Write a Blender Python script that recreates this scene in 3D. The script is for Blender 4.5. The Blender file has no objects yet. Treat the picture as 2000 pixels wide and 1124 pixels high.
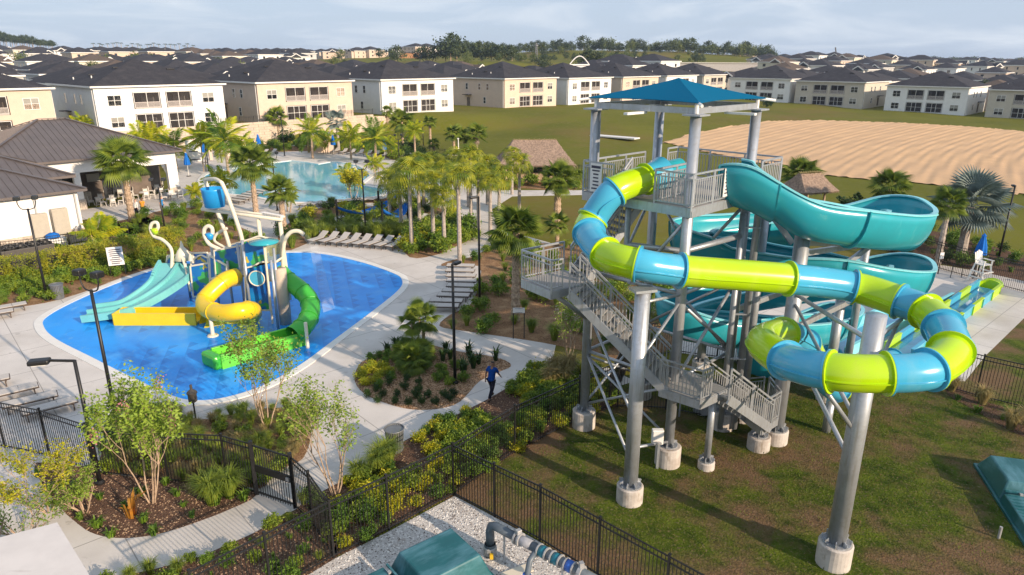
import bpy, math, random
import numpy as np
from mathutils import Vector, Matrix
from mathutils.geometry import tessellate_polygon
rnd = random.Random(7); R = math.radians; PI = math.pi
sc = bpy.context.scene; C = sc.collection
# ---------------------------------------------------------------- camera
CH = 14.0; FPX = 1360.0; TH = R(18.2); ROLL = R(0.2)
fw = Vector((0, math.cos(TH), -math.sin(TH))); u0 = Vector((0, math.sin(TH), math.cos(TH)))
rv = Vector((1, 0, 0))*math.cos(ROLL) + u0*math.sin(ROLL); uv = u0*math.cos(ROLL) - Vector((1, 0, 0))*math.sin(ROLL)
cd = bpy.data.cameras.new('camera'); cam = bpy.data.objects.new('camera', cd); C.objects.link(cam)
cam.matrix_world = Matrix(((rv.x, uv.x, -fw.x, 0), (rv.y, uv.y, -fw.y, 0), (rv.z, uv.z, -fw.z, CH), (0, 0, 0, 1)))
cd.sensor_width = 36; cd.lens = FPX/2000*36; cd.clip_start = .1; cd.clip_end = 9000; sc.camera = cam
# ---------------------------------------------------------------- sun and sky
SUN_AZ = 130.5; SUN_EL = 20.0
sd = Vector((math.sin(R(SUN_AZ))*math.cos(R(SUN_EL)), math.cos(R(SUN_AZ))*math.cos(R(SUN_EL)), math.sin(R(SUN_EL))))
sl = bpy.data.lights.new('sun', 'SUN'); sl.energy = 4.6; sl.angle = R(.6); sl.color = (1, .80, .60)
so = bpy.data.objects.new('sun', sl); C.objects.link(so); so.rotation_euler = sd.to_track_quat('Z', 'Y').to_euler()
W = bpy.data.worlds.new('World'); sc.world = W; W.use_nodes = True; nt = W.node_tree; N = nt.nodes; LK = nt.links
N.clear()
def wn(t, **k):
    n = N.new(t)
    for a, b in k.items(): setattr(n, a, b)
    return n
sky = wn('ShaderNodeTexSky', sky_type='NISHITA', sun_disc=False, sun_elevation=R(SUN_EL), sun_rotation=R(SUN_AZ), air_density=1.0, dust_density=1.2, ozone_density=3.0)
tc = wn('ShaderNodeTexCoord'); sep = wn('ShaderNodeSeparateXYZ'); LK.new(tc.outputs['Generated'], sep.inputs[0])
zadd = wn('ShaderNodeMath', operation='ADD'); zadd.inputs[1].default_value = .12; LK.new(sep.outputs[2], zadd.inputs[0])
dx = wn('ShaderNodeMath', operation='DIVIDE'); dy = wn('ShaderNodeMath', operation='DIVIDE')
LK.new(sep.outputs[0], dx.inputs[0]); LK.new(zadd.outputs[0], dx.inputs[1]); LK.new(sep.outputs[1], dy.inputs[0]); LK.new(zadd.outputs[0], dy.inputs[1])
cmb = wn('ShaderNodeCombineXYZ'); LK.new(dx.outputs[0], cmb.inputs[0]); LK.new(dy.outputs[0], cmb.inputs[1])
nz = wn('ShaderNodeTexNoise'); nz.inputs['Scale'].default_value = .8; nz.inputs['Detail'].default_value = 7; nz.inputs['Roughness'].default_value = .55; nz.inputs['Distortion'].default_value = .6
LK.new(cmb.outputs[0], nz.inputs['Vector'])
cr = wn('ShaderNodeMapRange'); cr.inputs[1].default_value = .40; cr.inputs[2].default_value = .70; cr.inputs[3].default_value = .85; cr.inputs[4].default_value = 1.0
LK.new(nz.outputs[0], cr.inputs[0])
hz0 = wn('ShaderNodeMapRange'); hz0.inputs[1].default_value = .02; hz0.inputs[2].default_value = .5; hz0.inputs[3].default_value = 1.; hz0.inputs[4].default_value = .88; LK.new(sep.outputs[2], hz0.inputs[0])
ml = wn('ShaderNodeMath', operation='MULTIPLY'); LK.new(cr.outputs[0], ml.inputs[0]); LK.new(hz0.outputs[0], ml.inputs[1])
mx = wn('ShaderNodeMix', data_type='RGBA'); LK.new(ml.outputs[0], mx.inputs[0]); LK.new(sky.outputs[0], mx.inputs[6])
cc = wn('ShaderNodeMix', data_type='RGBA'); cc.inputs[6].default_value = (4.85, 5.75, 7.1, 1); cc.inputs[7].default_value = (6.3, 6.9, 7.7, 1); cf = wn('ShaderNodeMapRange'); cf.inputs[1].default_value = .46; cf.inputs[2].default_value = .66; LK.new(nz.outputs[0], cf.inputs[0]); LK.new(cf.outputs[0], cc.inputs[0]); LK.new(cc.outputs[2], mx.inputs[7])
bg = wn('ShaderNodeBackground'); bg.inputs[1].default_value = .09; LK.new(mx.outputs[2], bg.inputs[0])
wo = wn('ShaderNodeOutputWorld'); LK.new(bg.outputs[0], wo.inputs[0])
sc.view_settings.view_transform = 'Standard'; sc.view_settings.look = 'None'; sc.view_settings.exposure = 0.45; sc.view_settings.gamma = 1
sc.view_settings.use_curve_mapping = False
try:
    sc.cycles.max_bounces = 6; sc.cycles.transparent_max_bounces = 12; sc.cycles.volume_bounces = 0
    sc.cycles.caustics_reflective = False; sc.cycles.caustics_refractive = False
except Exception: pass
# ---------------------------------------------------------------- pixel helpers
def ray(u, v): return fw*FPX + rv*(u-1000) - uv*(v-562)
def G(u, v, z=0.0):
    d = ray(u, v); t = (z-CH)/d.z; return Vector((d.x*t, d.y*t, z))
def Y(u, v, y):
    d = ray(u, v); t = y/d.y; return Vector((d.x*t, y, CH+d.z*t))
def HZ(b, v):                         # height above the base of the pixel row v
    lo, hi = 0., 40.
    for _ in range(40):
        m = (lo+hi)/2; p = Vector((b.x, b.y, b.z+m)) - Vector((0, 0, CH)); vv = 562 - FPX*p.dot(uv)/p.dot(fw)
        if vv > v: lo = m
        else: hi = m
    return lo
def PX(p):
    q = Vector(p) - Vector((0, 0, CH)); d = q.dot(fw); return 1000+FPX*q.dot(rv)/d, 562-FPX*q.dot(uv)/d
# ---------------------------------------------------------------- materials
def mat(name, col, rough=.7, metal=0., var=.12, scale=3., bump=0., bscale=40., spec=.5, obj=False, col2=None, trans=0., sss=0, info=0., rng=(.35, .65), alpha=1.0, emit=0):
    if rough >= .8 and spec == .5: spec = .1
    m = bpy.data.materials.new(name); m.use_nodes = True; t = m.node_tree; n = t.nodes; l = t.links
    b = n['Principled BSDF']; b.inputs['Roughness'].default_value = rough; b.inputs['Metallic'].default_value = metal
    b.inputs['Specular IOR Level'].default_value = spec
    if alpha < 1: b.inputs['Alpha'].default_value = alpha
    if col2 is None:
        k = 1-var; col2 = tuple(c*k for c in col); ca = tuple(min(1, c*(1+var)) for c in col)
    else: ca = col
    geo = n.new('ShaderNodeNewGeometry') if not obj else n.new('ShaderNodeTexCoord')
    out = geo.outputs['Position'] if not obj else geo.outputs['Object']
    nz = n.new('ShaderNodeTexNoise'); nz.inputs['Scale'].default_value = scale; nz.inputs['Detail'].default_value = 6; nz.inputs['Roughness'].default_value = .6
    l.new(out, nz.inputs['Vector'])
    mr = n.new('ShaderNodeMapRange'); mr.inputs[1].default_value = rng[0]; mr.inputs[2].default_value = rng[1]; l.new(nz.outputs[0], mr.inputs[0])
    fac = mr.outputs[0]
    if info:
        oi = n.new('ShaderNodeObjectInfo'); ma = n.new('ShaderNodeMath'); ma.operation = 'MULTIPLY_ADD'; ma.inputs[1].default_value = info; ma.use_clamp = True
        l.new(oi.outputs['Random'], ma.inputs[0]); l.new(fac, ma.inputs[2])
        mb = n.new('ShaderNodeMath'); mb.operation = 'SUBTRACT'; mb.inputs[1].default_value = info*.5; mb.use_clamp = True
        ma.use_clamp = False; l.new(ma.outputs[0], mb.inputs[0]); fac = mb.outputs[0]
    mixn = n.new('ShaderNodeMix'); mixn.data_type = 'RGBA'; l.new(fac, mixn.inputs[0])
    mixn.inputs[6].default_value = (*ca, 1); mixn.inputs[7].default_value = (*col2, 1); l.new(mixn.outputs[2], b.inputs['Base Color'])
    if bump:
        n2 = n.new('ShaderNodeTexNoise'); n2.inputs['Scale'].default_value = bscale; n2.inputs['Detail'].default_value = 4; l.new(out, n2.inputs['Vector'])
        bp = n.new('ShaderNodeBump'); bp.inputs['Strength'].default_value = bump; bp.inputs['Distance'].default_value = .05
        l.new(n2.outputs[0], bp.inputs['Height']); l.new(bp.outputs[0], b.inputs['Normal'])
    if trans:
        tr = n.new('ShaderNodeBsdfTranslucent'); ms = n.new('ShaderNodeMixShader'); ms.inputs[0].default_value = trans
        l.new(mixn.outputs[2], tr.inputs[0]); l.new(b.outputs[0], ms.inputs[1]); l.new(tr.outputs[0], ms.inputs[2]); l.new(ms.outputs[0], n['Material Output'].inputs[0])
    m['mix'] = mixn.name
    return m
def overlay(m, scale, colr, lo, hi, detail=5, obj=False, stretch=(1, 1, 1)):   # second layer of colour over the first
    t = m.node_tree; n = t.nodes; l = t.links; mixn = n[m['mix']]; b = n['Principled BSDF']
    g = n.new('ShaderNodeNewGeometry') if not obj else n.new('ShaderNodeTexCoord')
    mp = n.new('ShaderNodeMapping'); mp.inputs['Scale'].default_value = stretch; l.new(g.outputs['Position' if not obj else 'Object'], mp.inputs[0])
    nz = n.new('ShaderNodeTexNoise'); nz.inputs['Scale'].default_value = scale; nz.inputs['Detail'].default_value = detail; nz.inputs['Roughness'].default_value = .65; l.new(mp.outputs[0], nz.inputs['Vector'])
    mr = n.new('ShaderNodeMapRange'); mr.inputs[1].default_value = lo; mr.inputs[2].default_value = hi; l.new(nz.outputs[0], mr.inputs[0])
    m2 = n.new('ShaderNodeMix'); m2.data_type = 'RGBA'; l.new(mr.outputs[0], m2.inputs[0]); l.new(mixn.outputs[2], m2.inputs[6]); m2.inputs[7].default_value = (*colr, 1)
    for lk in list(l):
        if lk.to_socket == b.inputs['Base Color']: l.remove(lk)
    l.new(m2.outputs[2], b.inputs['Base Color']); m['mix'] = m2.name
    return m
M = {}
M['lawn'] = overlay(overlay(mat('patchy lawn', (.10, .13, .014), .95, col2=(.032, .055, .007), scale=1.3, bump=.9, bscale=14), .33, (.16, .10, .055), .46, .60), 9., (.20, .15, .09), .55, .70)
M['field'] = overlay(overlay(mat('field grass', (.15, .15, .018), .95, col2=(.105, .115, .013), scale=.06, bump=.5, bscale=3), .022, (.17, .12, .04), .50, .66), 1.3, (.16, .15, .05), .5, .75)
M['concrete'] = overlay(mat('broom finished concrete', (.61, .575, .54), .85, var=.07, scale=.35, bump=.12, bscale=60), .12, (.44, .40, .355), .48, .72)
def joints(m, size, rot, colr, wdt):
    t = m.node_tree; n = t.nodes; l = t.links; mixn = n[m['mix']]; b = n['Principled BSDF']; g = n.new('ShaderNodeNewGeometry'); mp = n.new('ShaderNodeMapping'); mp.inputs['Rotation'].default_value = (0, 0, rot); l.new(g.outputs['Position'], mp.inputs[0])
    br_ = n.new('ShaderNodeTexBrick'); br_.inputs['Scale'].default_value = 1; br_.inputs['Brick Width'].default_value = size; br_.inputs['Row Height'].default_value = size; br_.inputs['Mortar Size'].default_value = wdt; br_.inputs['Mortar Smooth'].default_value = .3; br_.offset = 0
    l.new(mp.outputs[0], br_.inputs['Vector']); m2 = n.new('ShaderNodeMix'); m2.data_type = 'RGBA'; l.new(br_.outputs['Fac'], m2.inputs[0]); l.new(mixn.outputs[2], m2.inputs[6]); m2.inputs[7].default_value = (*colr, 1)
    for lk in list(l):
        if lk.to_socket == b.inputs['Base Color']: l.remove(lk)
    l.new(m2.outputs[2], b.inputs['Base Color']); m['mix'] = m2.name; return m
overlay(M['concrete'], 1.7, (.47, .44, .41), .62, .70); joints(M['concrete'], 3.1, -.73, (.33, .31, .29), .022)
M['coping'] = mat('white pool coping', (.74, .72, .68), .6, var=.04, scale=2)
M['mulch'] = overlay(mat('pine bark mulch', (.36, .22, .12), .95, col2=(.16, .09, .05), scale=14, bump=1., bscale=25), 1.2, (.42, .27, .15), .5, .7)
M['mulch_dark'] = overlay(mat('dark bark mulch', (.17, .10, .065), .95, col2=(.07, .04, .03), scale=16, bump=1., bscale=25), 30, (.33, .24, .18), .56, .66)
M['gravel'] = overlay(overlay(mat('white gravel', (.74, .71, .67), .9, col2=(.52, .48, .45), scale=14, bump=1., bscale=30), 26, (.10, .085, .075), .60, .68), 1.1, (.30, .24, .20), .58, .8)
M['sand'] = overlay(mat('graded tan sand', (.61, .405, .235), .95, var=.06, scale=.2, bump=.25, bscale=6), .05, (.55, .37, .225), .45, .7)
M['white_sand'] = mat('white sand', (.68, .64, .57), .95, var=.08, scale=2, bump=.4, bscale=5)
M['turf_strip'] = M['lawn']
M['galv'] = overlay(mat('galvanised steel', (.44, .47, .51), .42, .55, .10, 2.2, obj=True), 9, (.40, .41, .42), .5, .7, obj=True)
M['galv_dark'] = mat('plain galvanised bar', (.42, .43, .44), .5, .5, .1, 4)  # balusters and gate latch, slightly greyer steel than the posts
M['grating'] = mat('steel grating', (.36, .35, .34), .7, .3, .1, 30)
M['black'] = mat('black powder coat', (.012, .012, .013), .45, 0, .2, 6)
M['bronze'] = mat('dark bronze paint', (.02, .019, .018), .4, 0, .2, 6)
M['lime'] = mat('lime green gelcoat', (.42, .64, .006), .21, 0, .05, .5, spec=.6)
M['sky'] = mat('sky blue gelcoat', (.06, .39, .59), .21, 0, .06, .5, spec=.6)
M['teal'] = overlay(mat('teal gelcoat', (.03, .35, .43), .22, 0, .06, .4, spec=.55), .5, (.015, .42, .51), .5, .8)
M['teal_rim'] = mat('pale teal rim', (.22, .62, .70), .3, 0, .04, 1)
overlay(M['lime'], 1.4, (.47, .63, .04), .55, .75, stretch=(1, 1, .3)); overlay(M['sky'], 1.4, (.12, .43, .60), .55, .75, stretch=(1, 1, .3)); overlay(M['teal'], 2.2, (.07, .40, .46), .58, .75, stretch=(1, 1, .25)); overlay(M['galv'], 3., (.33, .33, .32), .54, .70, obj=True, stretch=(4, 4, .25))
M['canopy'] = mat('blue shade fabric', (.002, .15, .30), .8, 0, .05, 30, trans=.25)
M['white_trim'] = mat('white painted trim', (.78, .77, .74), .5, 0, .04, 3)
M['cream_pipe'] = mat('cream painted pipe', (.72, .66, .52), .4, 0, .06, 4)
M['footing'] = overlay(mat('cast concrete footing', (.52, .48, .44), .9, 0, .08, 3, bump=.1), 1.5, (.40, .35, .31), .5, .7)
overlay(M['footing'], 4, (.30, .25, .20), .55, .72, stretch=(1, 1, .5))
M['house_white'] = mat('white stucco', (.80, .79, .77), .9, 0, .03, 1)
M['house_tan'] = mat('tan stucco', (.64, .51, .41), .9, 0, .04, 1)
M['house_beige'] = mat('beige stucco', (.55, .50, .42), .9, 0, .04, 1)
M['house_grey'] = mat('pale grey stucco', (.50, .50, .49), .9, 0, .04, 1)
M['house_cream'] = mat('cream stucco', (.70, .64, .52), .9, 0, .04, 1)
M['shingle'] = overlay(mat('charcoal shingles', (.045, .045, .053), .9, 0, .25, 6, bump=.3, bscale=8), .8, (.066, .065, .072), .45, .7)
M['shingle_brown'] = mat('brown shingles', (.115, .09, .075), .9, 0, .25, 6, bump=.3, bscale=8)
M['metal_roof'] = overlay(mat('taupe metal roofing', (.135, .115, .11), .42, .25, .08, .8), .5, (.19, .155, .14), .5, .8)
M['fascia'] = mat('fascia board', (.70, .66, .60), .7, 0, .04, 2)
M['glass'] = mat('window glass', (.03, .035, .04), .08, 0, .3, 1, spec=.8)
M['blind'] = mat('window blind behind glass', (.30, .29, .26), .35, 0, .1, 1)
M['screen'] = mat('porch insect screen', (.05, .045, .045), .8, 0, .1, 3, alpha=.62)
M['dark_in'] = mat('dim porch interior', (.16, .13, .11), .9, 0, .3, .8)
M['rail_white'] = mat('white porch railing', (.62, .56, .53), .7, 0, .05, 3)
M['stone'] = mat('stacked stone veneer', (.50, .43, .36), .9, 0, .3, 5, bump=.8, bscale=9)
M['retain'] = overlay(mat('retaining wall block', (.58, .48, .38), .95, 0, .1, 1.2, bump=.5, bscale=8), .3, (.45, .40, .35), .5, .7)
M['trunk'] = mat('palm trunk', (.42, .31, .22), .95, 0, .35, 9, bump=1, bscale=14)
M['trunk_grey'] = mat('grey palm trunk', (.38, .33, .29), .95, 0, .25, 7, bump=.6, bscale=14)
M['bark'] = mat('crape myrtle bark', (.42, .31, .22), .85, 0, .25, 6, obj=True, bump=.3, bscale=20)
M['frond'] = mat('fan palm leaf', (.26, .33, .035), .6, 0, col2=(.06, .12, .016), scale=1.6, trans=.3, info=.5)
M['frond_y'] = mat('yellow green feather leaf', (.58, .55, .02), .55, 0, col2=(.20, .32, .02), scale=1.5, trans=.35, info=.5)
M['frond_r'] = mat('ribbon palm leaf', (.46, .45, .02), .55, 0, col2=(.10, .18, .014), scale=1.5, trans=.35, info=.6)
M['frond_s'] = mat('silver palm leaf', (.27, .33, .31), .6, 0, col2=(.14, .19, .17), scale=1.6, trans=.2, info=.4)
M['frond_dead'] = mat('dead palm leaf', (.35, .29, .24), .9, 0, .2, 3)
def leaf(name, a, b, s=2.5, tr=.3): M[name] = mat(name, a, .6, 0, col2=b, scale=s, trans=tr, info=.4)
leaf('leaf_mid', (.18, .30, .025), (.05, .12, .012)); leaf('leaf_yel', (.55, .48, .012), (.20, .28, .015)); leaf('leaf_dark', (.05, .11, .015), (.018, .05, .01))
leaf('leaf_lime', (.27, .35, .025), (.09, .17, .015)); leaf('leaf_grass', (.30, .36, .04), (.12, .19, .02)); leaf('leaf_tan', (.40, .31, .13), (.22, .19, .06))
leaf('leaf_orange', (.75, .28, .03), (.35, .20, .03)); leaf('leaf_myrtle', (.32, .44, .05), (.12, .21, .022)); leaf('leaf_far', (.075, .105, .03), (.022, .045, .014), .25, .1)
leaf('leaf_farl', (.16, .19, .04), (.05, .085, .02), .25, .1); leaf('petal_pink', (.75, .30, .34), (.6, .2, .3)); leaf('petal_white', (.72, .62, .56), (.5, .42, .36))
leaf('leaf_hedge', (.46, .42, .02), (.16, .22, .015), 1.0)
M['thatch'] = overlay(mat('dry thatch', (.30, .22, .17), 1, 0, .35, 5, bump=1, bscale=18), 25, (.20, .15, .12), .5, .65)
M['chair_white'] = mat('white frame chair', (.72, .68, .62), .5, 0, .05, 4)
M['sling'] = mat('grey lounger sling', (.50, .47, .44), .8, 0, .06, 10)
M['frame_bronze'] = mat('bronze lounger frame', (.09, .065, .05), .5, .2, .15, 8)
M['umb_blue'] = mat('blue umbrella fabric', (.015, .14, .50), .8, 0, .12, 6)
M['bucket'] = mat('blue bucket plastic', (.02, .32, .72), .35, 0, .05, 2)
M['yellow'] = mat('yellow gelcoat', (.80, .55, .015), .28, 0, .06, 1.5)
M['green'] = mat('green gelcoat', (.05, .42, .04), .28, 0, .08, 1.5)
M['green_l'] = mat('bright green gelcoat', (.14, .58, .05), .3, 0, .06, 1.5)
M['aqua'] = mat('pale aqua gelcoat', (.16, .49, .50), .35, 0, .06, 1.)
M['seam'] = mat('slide seam shadow line', (.05, .04, .02), .7)
M['tank'] = overlay(mat('green fibreglass tank', (.008, .10, .115), .4, 0, .1, 1.5, obj=True), .9, (.10, .25, .31), .47, .75, obj=True, stretch=(.6, 2.2, 1))  # pale overlay paints a reflection on the lid into the tank colour
M['pvc'] = mat('grey pvc pipe', (.10, .125, .15), .45, 0, .15, 5)
M['pvc_l'] = mat('light grey pvc', (.28, .29, .32), .5, 0, .15, 8)
M['teal_band'] = mat('teal pipe band', (.01, .16, .22), .4, 0, .2, 20)
M['blue_band'] = mat('blue pipe band', (.03, .12, .45), .4, 0, .2, 20)
M['valve'] = mat('grey valve casting', (.40, .40, .40), .5, .3, .15, 8)
M['brass'] = mat('yellow valve handle', (.65, .42, .02), .5, 0, .1, 5)
M['red'] = mat('red extinguisher box', (.45, .02, .015), .4, 0, .1, 4)
M['skin'] = mat('skin', (.22, .12, .08), .6, 0, .05, 10); M['skin_l'] = mat('light skin', (.55, .33, .24), .6, 0, .05, 10)
M['hair'] = mat('dark hair', (.015, .01, .008), .6); M['hair_b'] = mat('brown hair', (.16, .08, .03), .6)
M['shirt_blue'] = mat('royal blue shirt', (.006, .05, .24), .85, 0, .15, 8); M['trousers'] = mat('dark trousers', (.015, .016, .028), .85, 0, .2, 8)
M['shirt_white'] = mat('white shirt', (.72, .70, .68), .85); M['shirt_yel'] = mat('orange yellow top', (.62, .30, .05), .85); M['shorts'] = mat('dark brown shorts', (.06, .03, .02), .9)
M['shirt_cyan'] = mat('bright blue shirt', (.03, .25, .62), .85)
M['ac'] = mat('dark grey cooler housing', (.075, .068, .062), .6, .1, .1, 4); M['cabinet'] = mat('beige steel cabinet', (.44, .40, .33), .55, .1, .05, 4)
M['paper'] = mat('white notice board', (.74, .72, .69), .6, 0, .04, 4); M['ink'] = mat('dark print', (.05, .05, .08), .7)
M['red_dirt'] = mat('bare orange earth', (.50, .26, .13), .95, 0, .15, .3); M['blue_wrap'] = mat('blue house wrap', (.08, .35, .68), .8, 0, .1, 1)
M['roof_panel'] = overlay(mat('weathered white roof panel', (.66, .62, .59), .8, 0, .05, 1.5), 2.2, (.48, .43, .40), .62, .8, stretch=(.35, 3, 1))
M['steel_wall'] = mat('far warehouse wall', (.45, .43, .42), .8)
# splash pad floor: blue resin with lighter triangle print
def pad_mat():
    m = mat('blue splash pad resin', (.014, .34, .93), .32, 0, col2=(.012, .26, .80), scale=.35, spec=.2); overlay(m, .5, (.055, .36, .88), .5, .66); overlay(m, 2.2, (.12, .40, .80), .60, .72, stretch=(1, .3, 1))
    n = m.node_tree.nodes; l = m.node_tree.links; mixn = n[m['mix']]; b = n['Principled BSDF']
    g = n.new('ShaderNodeNewGeometry'); mp = n.new('ShaderNodeMapping'); mp.inputs['Scale'].default_value = (1.5, 1.5, 1.5); mp.inputs['Rotation'].default_value = (0, 0, .5); l.new(g.outputs['Position'], mp.inputs[0])
    s = n.new('ShaderNodeSeparateXYZ'); l.new(mp.outputs[0], s.inputs[0])
    def mth(op, a, b_=None):
        q = n.new('ShaderNodeMath'); q.operation = op
        for i, x in enumerate((a, b_)):
            if x is None: continue
            if isinstance(x, (int, float)): q.inputs[i].default_value = x
            else: l.new(x, q.inputs[i])
        return q.outputs[0]
    fx = mth('FRACT', s.outputs[0]); fy = mth('FRACT', s.outputs[1]); tri = mth('GREATER_THAN', mth('ADD', fx, fy), 1.0)
    par = mth('GREATER_THAN', mth('FRACT', mth('MULTIPLY', mth('ADD', mth('FLOOR', s.outputs[0]), mth('FLOOR', s.outputs[1])), .5)), .25)
    nz = n.new('ShaderNodeTexNoise'); nz.inputs['Scale'].default_value = .22; nz.inputs['Detail'].default_value = 1; l.new(g.outputs['Position'], nz.inputs['Vector'])
    msk = n.new('ShaderNodeMapRange'); msk.inputs[1].default_value = .44; msk.inputs[2].default_value = .50; l.new(nz.outputs[0], msk.inputs[0])
    f = mth('MULTIPLY', mth('MULTIPLY', mth('MULTIPLY', tri, par), msk.outputs[0]), .5)
    m2 = n.new('ShaderNodeMix'); m2.data_type = 'RGBA'; l.new(f, m2.inputs[0]); l.new(mixn.outputs[2], m2.inputs[6]); m2.inputs[7].default_value = (.006, .14, .52, 1)
    for lk in list(l):
        if lk.to_socket == b.inputs['Base Color']: l.remove(lk)
    l.new(m2.outputs[2], b.inputs['Base Color'])
    return m
M['pad'] = pad_mat()
M['pool'] = overlay(mat('turquoise pool water', (.20, .56, .70), .08, 0, col2=(.11, .46, .62), scale=.1, bump=.04, bscale=3, spec=.7), .06, (.34, .62, .70), .52, .7)
M['water_thin'] = mat('thin water film', (.10, .38, .60), .05, 0, .2, 1, spec=1.)
M['mist'] = mat('falling water sheet', (.75, .80, .85), .3, 0, .1, 4, alpha=.16)
M['mural'] = overlay(overlay(mat('underwater mural panel', (.005, .09, .40), .3, 0, col2=(.01, .22, .55), scale=.8, alpha=.93), .9, (.05, .38, .10), .56, .60, 2), 1.3, (.65, .50, .04), .64, .67, 2)
M['clear'] = mat('clear acrylic panel', (.35, .38, .20), .1, 0, .2, .8, alpha=.45)
# ---------------------------------------------------------------- mesh builder
class MB:
    def __init__(s): s.v = []; s.f = []
    def add(s, vs, fs):
        o = len(s.v); s.v += [tuple(x) for x in vs]; s.f += [tuple(i+o for i in f) for f in fs]; return s
    def box(s, c, d, rz=0.):
        cx, cy, cz = c; hx, hy, hz = d[0]/2, d[1]/2, d[2]/2; ca, sa = math.cos(rz), math.sin(rz)
        vs = [(cx+x*ca-y*sa, cy+x*sa+y*ca, cz+z) for z in (-hz, hz) for x, y in ((-hx, -hy), (hx, -hy), (hx, hy), (-hx, hy))]
        return s.add(vs, [(3, 2, 1, 0), (4, 5, 6, 7), (0, 1, 5, 4), (1, 2, 6, 5), (2, 3, 7, 6), (3, 0, 4, 7)])
    def bar(s, p, q, w, h=None):
        p = Vector(p); q = Vector(q); h = h or w; d = (q-p).normalized()
        a = d.cross(Vector((0, 0, 1)));  a = Vector((1, 0, 0)) if a.length < 1e-4 else a.normalized()
        b = a.cross(d).normalized(); vs = []
        for e in (p, q): vs += [e-a*w/2-b*h/2, e+a*w/2-b*h/2, e+a*w/2+b*h/2, e-a*w/2+b*h/2]
        return s.add(vs, [(3, 2, 1, 0), (4, 5, 6, 7), (0, 1, 5, 4), (1, 2, 6, 5), (2, 3, 7, 6), (3, 0, 4, 7)])
    def tube(s, pts, r, n=10, cap=True):
        pts = [Vector(p) for p in pts]; k = len(pts); rs = r if isinstance(r, (list, tuple)) else [r]*k; rings = []; up = None
        for i, p in enumerate(pts):
            t = (pts[min(i+1, k-1)]-pts[max(i-1, 0)]).normalized()
            if up is None:
                up = Vector((0, 0, 1)) if abs(t.z) < .95 else Vector((1, 0, 0))
            a = t.cross(up).normalized(); b = a.cross(t).normalized(); up = b
            rings.append([p + (a*math.cos(2*PI*j/n)+b*math.sin(2*PI*j/n))*rs[i] for j in range(n)])
        vs = [v for rg in rings for v in rg]; fs = []
        for i in range(k-1):
            for j in range(n): a0 = i*n+j; a1 = i*n+(j+1) % n; fs.append((a0, a0+n, a1+n, a1))
        if cap: fs.append(tuple(range(n))); fs.append(tuple(reversed(range((k-1)*n, k*n))))
        return s.add(vs, fs)
    def lathe(s, prof, n=16, c=(0, 0, 0)):
        vs = [(c[0]+r*math.cos(2*PI*j/n), c[1]+r*math.sin(2*PI*j/n), c[2]+z) for r, z in prof for j in range(n)]; fs = []
        for i in range(len(prof)-1):
            for j in range(n): a0 = i*n+j; a1 = i*n+(j+1) % n; fs.append((a0, a1, a1+n, a0+n))
        fs.append(tuple(reversed(range(n)))); fs.append(tuple(range((len(prof)-1)*n, len(prof)*n)))
        return s.add(vs, fs)
    def prism(s, poly, z0, z1):
        n = len(poly); tri = tessellate_polygon([[Vector((x[0], x[1], 0)) for x in poly]])
        vs = [(p[0], p[1], z0) for p in poly]+[(p[0], p[1], z1) for p in poly]
        ar = sum(poly[i][0]*poly[(i+1) % n][1]-poly[(i+1) % n][0]*poly[i][1] for i in range(n))
        fs = []
        for t in tri:
            a, b, c = t; pa, pb, pc = poly[a], poly[b], poly[c]
            if (pb[0]-pa[0])*(pc[1]-pa[1])-(pb[1]-pa[1])*(pc[0]-pa[0]) < 0: b, c = c, b
            fs.append((a+n, b+n, c+n)); fs.append((c, b, a))
        for i in range(n):
            j = (i+1) % n; fs.append((i, j, j+n, i+n) if ar > 0 else (j, i, i+n, j+n))
        return s.add(vs, fs)
    def build(s, name, m, parent=None, smooth=False, label=None, cat=None, group=None, kind=None, loc=None, solid=0, bevel=0):
        me = bpy.data.meshes.new(name); me.from_pydata(s.v, [], s.f); me.materials.append(M[m] if isinstance(m, str) else m)
        if smooth: me.shade_smooth()
        o = bpy.data.objects.new(name, me); C.objects.link(o)
        if parent is not None: o.parent = parent
        if loc is not None: o.location = loc
        if solid: md = o.modifiers.new('s', 'SOLIDIFY'); md.thickness = solid
        if bevel: md = o.modifiers.new('b', 'BEVEL'); md.width = bevel; md.segments = 2; md.limit_method = 'ANGLE'
        tag(o, label, cat, group, kind); return o
def tag(o, label=None, cat=None, group=None, kind=None):
    if label: o['label'] = label
    if cat: o['category'] = cat
    if group: o['group'] = group
    if kind: o['kind'] = kind
    return o
def thing(name, label, cat, loc=(0, 0, 0), rz=0., group=None, scale=None):
    o = bpy.data.objects.new(name, None); C.objects.link(o); o.location = loc; o.rotation_euler = (0, 0, rz); o.empty_display_size = .3
    if scale: o.scale = (scale,)*3 if isinstance(scale, (int, float)) else scale
    return tag(o, label, cat, group)
def inst(name, me, parent=None, loc=(0, 0, 0), rot=(0, 0, 0), scale=None):
    o = bpy.data.objects.new(name, me); C.objects.link(o); o.location = loc; o.rotation_euler = rot
    if parent is not None: o.parent = parent
    if scale: o.scale = (scale,)*3 if isinstance(scale, (int, float)) else scale
    return o
KIDS = {}
def copy_tree(src, loc=None, rz=None, label=None, scale=None, parent=None):
    c = src.copy(); C.objects.link(c)
    if parent is not None: c.parent = parent
    if src not in KIDS: KIDS[src] = [k for k in src.children]
    for ch in KIDS[src]: copy_tree(ch, parent=c)
    if loc is not None: c.location = loc
    if rz is not None: c.rotation_euler = (0, 0, rz)
    if scale: c.scale = (scale,)*3
    if label: c['label'] = label
    return c
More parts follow.
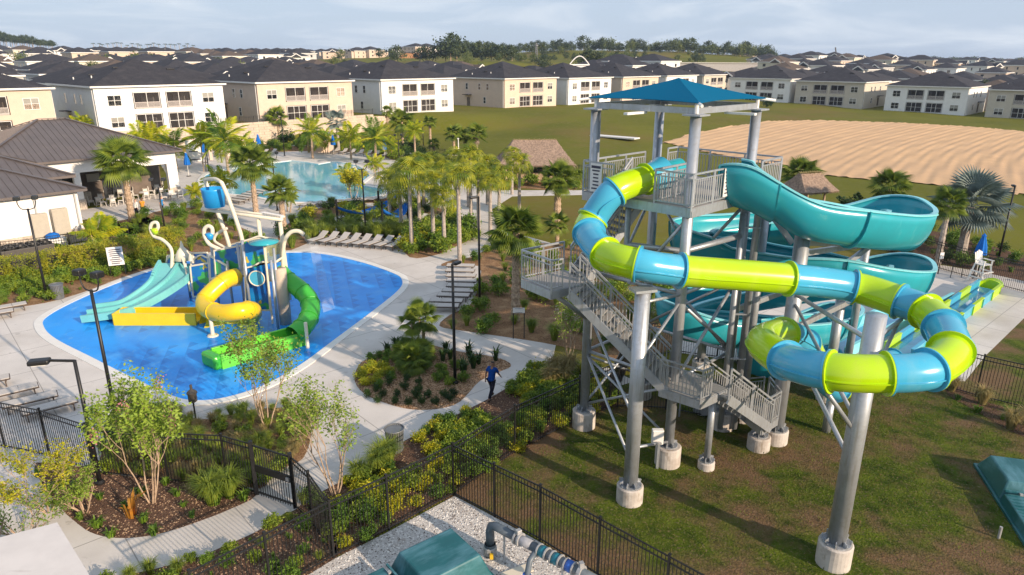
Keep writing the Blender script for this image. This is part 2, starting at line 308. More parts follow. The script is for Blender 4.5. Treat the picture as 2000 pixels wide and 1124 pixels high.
def smooth_poly(pts, n=6, closed=True):
    out = []; k = len(pts)
    for i in range(k if closed else k-1):
        p = [pts[(i+j) % k] if closed else pts[min(max(i+j, 0), k-1)] for j in (-1, 0, 1, 2)]
        for s in range(n):
            t = s/n; out.append(.5*((2*p[1])+(-p[0]+p[2])*t+(2*p[0]-5*p[1]+4*p[2]-p[3])*t*t+(-p[0]+3*p[1]-3*p[2]+p[3])*t**3))
    if not closed: out.append(pts[-1])
    return out
def sheet(name, px, m, z, smooth=0, kind='structure', world=False, h=.004):
    pts = [Vector(p) for p in px] if world else [G(*p) for p in px]
    if smooth: pts = smooth_poly(pts, smooth)
    return MB().prism([(p.x, p.y) for p in pts], z-h if z > .02 else -.05, z).build(name, m, kind=kind), pts
ORD = ['', 'second ', 'third ', 'fourth ', 'fifth ', 'sixth ', 'seventh ', 'eighth ', 'ninth ', 'tenth ', 'eleventh ', 'twelfth ', 'thirteenth ', 'fourteenth ', 'fifteenth ', 'sixteenth ', 'seventeenth ', 'eighteenth ', 'nineteenth ', 'twentieth ']+[t+o for t in ('twenty-', 'thirty-', 'forty-') for o in ('first ', 'second ', 'third ', 'fourth ', 'fifth ', 'sixth ', 'seventh ', 'eighth ', 'ninth ')]
# ---------------------------------------------------------------- terrain
E1 = Vector((.669, .743, 0)); E2 = Vector((-.743, .669, 0)); P0 = Vector((-60., 103.3, 0))
def D_(u, v, d):
    r = ray(u, v); t = d/r.y; return (r.x*t, d, CH+r.z*t)
CP = [(-60, 103, 3.3), (-46, 118, 3.3), (-25, 140, 3.4), (-5, 165, 3.0), (20, 190, 2.6), (60, 225, 2.5), (85, 215, 1.8), (100, 195, 1), (120, 175, .6), (150, 150, 0), (60, 120, .4), (220, 120, 0), (-100, 90, 3.3), (-150, 100, 3.5), (-160, 20, 1), (160, 20, 0),
      (-105, 150, 3.2), (-60, 165, 3.2), (-140, 220, 4.2), (-60, 230, 3.4), (-190, 330, 6.5), (-80, 340, 4.5), (20, 260, 2.6), (0, 330, 3.5), (90, 300, 2.2),
      (160, 230, -.5), (220, 330, -1), (330, 500, 0), (180, 420, 2), D_(100, 117, 520), D_(300, 118, 520), D_(500, 121, 520), D_(40, 107, 740), D_(250, 111, 760), D_(600, 116, 650), D_(760, 114, 560), D_(950, 120, 420),
      D_(900, 105, 640), D_(1150, 99, 600), D_(1150, 136, 340), D_(1150, 118, 450), D_(1300, 120, 450), D_(1000, 120, 400), D_(1300, 101, 600), D_(1420, 107, 600), D_(1500, 116, 600), D_(1300, 140, 340), D_(1555, 126, 600), D_(1600, 130, 430), D_(1700, 131, 500), D_(1640, 130, 600), D_(1600, 131, 700), D_(1800, 131, 900), D_(2000, 130, 900), D_(1900, 124, 1800), D_(1500, 120, 1800), D_(1000, 112, 1500), D_(300, 112, 1600), D_(-300, 106, 900), D_(2600, 124, 1500)]
CPA = np.array(CP)
def ss(a, b, x): t = min(1, max(0, (x-a)/(b-a))); return t*t*(3-2*t)
def terr(x, y):
    if y < 60: return 0.
    sx = x-P0.x; sy = y-P0.y; s = sx*E1.x+sy*E1.y; d = -(sx*E2.x+sy*E2.y)
    w = .5+ss(48, 85, s)*58; m1 = 1-ss(1.9, 1.9+w, d) if d > 1.9 else 1.
    if s < -28: m1 *= 1
    m2 = ss(105, 165, y)*ss(-15, 15, x); m = max(m1, m2)
    if m <= 0: return 0.
    d2 = (CPA[:, 0]-x)**2+(CPA[:, 1]-y)**2+60.; wt = d2**-1.9
    return m*float((wt*CPA[:, 2]).sum()/wt.sum())
def GT(u, v):                                   # first point of the terrain behind a pixel
    r = ray(u, v).normalized(); t = 20.; o = Vector((0, 0, CH))
    while t < 4000:
        p = o+r*t
        if p.z < terr(p.x, p.y):
            lo, hi = t-max(1, t*.01), t
            for _ in range(18):
                m = (lo+hi)/2; q = o+r*m
                if q.z < terr(q.x, q.y): hi = m
                else: lo = m
            q = o+r*hi; return Vector((q.x, q.y, terr(q.x, q.y)))
        t += max(1, t*.01)
    return o+r*2500
def grow(a, b, st, k): 
    out = []; x = a; s = st
    while (x < b if st > 0 else x > b): out.append(x); s *= k; x += s
    return out
gx = sorted(grow(-82, -2600, -5, 1.06)+list(np.arange(-80, -4, 1.25))+list(np.arange(-4, 200, 4.))+grow(202, 3600, 4, 1.06))
gy = list(np.arange(-60, 88, 7.))+list(np.arange(88, 160, 1.25))+list(np.arange(160, 300, 4.))+grow(302, 5200, 4, 1.05)
vs = [(x, y, terr(x, y)) for y in gy for x in gx]; nx = len(gx)
fs = [(j*nx+i, j*nx+i+1, (j+1)*nx+i+1, (j+1)*nx+i) for j in range(len(gy)-1) for i in range(nx-1)]
MB().add(vs, fs).build('ground', 'field', smooth=True, kind='structure')
# ---------------------------------------------------------------- flat surfaces near the pools
sheet('lawn', [(-.5, 22), (60, 22), (60, 60), (33, 62), (14, 40), (3.4, 27)][:0] or [Vector((-3, 20.6, 0)), Vector((3.2, 14.5, 0)), Vector((6, 2, 0)), Vector((50, 0, 0)), Vector((60, 40, 0)), Vector((36, 43, 0)), Vector((26, 40, 0)), Vector((14, 33, 0)), Vector((4, 29, 0))], 'lawn', .004, world=True)
deckpx = [(-400, 640), (0, 500), (190, 470), (172, 418), (200, 402), (345, 372), (300, 300), (420, 284), (640, 284), (760, 300), (830, 330), (900, 350), (960, 372), (1145, 372), (1145, 381), (1000, 384), (960, 410), (985, 450), (1075, 475), (1110, 560), (1080, 700), (1190, 720), (1240, 745), (1060, 800), (900, 900), (690, 960), (640, 1010), (560, 1000), (495, 1045), (430, 1075), (350, 1105), (250, 1130), (120, 1180), (-200, 1250), (-900, 1250), (-900, 800)]
sheet('pool_deck', deckpx, 'concrete', .008)
sheet('slide_deck', [(1270, 640), (1370, 560), (1480, 545), (1780, 512), (1850, 520), (2080, 560), (2150, 590), (2000, 622), (1925, 695), (1885, 745), (1700, 748), (1540, 722), (1440, 705), (1330, 690)], 'concrete', .008)
sheet('footpath', [(1370, 478), (1440, 474), (1500, 480), (1500, 492), (1430, 500), (1360, 502)], 'concrete', .008, 3)
BEDS = {}
def bed(key, px, m='mulch', z=.016, smooth=3): BEDS[key] = sheet('planting_bed', px, m, z, smooth)[1]
bed('A', [(-160, 640), (0, 606), (90, 592), (170, 569), (240, 542), (325, 516), (400, 496), (470, 478), (520, 470), (430, 425), (415, 405), (350, 408), (300, 415), (262, 432), (215, 440), (195, 470), (60, 495), (-200, 545)])
bed('C', [(545, 455), (556, 490), (600, 476), (640, 461), (700, 461), (768, 470), (800, 503), (845, 500), (880, 487), (925, 464), (926, 448), (900, 432), (862, 408), (800, 398), (720, 404), (640, 404), (590, 420)])
bed('C2', [(560, 392), (600, 400), (700, 398), (760, 392), (730, 380), (640, 385)], z=.02)
bed('E', [(862, 520), (885, 508), (930, 500), (985, 468), (1060, 476), (1200, 490), (1330, 560), (1330, 660), (1240, 705), (1160, 690), (1060, 670), (975, 657), (900, 646), (858, 637), (880, 615), (918, 596), (934, 560), (934, 520)])
bed('F', [(693, 745), (700, 715), (725, 697), (755, 683), (820, 672), (900, 688), (950, 695), (987, 705), (998, 716), (975, 727), (937, 745), (912, 772), (890, 790), (850, 800), (800, 800), (750, 787), (712, 770)])
bed('G', [(1190, 735), (1100, 715), (1050, 715), (1000, 752), (950, 782), (900, 807), (850, 831), (790, 862), (745, 895), (700, 925), (650, 950), (600, 985), (640, 1040), (658, 1086), (760, 1033), (885, 965), (1005, 885), (1130, 818), (1200, 790)], 'mulch_dark')
bed('H', [(235, 838), (265, 815), (330, 806), (390, 820), (440, 812), (500, 800), (570, 799), (603, 822), (607, 855), (592, 896), (560, 912), (530, 935), (507, 955), (445, 944), (330, 938), (215, 924), (196, 905), (205, 870)])
bed('I', [(150, 1022), (176, 1040), (212, 1050), (262, 1051), (325, 1040), (400, 1015), (450, 995), (500, 968), (455, 945), (330, 938), (210, 926), (150, 912), (70, 905), (85, 950), (120, 995)], 'mulch_dark')
bed('J', [(200, 1145), (300, 1113), (375, 1094), (437, 1068), (500, 1040), (540, 1016), (578, 996), (600, 985), (640, 1040), (658, 1088), (500, 1180), (400, 1250), (200, 1250)], 'mulch_dark')
bed('K', [(1770, 505), (1850, 518), (2010, 552), (2100, 575), (2200, 560), (2000, 500), (1840, 455), (1760, 450), (1700, 470)], 'mulch_dark')
bed('L', [(430, 305), (520, 298), (640, 296), (740, 305), (820, 330), (900, 345), (960, 362), (1120, 372), (1120, 345), (1000, 330), (900, 318), (760, 292), (640, 286), (440, 288)])
bed('M', [(170, 465), (185, 470), (200, 440), (290, 425), (285, 455)], 'mulch_dark')
bed('N', [(270, 640), (0, 0)][:0] or [(1860, 745), (1905, 780), (2000, 805), (2100, 850), (2100, 880), (1990, 850), (1900, 800), (1850, 770)], 'mulch_dark')
sheet('gravel_yard', [(655, 1092), (762, 1038), (888, 970), (960, 1008), (1054, 1060), (1170, 1130), (1330, 1230), (1500, 1400), (500, 1400), (560, 1150)], 'gravel', .02)
sheet('sand_patch', [(610, 452), (625, 436), (690, 418), (800, 416), (880, 424), (890, 434), (820, 440), (750, 450), (700, 446), (650, 456)], 'white_sand', .03, 3)
# splash pad with raised coping
padpx = [(86, 640), (92, 620), (150, 588), (240, 550), (330, 520), (430, 500), (540, 495), (620, 496), (700, 512), (768, 535), (785, 548), (780, 566), (740, 600), (660, 660), (590, 712), (520, 752), (450, 776), (390, 784), (340, 776), (260, 740), (180, 700), (110, 664)]
padpts = smooth_poly([G(*p) for p in padpx], 6)
def ring(name, pts, w0, w1, z0, z1, m, **k):
    n = len(pts); b = MB(); vs = []
    ar = sum(pts[i].x*pts[(i+1) % n].y-pts[(i+1) % n].x*pts[i].y for i in range(n)); sg = 1 if ar > 0 else -1
    for i in range(n):
        t = (pts[(i+1) % n]-pts[i-1]); t.z = 0; t.normalize(); nn = Vector((t.y, -t.x, 0))*sg
        for w, z in ((w0, z0), (w0, z1), (w1, z1), (w1, z0)): q = pts[i]+nn*w; vs.append((q.x, q.y, z))
    fs = []
    for i in range(n):
        j = (i+1) % n
        for k_ in range(3): fs.append((i*4+k_, j*4+k_, j*4+k_+1, i*4+k_+1))
    return b.add(vs, fs).build(name, m, **k)
MB().prism([(p.x, p.y) for p in padpts], 0, .022).build('splash_pad_floor', 'pad', kind='structure')
ring('pool_coping', padpts, 0, .42, 0, .05, 'coping', kind='structure')
# main swimming pool
for px in [[(395, 352), (420, 335), (500, 325), (569, 315), (622, 322), (650, 317), (700, 326), (722, 345), (700, 362), (745, 370), (740, 384), (650, 394), (560, 396), (500, 385), (430, 378), (400, 366)]]:
    pts = smooth_poly([G(*p) for p in px], 2); MB().prism([(p.x, p.y) for p in pts], 0, .03).build('swimming_pool_water', 'pool', kind='structure')
    ring('pool_coping', pts, 0, .5, 0, .10, 'coping', kind='structure')
# graded sand lot with furrows
spx = [(1290, 279), (1350, 262), (1420, 248), (1500, 237), (1600, 235), (1750, 240), (1900, 248), (2050, 262), (2250, 285), (2250, 410), (2000, 384), (1850, 366), (1700, 353), (1600, 345), (1480, 320), (1380, 300)]
sp = [GT(*p) for p in spx]; ctr = sum(sp, Vector())/len(sp)
def inside(x, y, poly):
    c = False; n = len(poly)
    for i in range(n):
        a, b = poly[i], poly[i-1]
        if (a.y > y) != (b.y > y) and x < (b.x-a.x)*(y-a.y)/(b.y-a.y)+a.x: c = not c
    return c
fd = Vector((math.sin(R(41)), math.cos(R(41)), 0)); fn = Vector((fd.y, -fd.x, 0)); vs = []; idx = {}; fs = []
uA = [(p-ctr).dot(fd) for p in sp]; uB = [(p-ctr).dot(fn) for p in sp]; nu = 70; na = min(uA); nb = min(uB); su = (max(uA)-na)/nu; nw = int((max(uB)-nb)/.34)
def furrow(a, b):
    b2 = b+.3*math.sin(a*.06)+.12*math.sin(a*.17+b*.1)-a*a*.0021
    ph = (b2 % 1.9)/1.9; return .10*(1-abs(2*ph-1)**.8)+.03*math.sin(b2*5.2+a*.3)+.02*rnd.random()
okc = {}
for i in range(nu+1):
    for j in range(nw+1):
        a = na+i*su; b = nb+j*.34; p = ctr+fd*a+fn*b; okc[i, j] = inside(p.x+rnd.uniform(-.4, .4), p.y, sp); idx[i, j] = len(vs); vs.append((p.x, p.y, terr(p.x, p.y)+.06+furrow(a, b)))
for i in range(nu):
    for j in range(nw):
        if okc[i, j] and okc[i+1, j] and okc[i, j+1] and okc[i+1, j+1]: fs.append((idx[i, j], idx[i+1, j], idx[i+1, j+1], idx[i, j+1]))
MB().add(vs, fs).build('sand_lot', 'sand', smooth=True, kind='structure')
# ---------------------------------------------------------------- houses
def hip(b, x0, x1, y0, y1, ze, rise, oh=.45, th=.2):
    X0, X1, Y0, Y1 = x0-oh, x1+oh, y0-oh, y1+oh; w = min(X1-X0, Y1-Y0)/2
    if X1-X0 > Y1-Y0: r = [((X0+w), (Y0+Y1)/2), ((X1-w), (Y0+Y1)/2)]
    else: r = [((X0+X1)/2, Y0+w), ((X0+X1)/2, Y1-w)]
    z0 = ze; vs = [(X0, Y0, z0), (X1, Y0, z0), (X1, Y1, z0), (X0, Y1, z0), (r[0][0], r[0][1], ze+rise), (r[1][0], r[1][1], ze+rise)]
    if X1-X0 > Y1-Y0: f = [(0, 1, 5, 4), (1, 2, 5), (2, 3, 4, 5), (3, 0, 4)]
    else: f = [(0, 1, 4), (1, 2, 5, 4), (2, 3, 5), (3, 0, 4, 5)]
    b.add(vs, f+[(3, 2, 1, 0)]); return b
def eave(b, x0, x1, y0, y1, z, oh=.47, h=.24):
    for c, d in (((x0+x1)/2, y0-oh), (x1-x0+2*oh, .06)), (((x0+x1)/2, y1+oh), (x1-x0+2*oh, .06)), ((x0-oh, (y0+y1)/2), (.06, y1-y0+2*oh-.07)), ((x1+oh, (y0+y1)/2), (.06, y1-y0+2*oh-.07)):
        b.box((c[0], c[1], z), (d[0], d[1], h))
    return b
def rbox(b, x0, x1, y0, y1, z0, z1): return b.box(((x0+x1)/2, (y0+y1)/2, (z0+z1)/2), (abs(x1-x0), abs(y1-y0), abs(z1-z0)))
def frame_me(name, w, h, mull, m='white_trim', t=.07, dpt=.09, cross=True):
    b = MB(); b.box((-w/2+t/2, 0, 0), (t, dpt, h)); b.box((w/2-t/2, 0, 0), (t, dpt, h)); b.box((0, 0, h/2-t/2), (w-2*t, dpt, t)); b.box((0, 0, -h/2+t/2), (w-2*t, dpt, t))
    for q in mull: b.box((q, 0, 0), (t, dpt-.01, h-2*t))
    if cross: b.box((0, .004, 0), (w-2*t, dpt-.03, t*.8))
    o = b.build(name, m); me = o.data; bpy.data.objects.remove(o); return me
def plain_me(name, fn, m, smooth=False):
    b = MB(); fn(b); o = b.build(name, m, smooth=smooth); me = o.data; bpy.data.objects.remove(o); return me
ME_win = frame_me('window', 1.9, 1.55, [0]); ME_pane = plain_me('pane', lambda b: b.box((0, 0, 0), (1.78, .02, 1.42)), 'glass')
ME_blind = plain_me('blind', lambda b: b.box((0, -.012, .36), (1.74, .01, .66)), 'blind')
ME_winS = frame_me('side_window', .85, 1.5, []); ME_paneS = plain_me('pane', lambda b: b.box((0, 0, 0), (.74, .02, 1.38)), 'glass')
ME_scrF = frame_me('porch_screen', 3.75, 2.25, [0], cross=False); ME_scr = plain_me('screen_mesh', lambda b: b.box((0, 0, 0), (3.62, .012, 2.12)), 'screen')
ME_scrD = frame_me('porch_screen', 3.75, 2.35, [-.55, .45], cross=True); ME_scr2 = plain_me('screen_mesh', lambda b: b.box((0, 0, 0), (3.62, .012, 2.22)), 'screen')
def _rail(b):
    b.box((0, 0, .45), (3.7, .06, .06)); b.box((0, 0, -.45), (3.7, .06, .06))
    for i in range(30): b.box((-1.8+i*.124, 0, 0), (.05, .04, .84))
ME_rail = plain_me('porch_railing', _rail, 'rail_white')
ME_slider = plain_me('sliding_door', lambda b: (b.box((0, 0, 0), (2.2, .08, 2.1)), b.box((0, -.05, 0), (.08, .04, 2.1))), 'glass')
ME_curt = plain_me('curtain', lambda b: [b.box((-.9+i*.13, -.07, 0), (.1, .03, 1.95)) for i in range(7)], 'fascia')
Wd, Dp, He = 19.2, 19.0, 6.6
def make_house(wm, label, loc, rz, kind=0):
    h = thing('two_storey_house', label, 'house', loc, rz, 'two storey houses backing onto the field')
    b = MB(); L0, L1, L2, L3 = 5.2, 9.2, 10.0, 14.0     # porch bays
    for x0, x1 in ((0, L0), (L1, L2), (L3, Wd)): rbox(b, x0, x1, 0, 2.4, -3, He)
    rbox(b, 0, Wd, 2.402, Dp, -3, He)
    for x0, x1 in ((L0, L1), (L2, L3)):
        rbox(b, x0+.002, x1-.002, .003, 2.4, -3, .12); rbox(b, x0+.002, x1-.002, .003, 2.4, 2.62, 3.32); rbox(b, x0+.002, x1-.002, .003, 2.4, 5.75, He-.002)
    b.build('wall', wm, h)
    hip(MB(), 0, Wd, 0, Dp, He+.1, 3.75, .5).build('roof', 'shingle', h)
    eave(MB(), 0, Wd, 0, Dp, He+.02).build('fascia', 'white_trim', h)
    for x, y, z in ((6, Dp*.35, 2.2), (13.5, Dp*.28, 2.), (3.2, 9, 1.15)): 
        zz = He+.1+3.75*min(x+.5, Wd-x+.5, y+.5)/10.1; MB().box((x, y, zz+.08), (1.2, .5, .16)).build('roof_vent', 'black', h)
    for x, y in ((2.2, 6.5), (1.4, 12)):
        zz = He+.1+3.75*min(x+.5, y+.5)/10.1; MB().tube([(x, y, zz-.1), (x, y, zz+.35)], .09, 6).build('vent_pipe', 'white_trim', h)
    for x in (2.6, Wd-2.6):
        for z in (1.55, 4.65):
            f = inst('window', ME_win, h, (x, -.02, z)); inst('pane', ME_pane, f, (0, .03, 0))
            if (int(x*7+z*3+loc[0]) % 3): inst('blind', ME_blind, f, (0, .0, 0))
    for x in (7.2, 12.0):
        f = inst('porch_screen', ME_scrF, h, (x, .06, 4.6)); inst('screen_mesh', ME_scr, f, (0, .03, 0)); inst('porch_railing', ME_rail, h, (x, -.03, 3.82))
        f = inst('porch_screen', ME_scrD, h, (x, .06, 1.37)); inst('screen_mesh', ME_scr2, f, (0, .03, 0))
        for z in (1.2, 4.4):
            inst('sliding_door', ME_slider, h, (x-.5, 2.34, z)); inst('curtain', ME_curt, h, (x+1.0, 2.3, z))
    for s, x in ((-1, -.02), (1, Wd+.02)):
        for y, z in ((5.5, 4.7), (8.2, 4.7), (6.5, 1.6), (12.5, 4.7)):
            f = inst('side_window', ME_winS, h, (x, y, z), (0, 0, PI/2)); inst('pane', ME_paneS, f, (0, .0, 0), scale=(1, 1.6, 1))
        MB().box((x+s*.55, 12, 2.75), (1.1, 2.2, .12)).build('door_canopy', 'shingle', h)
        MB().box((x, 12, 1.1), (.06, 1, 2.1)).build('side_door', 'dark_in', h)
        MB().tube([(x+s*.08, .4, .1), (x+s*.08, .4, He-.2)], .05, 6).build('downpipe', 'white_trim', h)
    return h
cols = [('house_tan', 'tan'), ('house_white', 'white'), ('house_tan', 'tan'), ('house_white', 'white'), ('house_tan', 'tan'), ('house_white', 'white'), ('house_tan', 'tan'), ('house_white', 'white'), ('house_beige', 'beige')]
poss = [-24.5, 0.0, 25.2, 51.3, 86.9, 111.1, 136, 160, 184]
lab = ['tan two storey house at the far left, cut off behind the metal roofed clubhouse', 'white two storey house with four screened porches right behind the clubhouse roof', 'tan two storey house with screened porches behind the swimming pool palms', 'white two storey house at the left end of the green field', 'tan two storey house standing alone at the top of the green field', 'white two storey house right of the tan one at the field top', 'tan two storey house seen just left of the blue shade canopy', 'white two storey house mostly hidden behind the blue canopy peak', 'beige two storey house whose upper porches show above the right of the blue canopy']
for (wm, nm), s, lb in zip(cols, poss, lab):
    p = P0+E1*s; q = p+E1*Wd/2; make_house(wm, lb, (p.x, p.y, terr(q.x-1, q.y+2)), R(48))
E3 = Vector((.7071, -.7071, 0))
def br(b): return Vector((295*b/(1+b), 295/(1+b), 0))
for b, wm, lb in ((.300, 'house_white', 'white two storey house just right of the blue canopy, lit on its right side'), (.3907, 'house_beige', 'beige two storey house behind the far edge of the sand lot'), (.517, 'house_white', 'white two storey house behind the right part of the sand lot'), (.66, 'house_beige', 'beige two storey house cut off by the right edge of the photo')):
    p = br(b); q = p+E3*9.6; make_house(wm, lb, (p.x, p.y, terr(q.x, q.y)-.1), R(-45))
# street side houses behind: three templates
def far_house(wm, rm, v):
    h = thing('far_house', '', 'house'); b = MB(); w, d = (15.5, 17) if v != 1 else (13.5, 17)
    rbox(b, 0, w, 0, d, -4, 5.9)
    if v == 0: rbox(b, 1.2, 6.2, -1.6, -.003, -4, 5.2)
    if v == 1: rbox(b, 7.5, 12.5, -2.2, -.003, -4, 5.5)
    b.build('wall', wm, h)
    hip(MB(), 0, w, 0, d, 6., 2.9, .45).build('roof', rm, h)
    eave(MB(), 0, w, 0, d, 5.9, .42, .36).build('fascia', 'white_trim', h)
    g = MB(); gx0, gx1, gy = (1.2, 6.2, -1.6) if v == 0 else ((7.5, 12.5, -2.2) if v == 1 else (5, 10.5, -.8))
    gz = 5.6; mx_ = (gx0+gx1)/2
    g.add([(gx0-.4, gy-.4, gz), (gx1+.4, gy-.4, gz), (mx_, gy-.4, gz+1.9), (gx0-.4, 5, gz), (gx1+.4, 5, gz), (mx_, 5, gz+1.9)], [(0, 3, 5, 2), (1, 2, 5, 4), (0, 2, 1)])
    g.build('gable_roof', rm, h)
    t = MB(); t.bar((gx0-.4, gy-.45, gz), (mx_, gy-.45, gz+1.9), .1, .42); t.bar((gx1+.4, gy-.45, gz), (mx_, gy-.45, gz+1.9), .1, .42); t.build('gable_trim', 'white_trim', h)
    MB().add([(gx0-.2, gy-.38, gz), (gx1+.2, gy-.38, gz), (mx_, gy-.38, gz+1.75)], [(0, 1, 2)]).build('gable_wall', wm, h)
    for x in (3.5, w-3.5):
        for z in (1.6, 4.4): inst('window', ME_paneS, h, (x, -.02 if v != 0 or x > 7 else -1.62, z), scale=(1.9, 1, .9)); inst('window', ME_paneS, h, (x, d+.02, z), scale=(1.9, 1, .9))
    for y in (4, 9, 13):
        for z in (1.6, 4.4): inst('window', ME_paneS, h, (-.02, y, z), (0, 0, PI/2)); inst('window', ME_paneS, h, (w+.02, y, z), (0, 0, PI/2))
    return h
tmpl = [[far_house(wm, rm, v) for v in range(3)] for wm, rm, in (('house_white', 'shingle'), ('house_tan', 'shingle'), ('house_grey', 'shingle'), ('house_cream', 'shingle_brown'))]
wn_ = ['white', 'tan', 'grey', 'cream']; used = set(); first_row = list(poss)
FAR = []
def place_far(p, rz, row, wing):
    u, v = PX((p.x, p.y, terr(p.x, p.y)+6))
    if not (-140 < u < 2140): return
    k = rnd.choice([0, 0, 1, 1, 2, 3]); t = rnd.randrange(3); src = tmpl[k][t]; z = terr(p.x, p.y)
    if (k, t) not in used: used.add((k, t)); h = src; h.location = (p.x, p.y, z); h.rotation_euler = (0, 0, rz)
    else: h = copy_tree(src, (p.x, p.y, z), rz)
    h['group'] = 'houses of the estate behind the field'; h['d'] = f"{wn_[k]} estate house under a {'brown' if k == 3 else 'dark'} {['hip roof with front gable', 'roof with gabled porch wing', 'wide roof with small gable'][t]}"; FAR.append(h)
# wing 1 rows run parallel to the first row; wing 2 parallel to the right row
cnt = 0
for row in range(1, 15):
    off = 19.2+[0, 22, 42, 74, 95, 130, 152, 190, 214, 255, 282, 325, 352, 400, 430][row]-3
    for i in range(-16, 26):
        s = i*(19.5 if row < 8 else 22)+rnd.uniform(-1, 1)+(row % 3)*6; p = P0+E1*s+E2*off; q = p+E1*7
        if q.y < 60: continue
        # keep out of the wooded hill and of wing 2
        if q.x/q.y > -.02 and row > 2 and q.y > 250: continue
        if q.x/q.y > .02 and (q.x*.7071+q.y*.7071) > 275: continue
        if q.x/q.y > -.28 and q.y > 330: continue
        rz = R(48) if row % 2 == 0 else R(228)
        if row % 2: p = p+E1*15+E2*17
        place_far(p, rz, row, 1)
for row in range(1, 9):
    off = [0, 24, 44, 78, 100, 138, 160, 200, 225][row]; c0 = 295+off*1.414
    for i in range(-3, 14):
        b0 = Vector((c0*.22, c0*.78, 0)); p = b0+E3*(i*20.5+rnd.uniform(-1, 1)); 
        if p.x/p.y < .30+.0*row and row > 1: continue
        if p.x/p.y < .24 or p.y < 60: continue
        E4 = Vector((.7071, .7071, 0)); rz = R(-45)
        if row % 2 == 0: rz = R(135); p = p+E3*15+E4*17
        place_far(p, rz, row, 2)
# far ridge rows: small houses on the skyline
def scatter_far(n, u0_, u1_, d0, d1):
    for i in range(n):
        u = rnd.uniform(u0_, u1_); d = rnd.uniform(d0, d1); r = ray(u, 120); p = Vector((r.x/r.y*d, d, 0)); 
        if all((Vector((h.location.x, h.location.y, 0))-p).length > 17 for h in FAR): place_far(p, rnd.choice([R(48), R(228), R(20), R(-40)]), 0, 3)
scatter_far(60, 560, 860, 600, 760); scatter_far(150, 1440, 2080, 330, 1100); scatter_far(40, -20, 560, 420, 700)
print('far houses', len(FAR))
for row in tmpl:
    for h in row:
        if 'd' not in h:
            for c in list(h.children): bpy.data.objects.remove(c)
            bpy.data.objects.remove(h)
# retaining wall of blocks
rw = thing('retaining_wall', 'tan block retaining wall below the tan house, behind the swimming pool', 'wall')
a = P0-E2*2.1-E1*24; n = 0
for i in range(60):
    s = i*1.9
    if s > 92: break
    for j in range(9):
        h_ = 3.45-max(0, (s-70)*.13)
        if (j+1)*.42 > h_+.4: continue
        p = a+E1*(s+(j % 2)*.95)-E2*(rnd.uniform(0, .03))
        if n < 298: 
            if n == 0: ME_block = plain_me('wall_block', lambda b: b.box((0, 0, 0), (1.86, .5, .40)), 'retain')
            inst('wall_block', ME_block, rw, (p.x, p.y, j*.42+.2), (0, 0, R(48)))
        else:
            if n == 298: extra = MB()
            extra.box((p.x, p.y, j*.42+.2), (1.86, .5, .4), R(48))
        n += 1
if n > 298: extra.build('wall_blocks', 'retain', rw, kind='stuff')
# ---------------------------------------------------------------- slide tower
TL, TF, TR_, TB = Vector((2.89, 24.8, 0)), Vector((5.68, 22.13, 0)), Vector((8.43, 24.78, 0)), Vector((5.64, 27.45, 0))
def post(parent, p, z1, r=.235, foot=(.46, .75), name='support_post', z0=None, fname='concrete_footing'):
    if foot:
        fr, fh = foot; MB().lathe([(fr, -.2), (fr, fh-.04), (fr-.04, fh)], 28, (p.x, p.y, 0)).build(fname, 'footing', parent, smooth=False)
        b = MB(); b.lathe([(r+.14, fh), (r+.14, fh+.04)], 20, (p.x, p.y, 0))
        for k in range(8):
            a = k*PI/4+.3; c = Vector((math.cos(a), math.sin(a), 0)); t = p+c*(r+.005); o = p+c*(r+.13)
            b.bar((t.x, t.y, fh+.14), (o.x, o.y, fh+.06), .02, .14); b.tube([(o.x, o.y, fh), (o.x, o.y, fh+.16)], .018, 5)
        b.build('base_plate', 'galv', parent)
    zb = (foot[1]+.04) if foot else (z0 or 0)
    MB().tube([(p.x, p.y, zb), (p.x, p.y, z1)], r, 24).build(name, 'galv', parent, smooth=False).data.shade_smooth()
    return parent
def smooth_angle(o): 
    o.data.shade_smooth(); return o
tw = thing('water_slide_tower', 'tall galvanised steel slide tower with zigzag stairs under a blue shade canopy', 'slide tower', (0, 0, 0))
for p in (TL, TF, TR_, TB): post(tw, p, 12.32, .175)
for p in (TL, TF, TR_, TB): MB().box((p.x, p.y, 12.36), (.62, .62, .05), R(45)).build('cap_plate', 'galv', tw)
cen = (TL+TR_)/2
def off(p, k, z=0): q = cen+(p-cen)*k; return Vector((q.x, q.y, z))
cs = [TL, TF, TR_, TB]
for i in range(4):
    a, b = cs[i], cs[(i+1) % 4]; MB().bar((a.x, a.y, 12.48), (b.x, b.y, 12.48), .09, .19).build('top_beam', 'galv', tw)
    m_ = (a+b)/2; o_ = (m_-cen).normalized()*.5; MB().bar((m_.x-o_.x*.2+.0, m_.y-o_.y*.2, 12.34), (m_.x+o_.x*1.9, m_.y+o_.y*1.9, 12.34), .16, .07).build('light_bracket', 'white_trim', tw)
for p in cs:
    q = off(p, 1.22, 12.66); s_ = off(p, 1.0, 12.4); MB().tube([s_, (s_.x, s_.y, 12.72)], .07, 8).build('canopy_strut', 'white_trim', tw)
    t_ = off(p, .6, 12.88); MB().tube([q, t_], .05, 8).build('canopy_rafter', 'white_trim', tw)
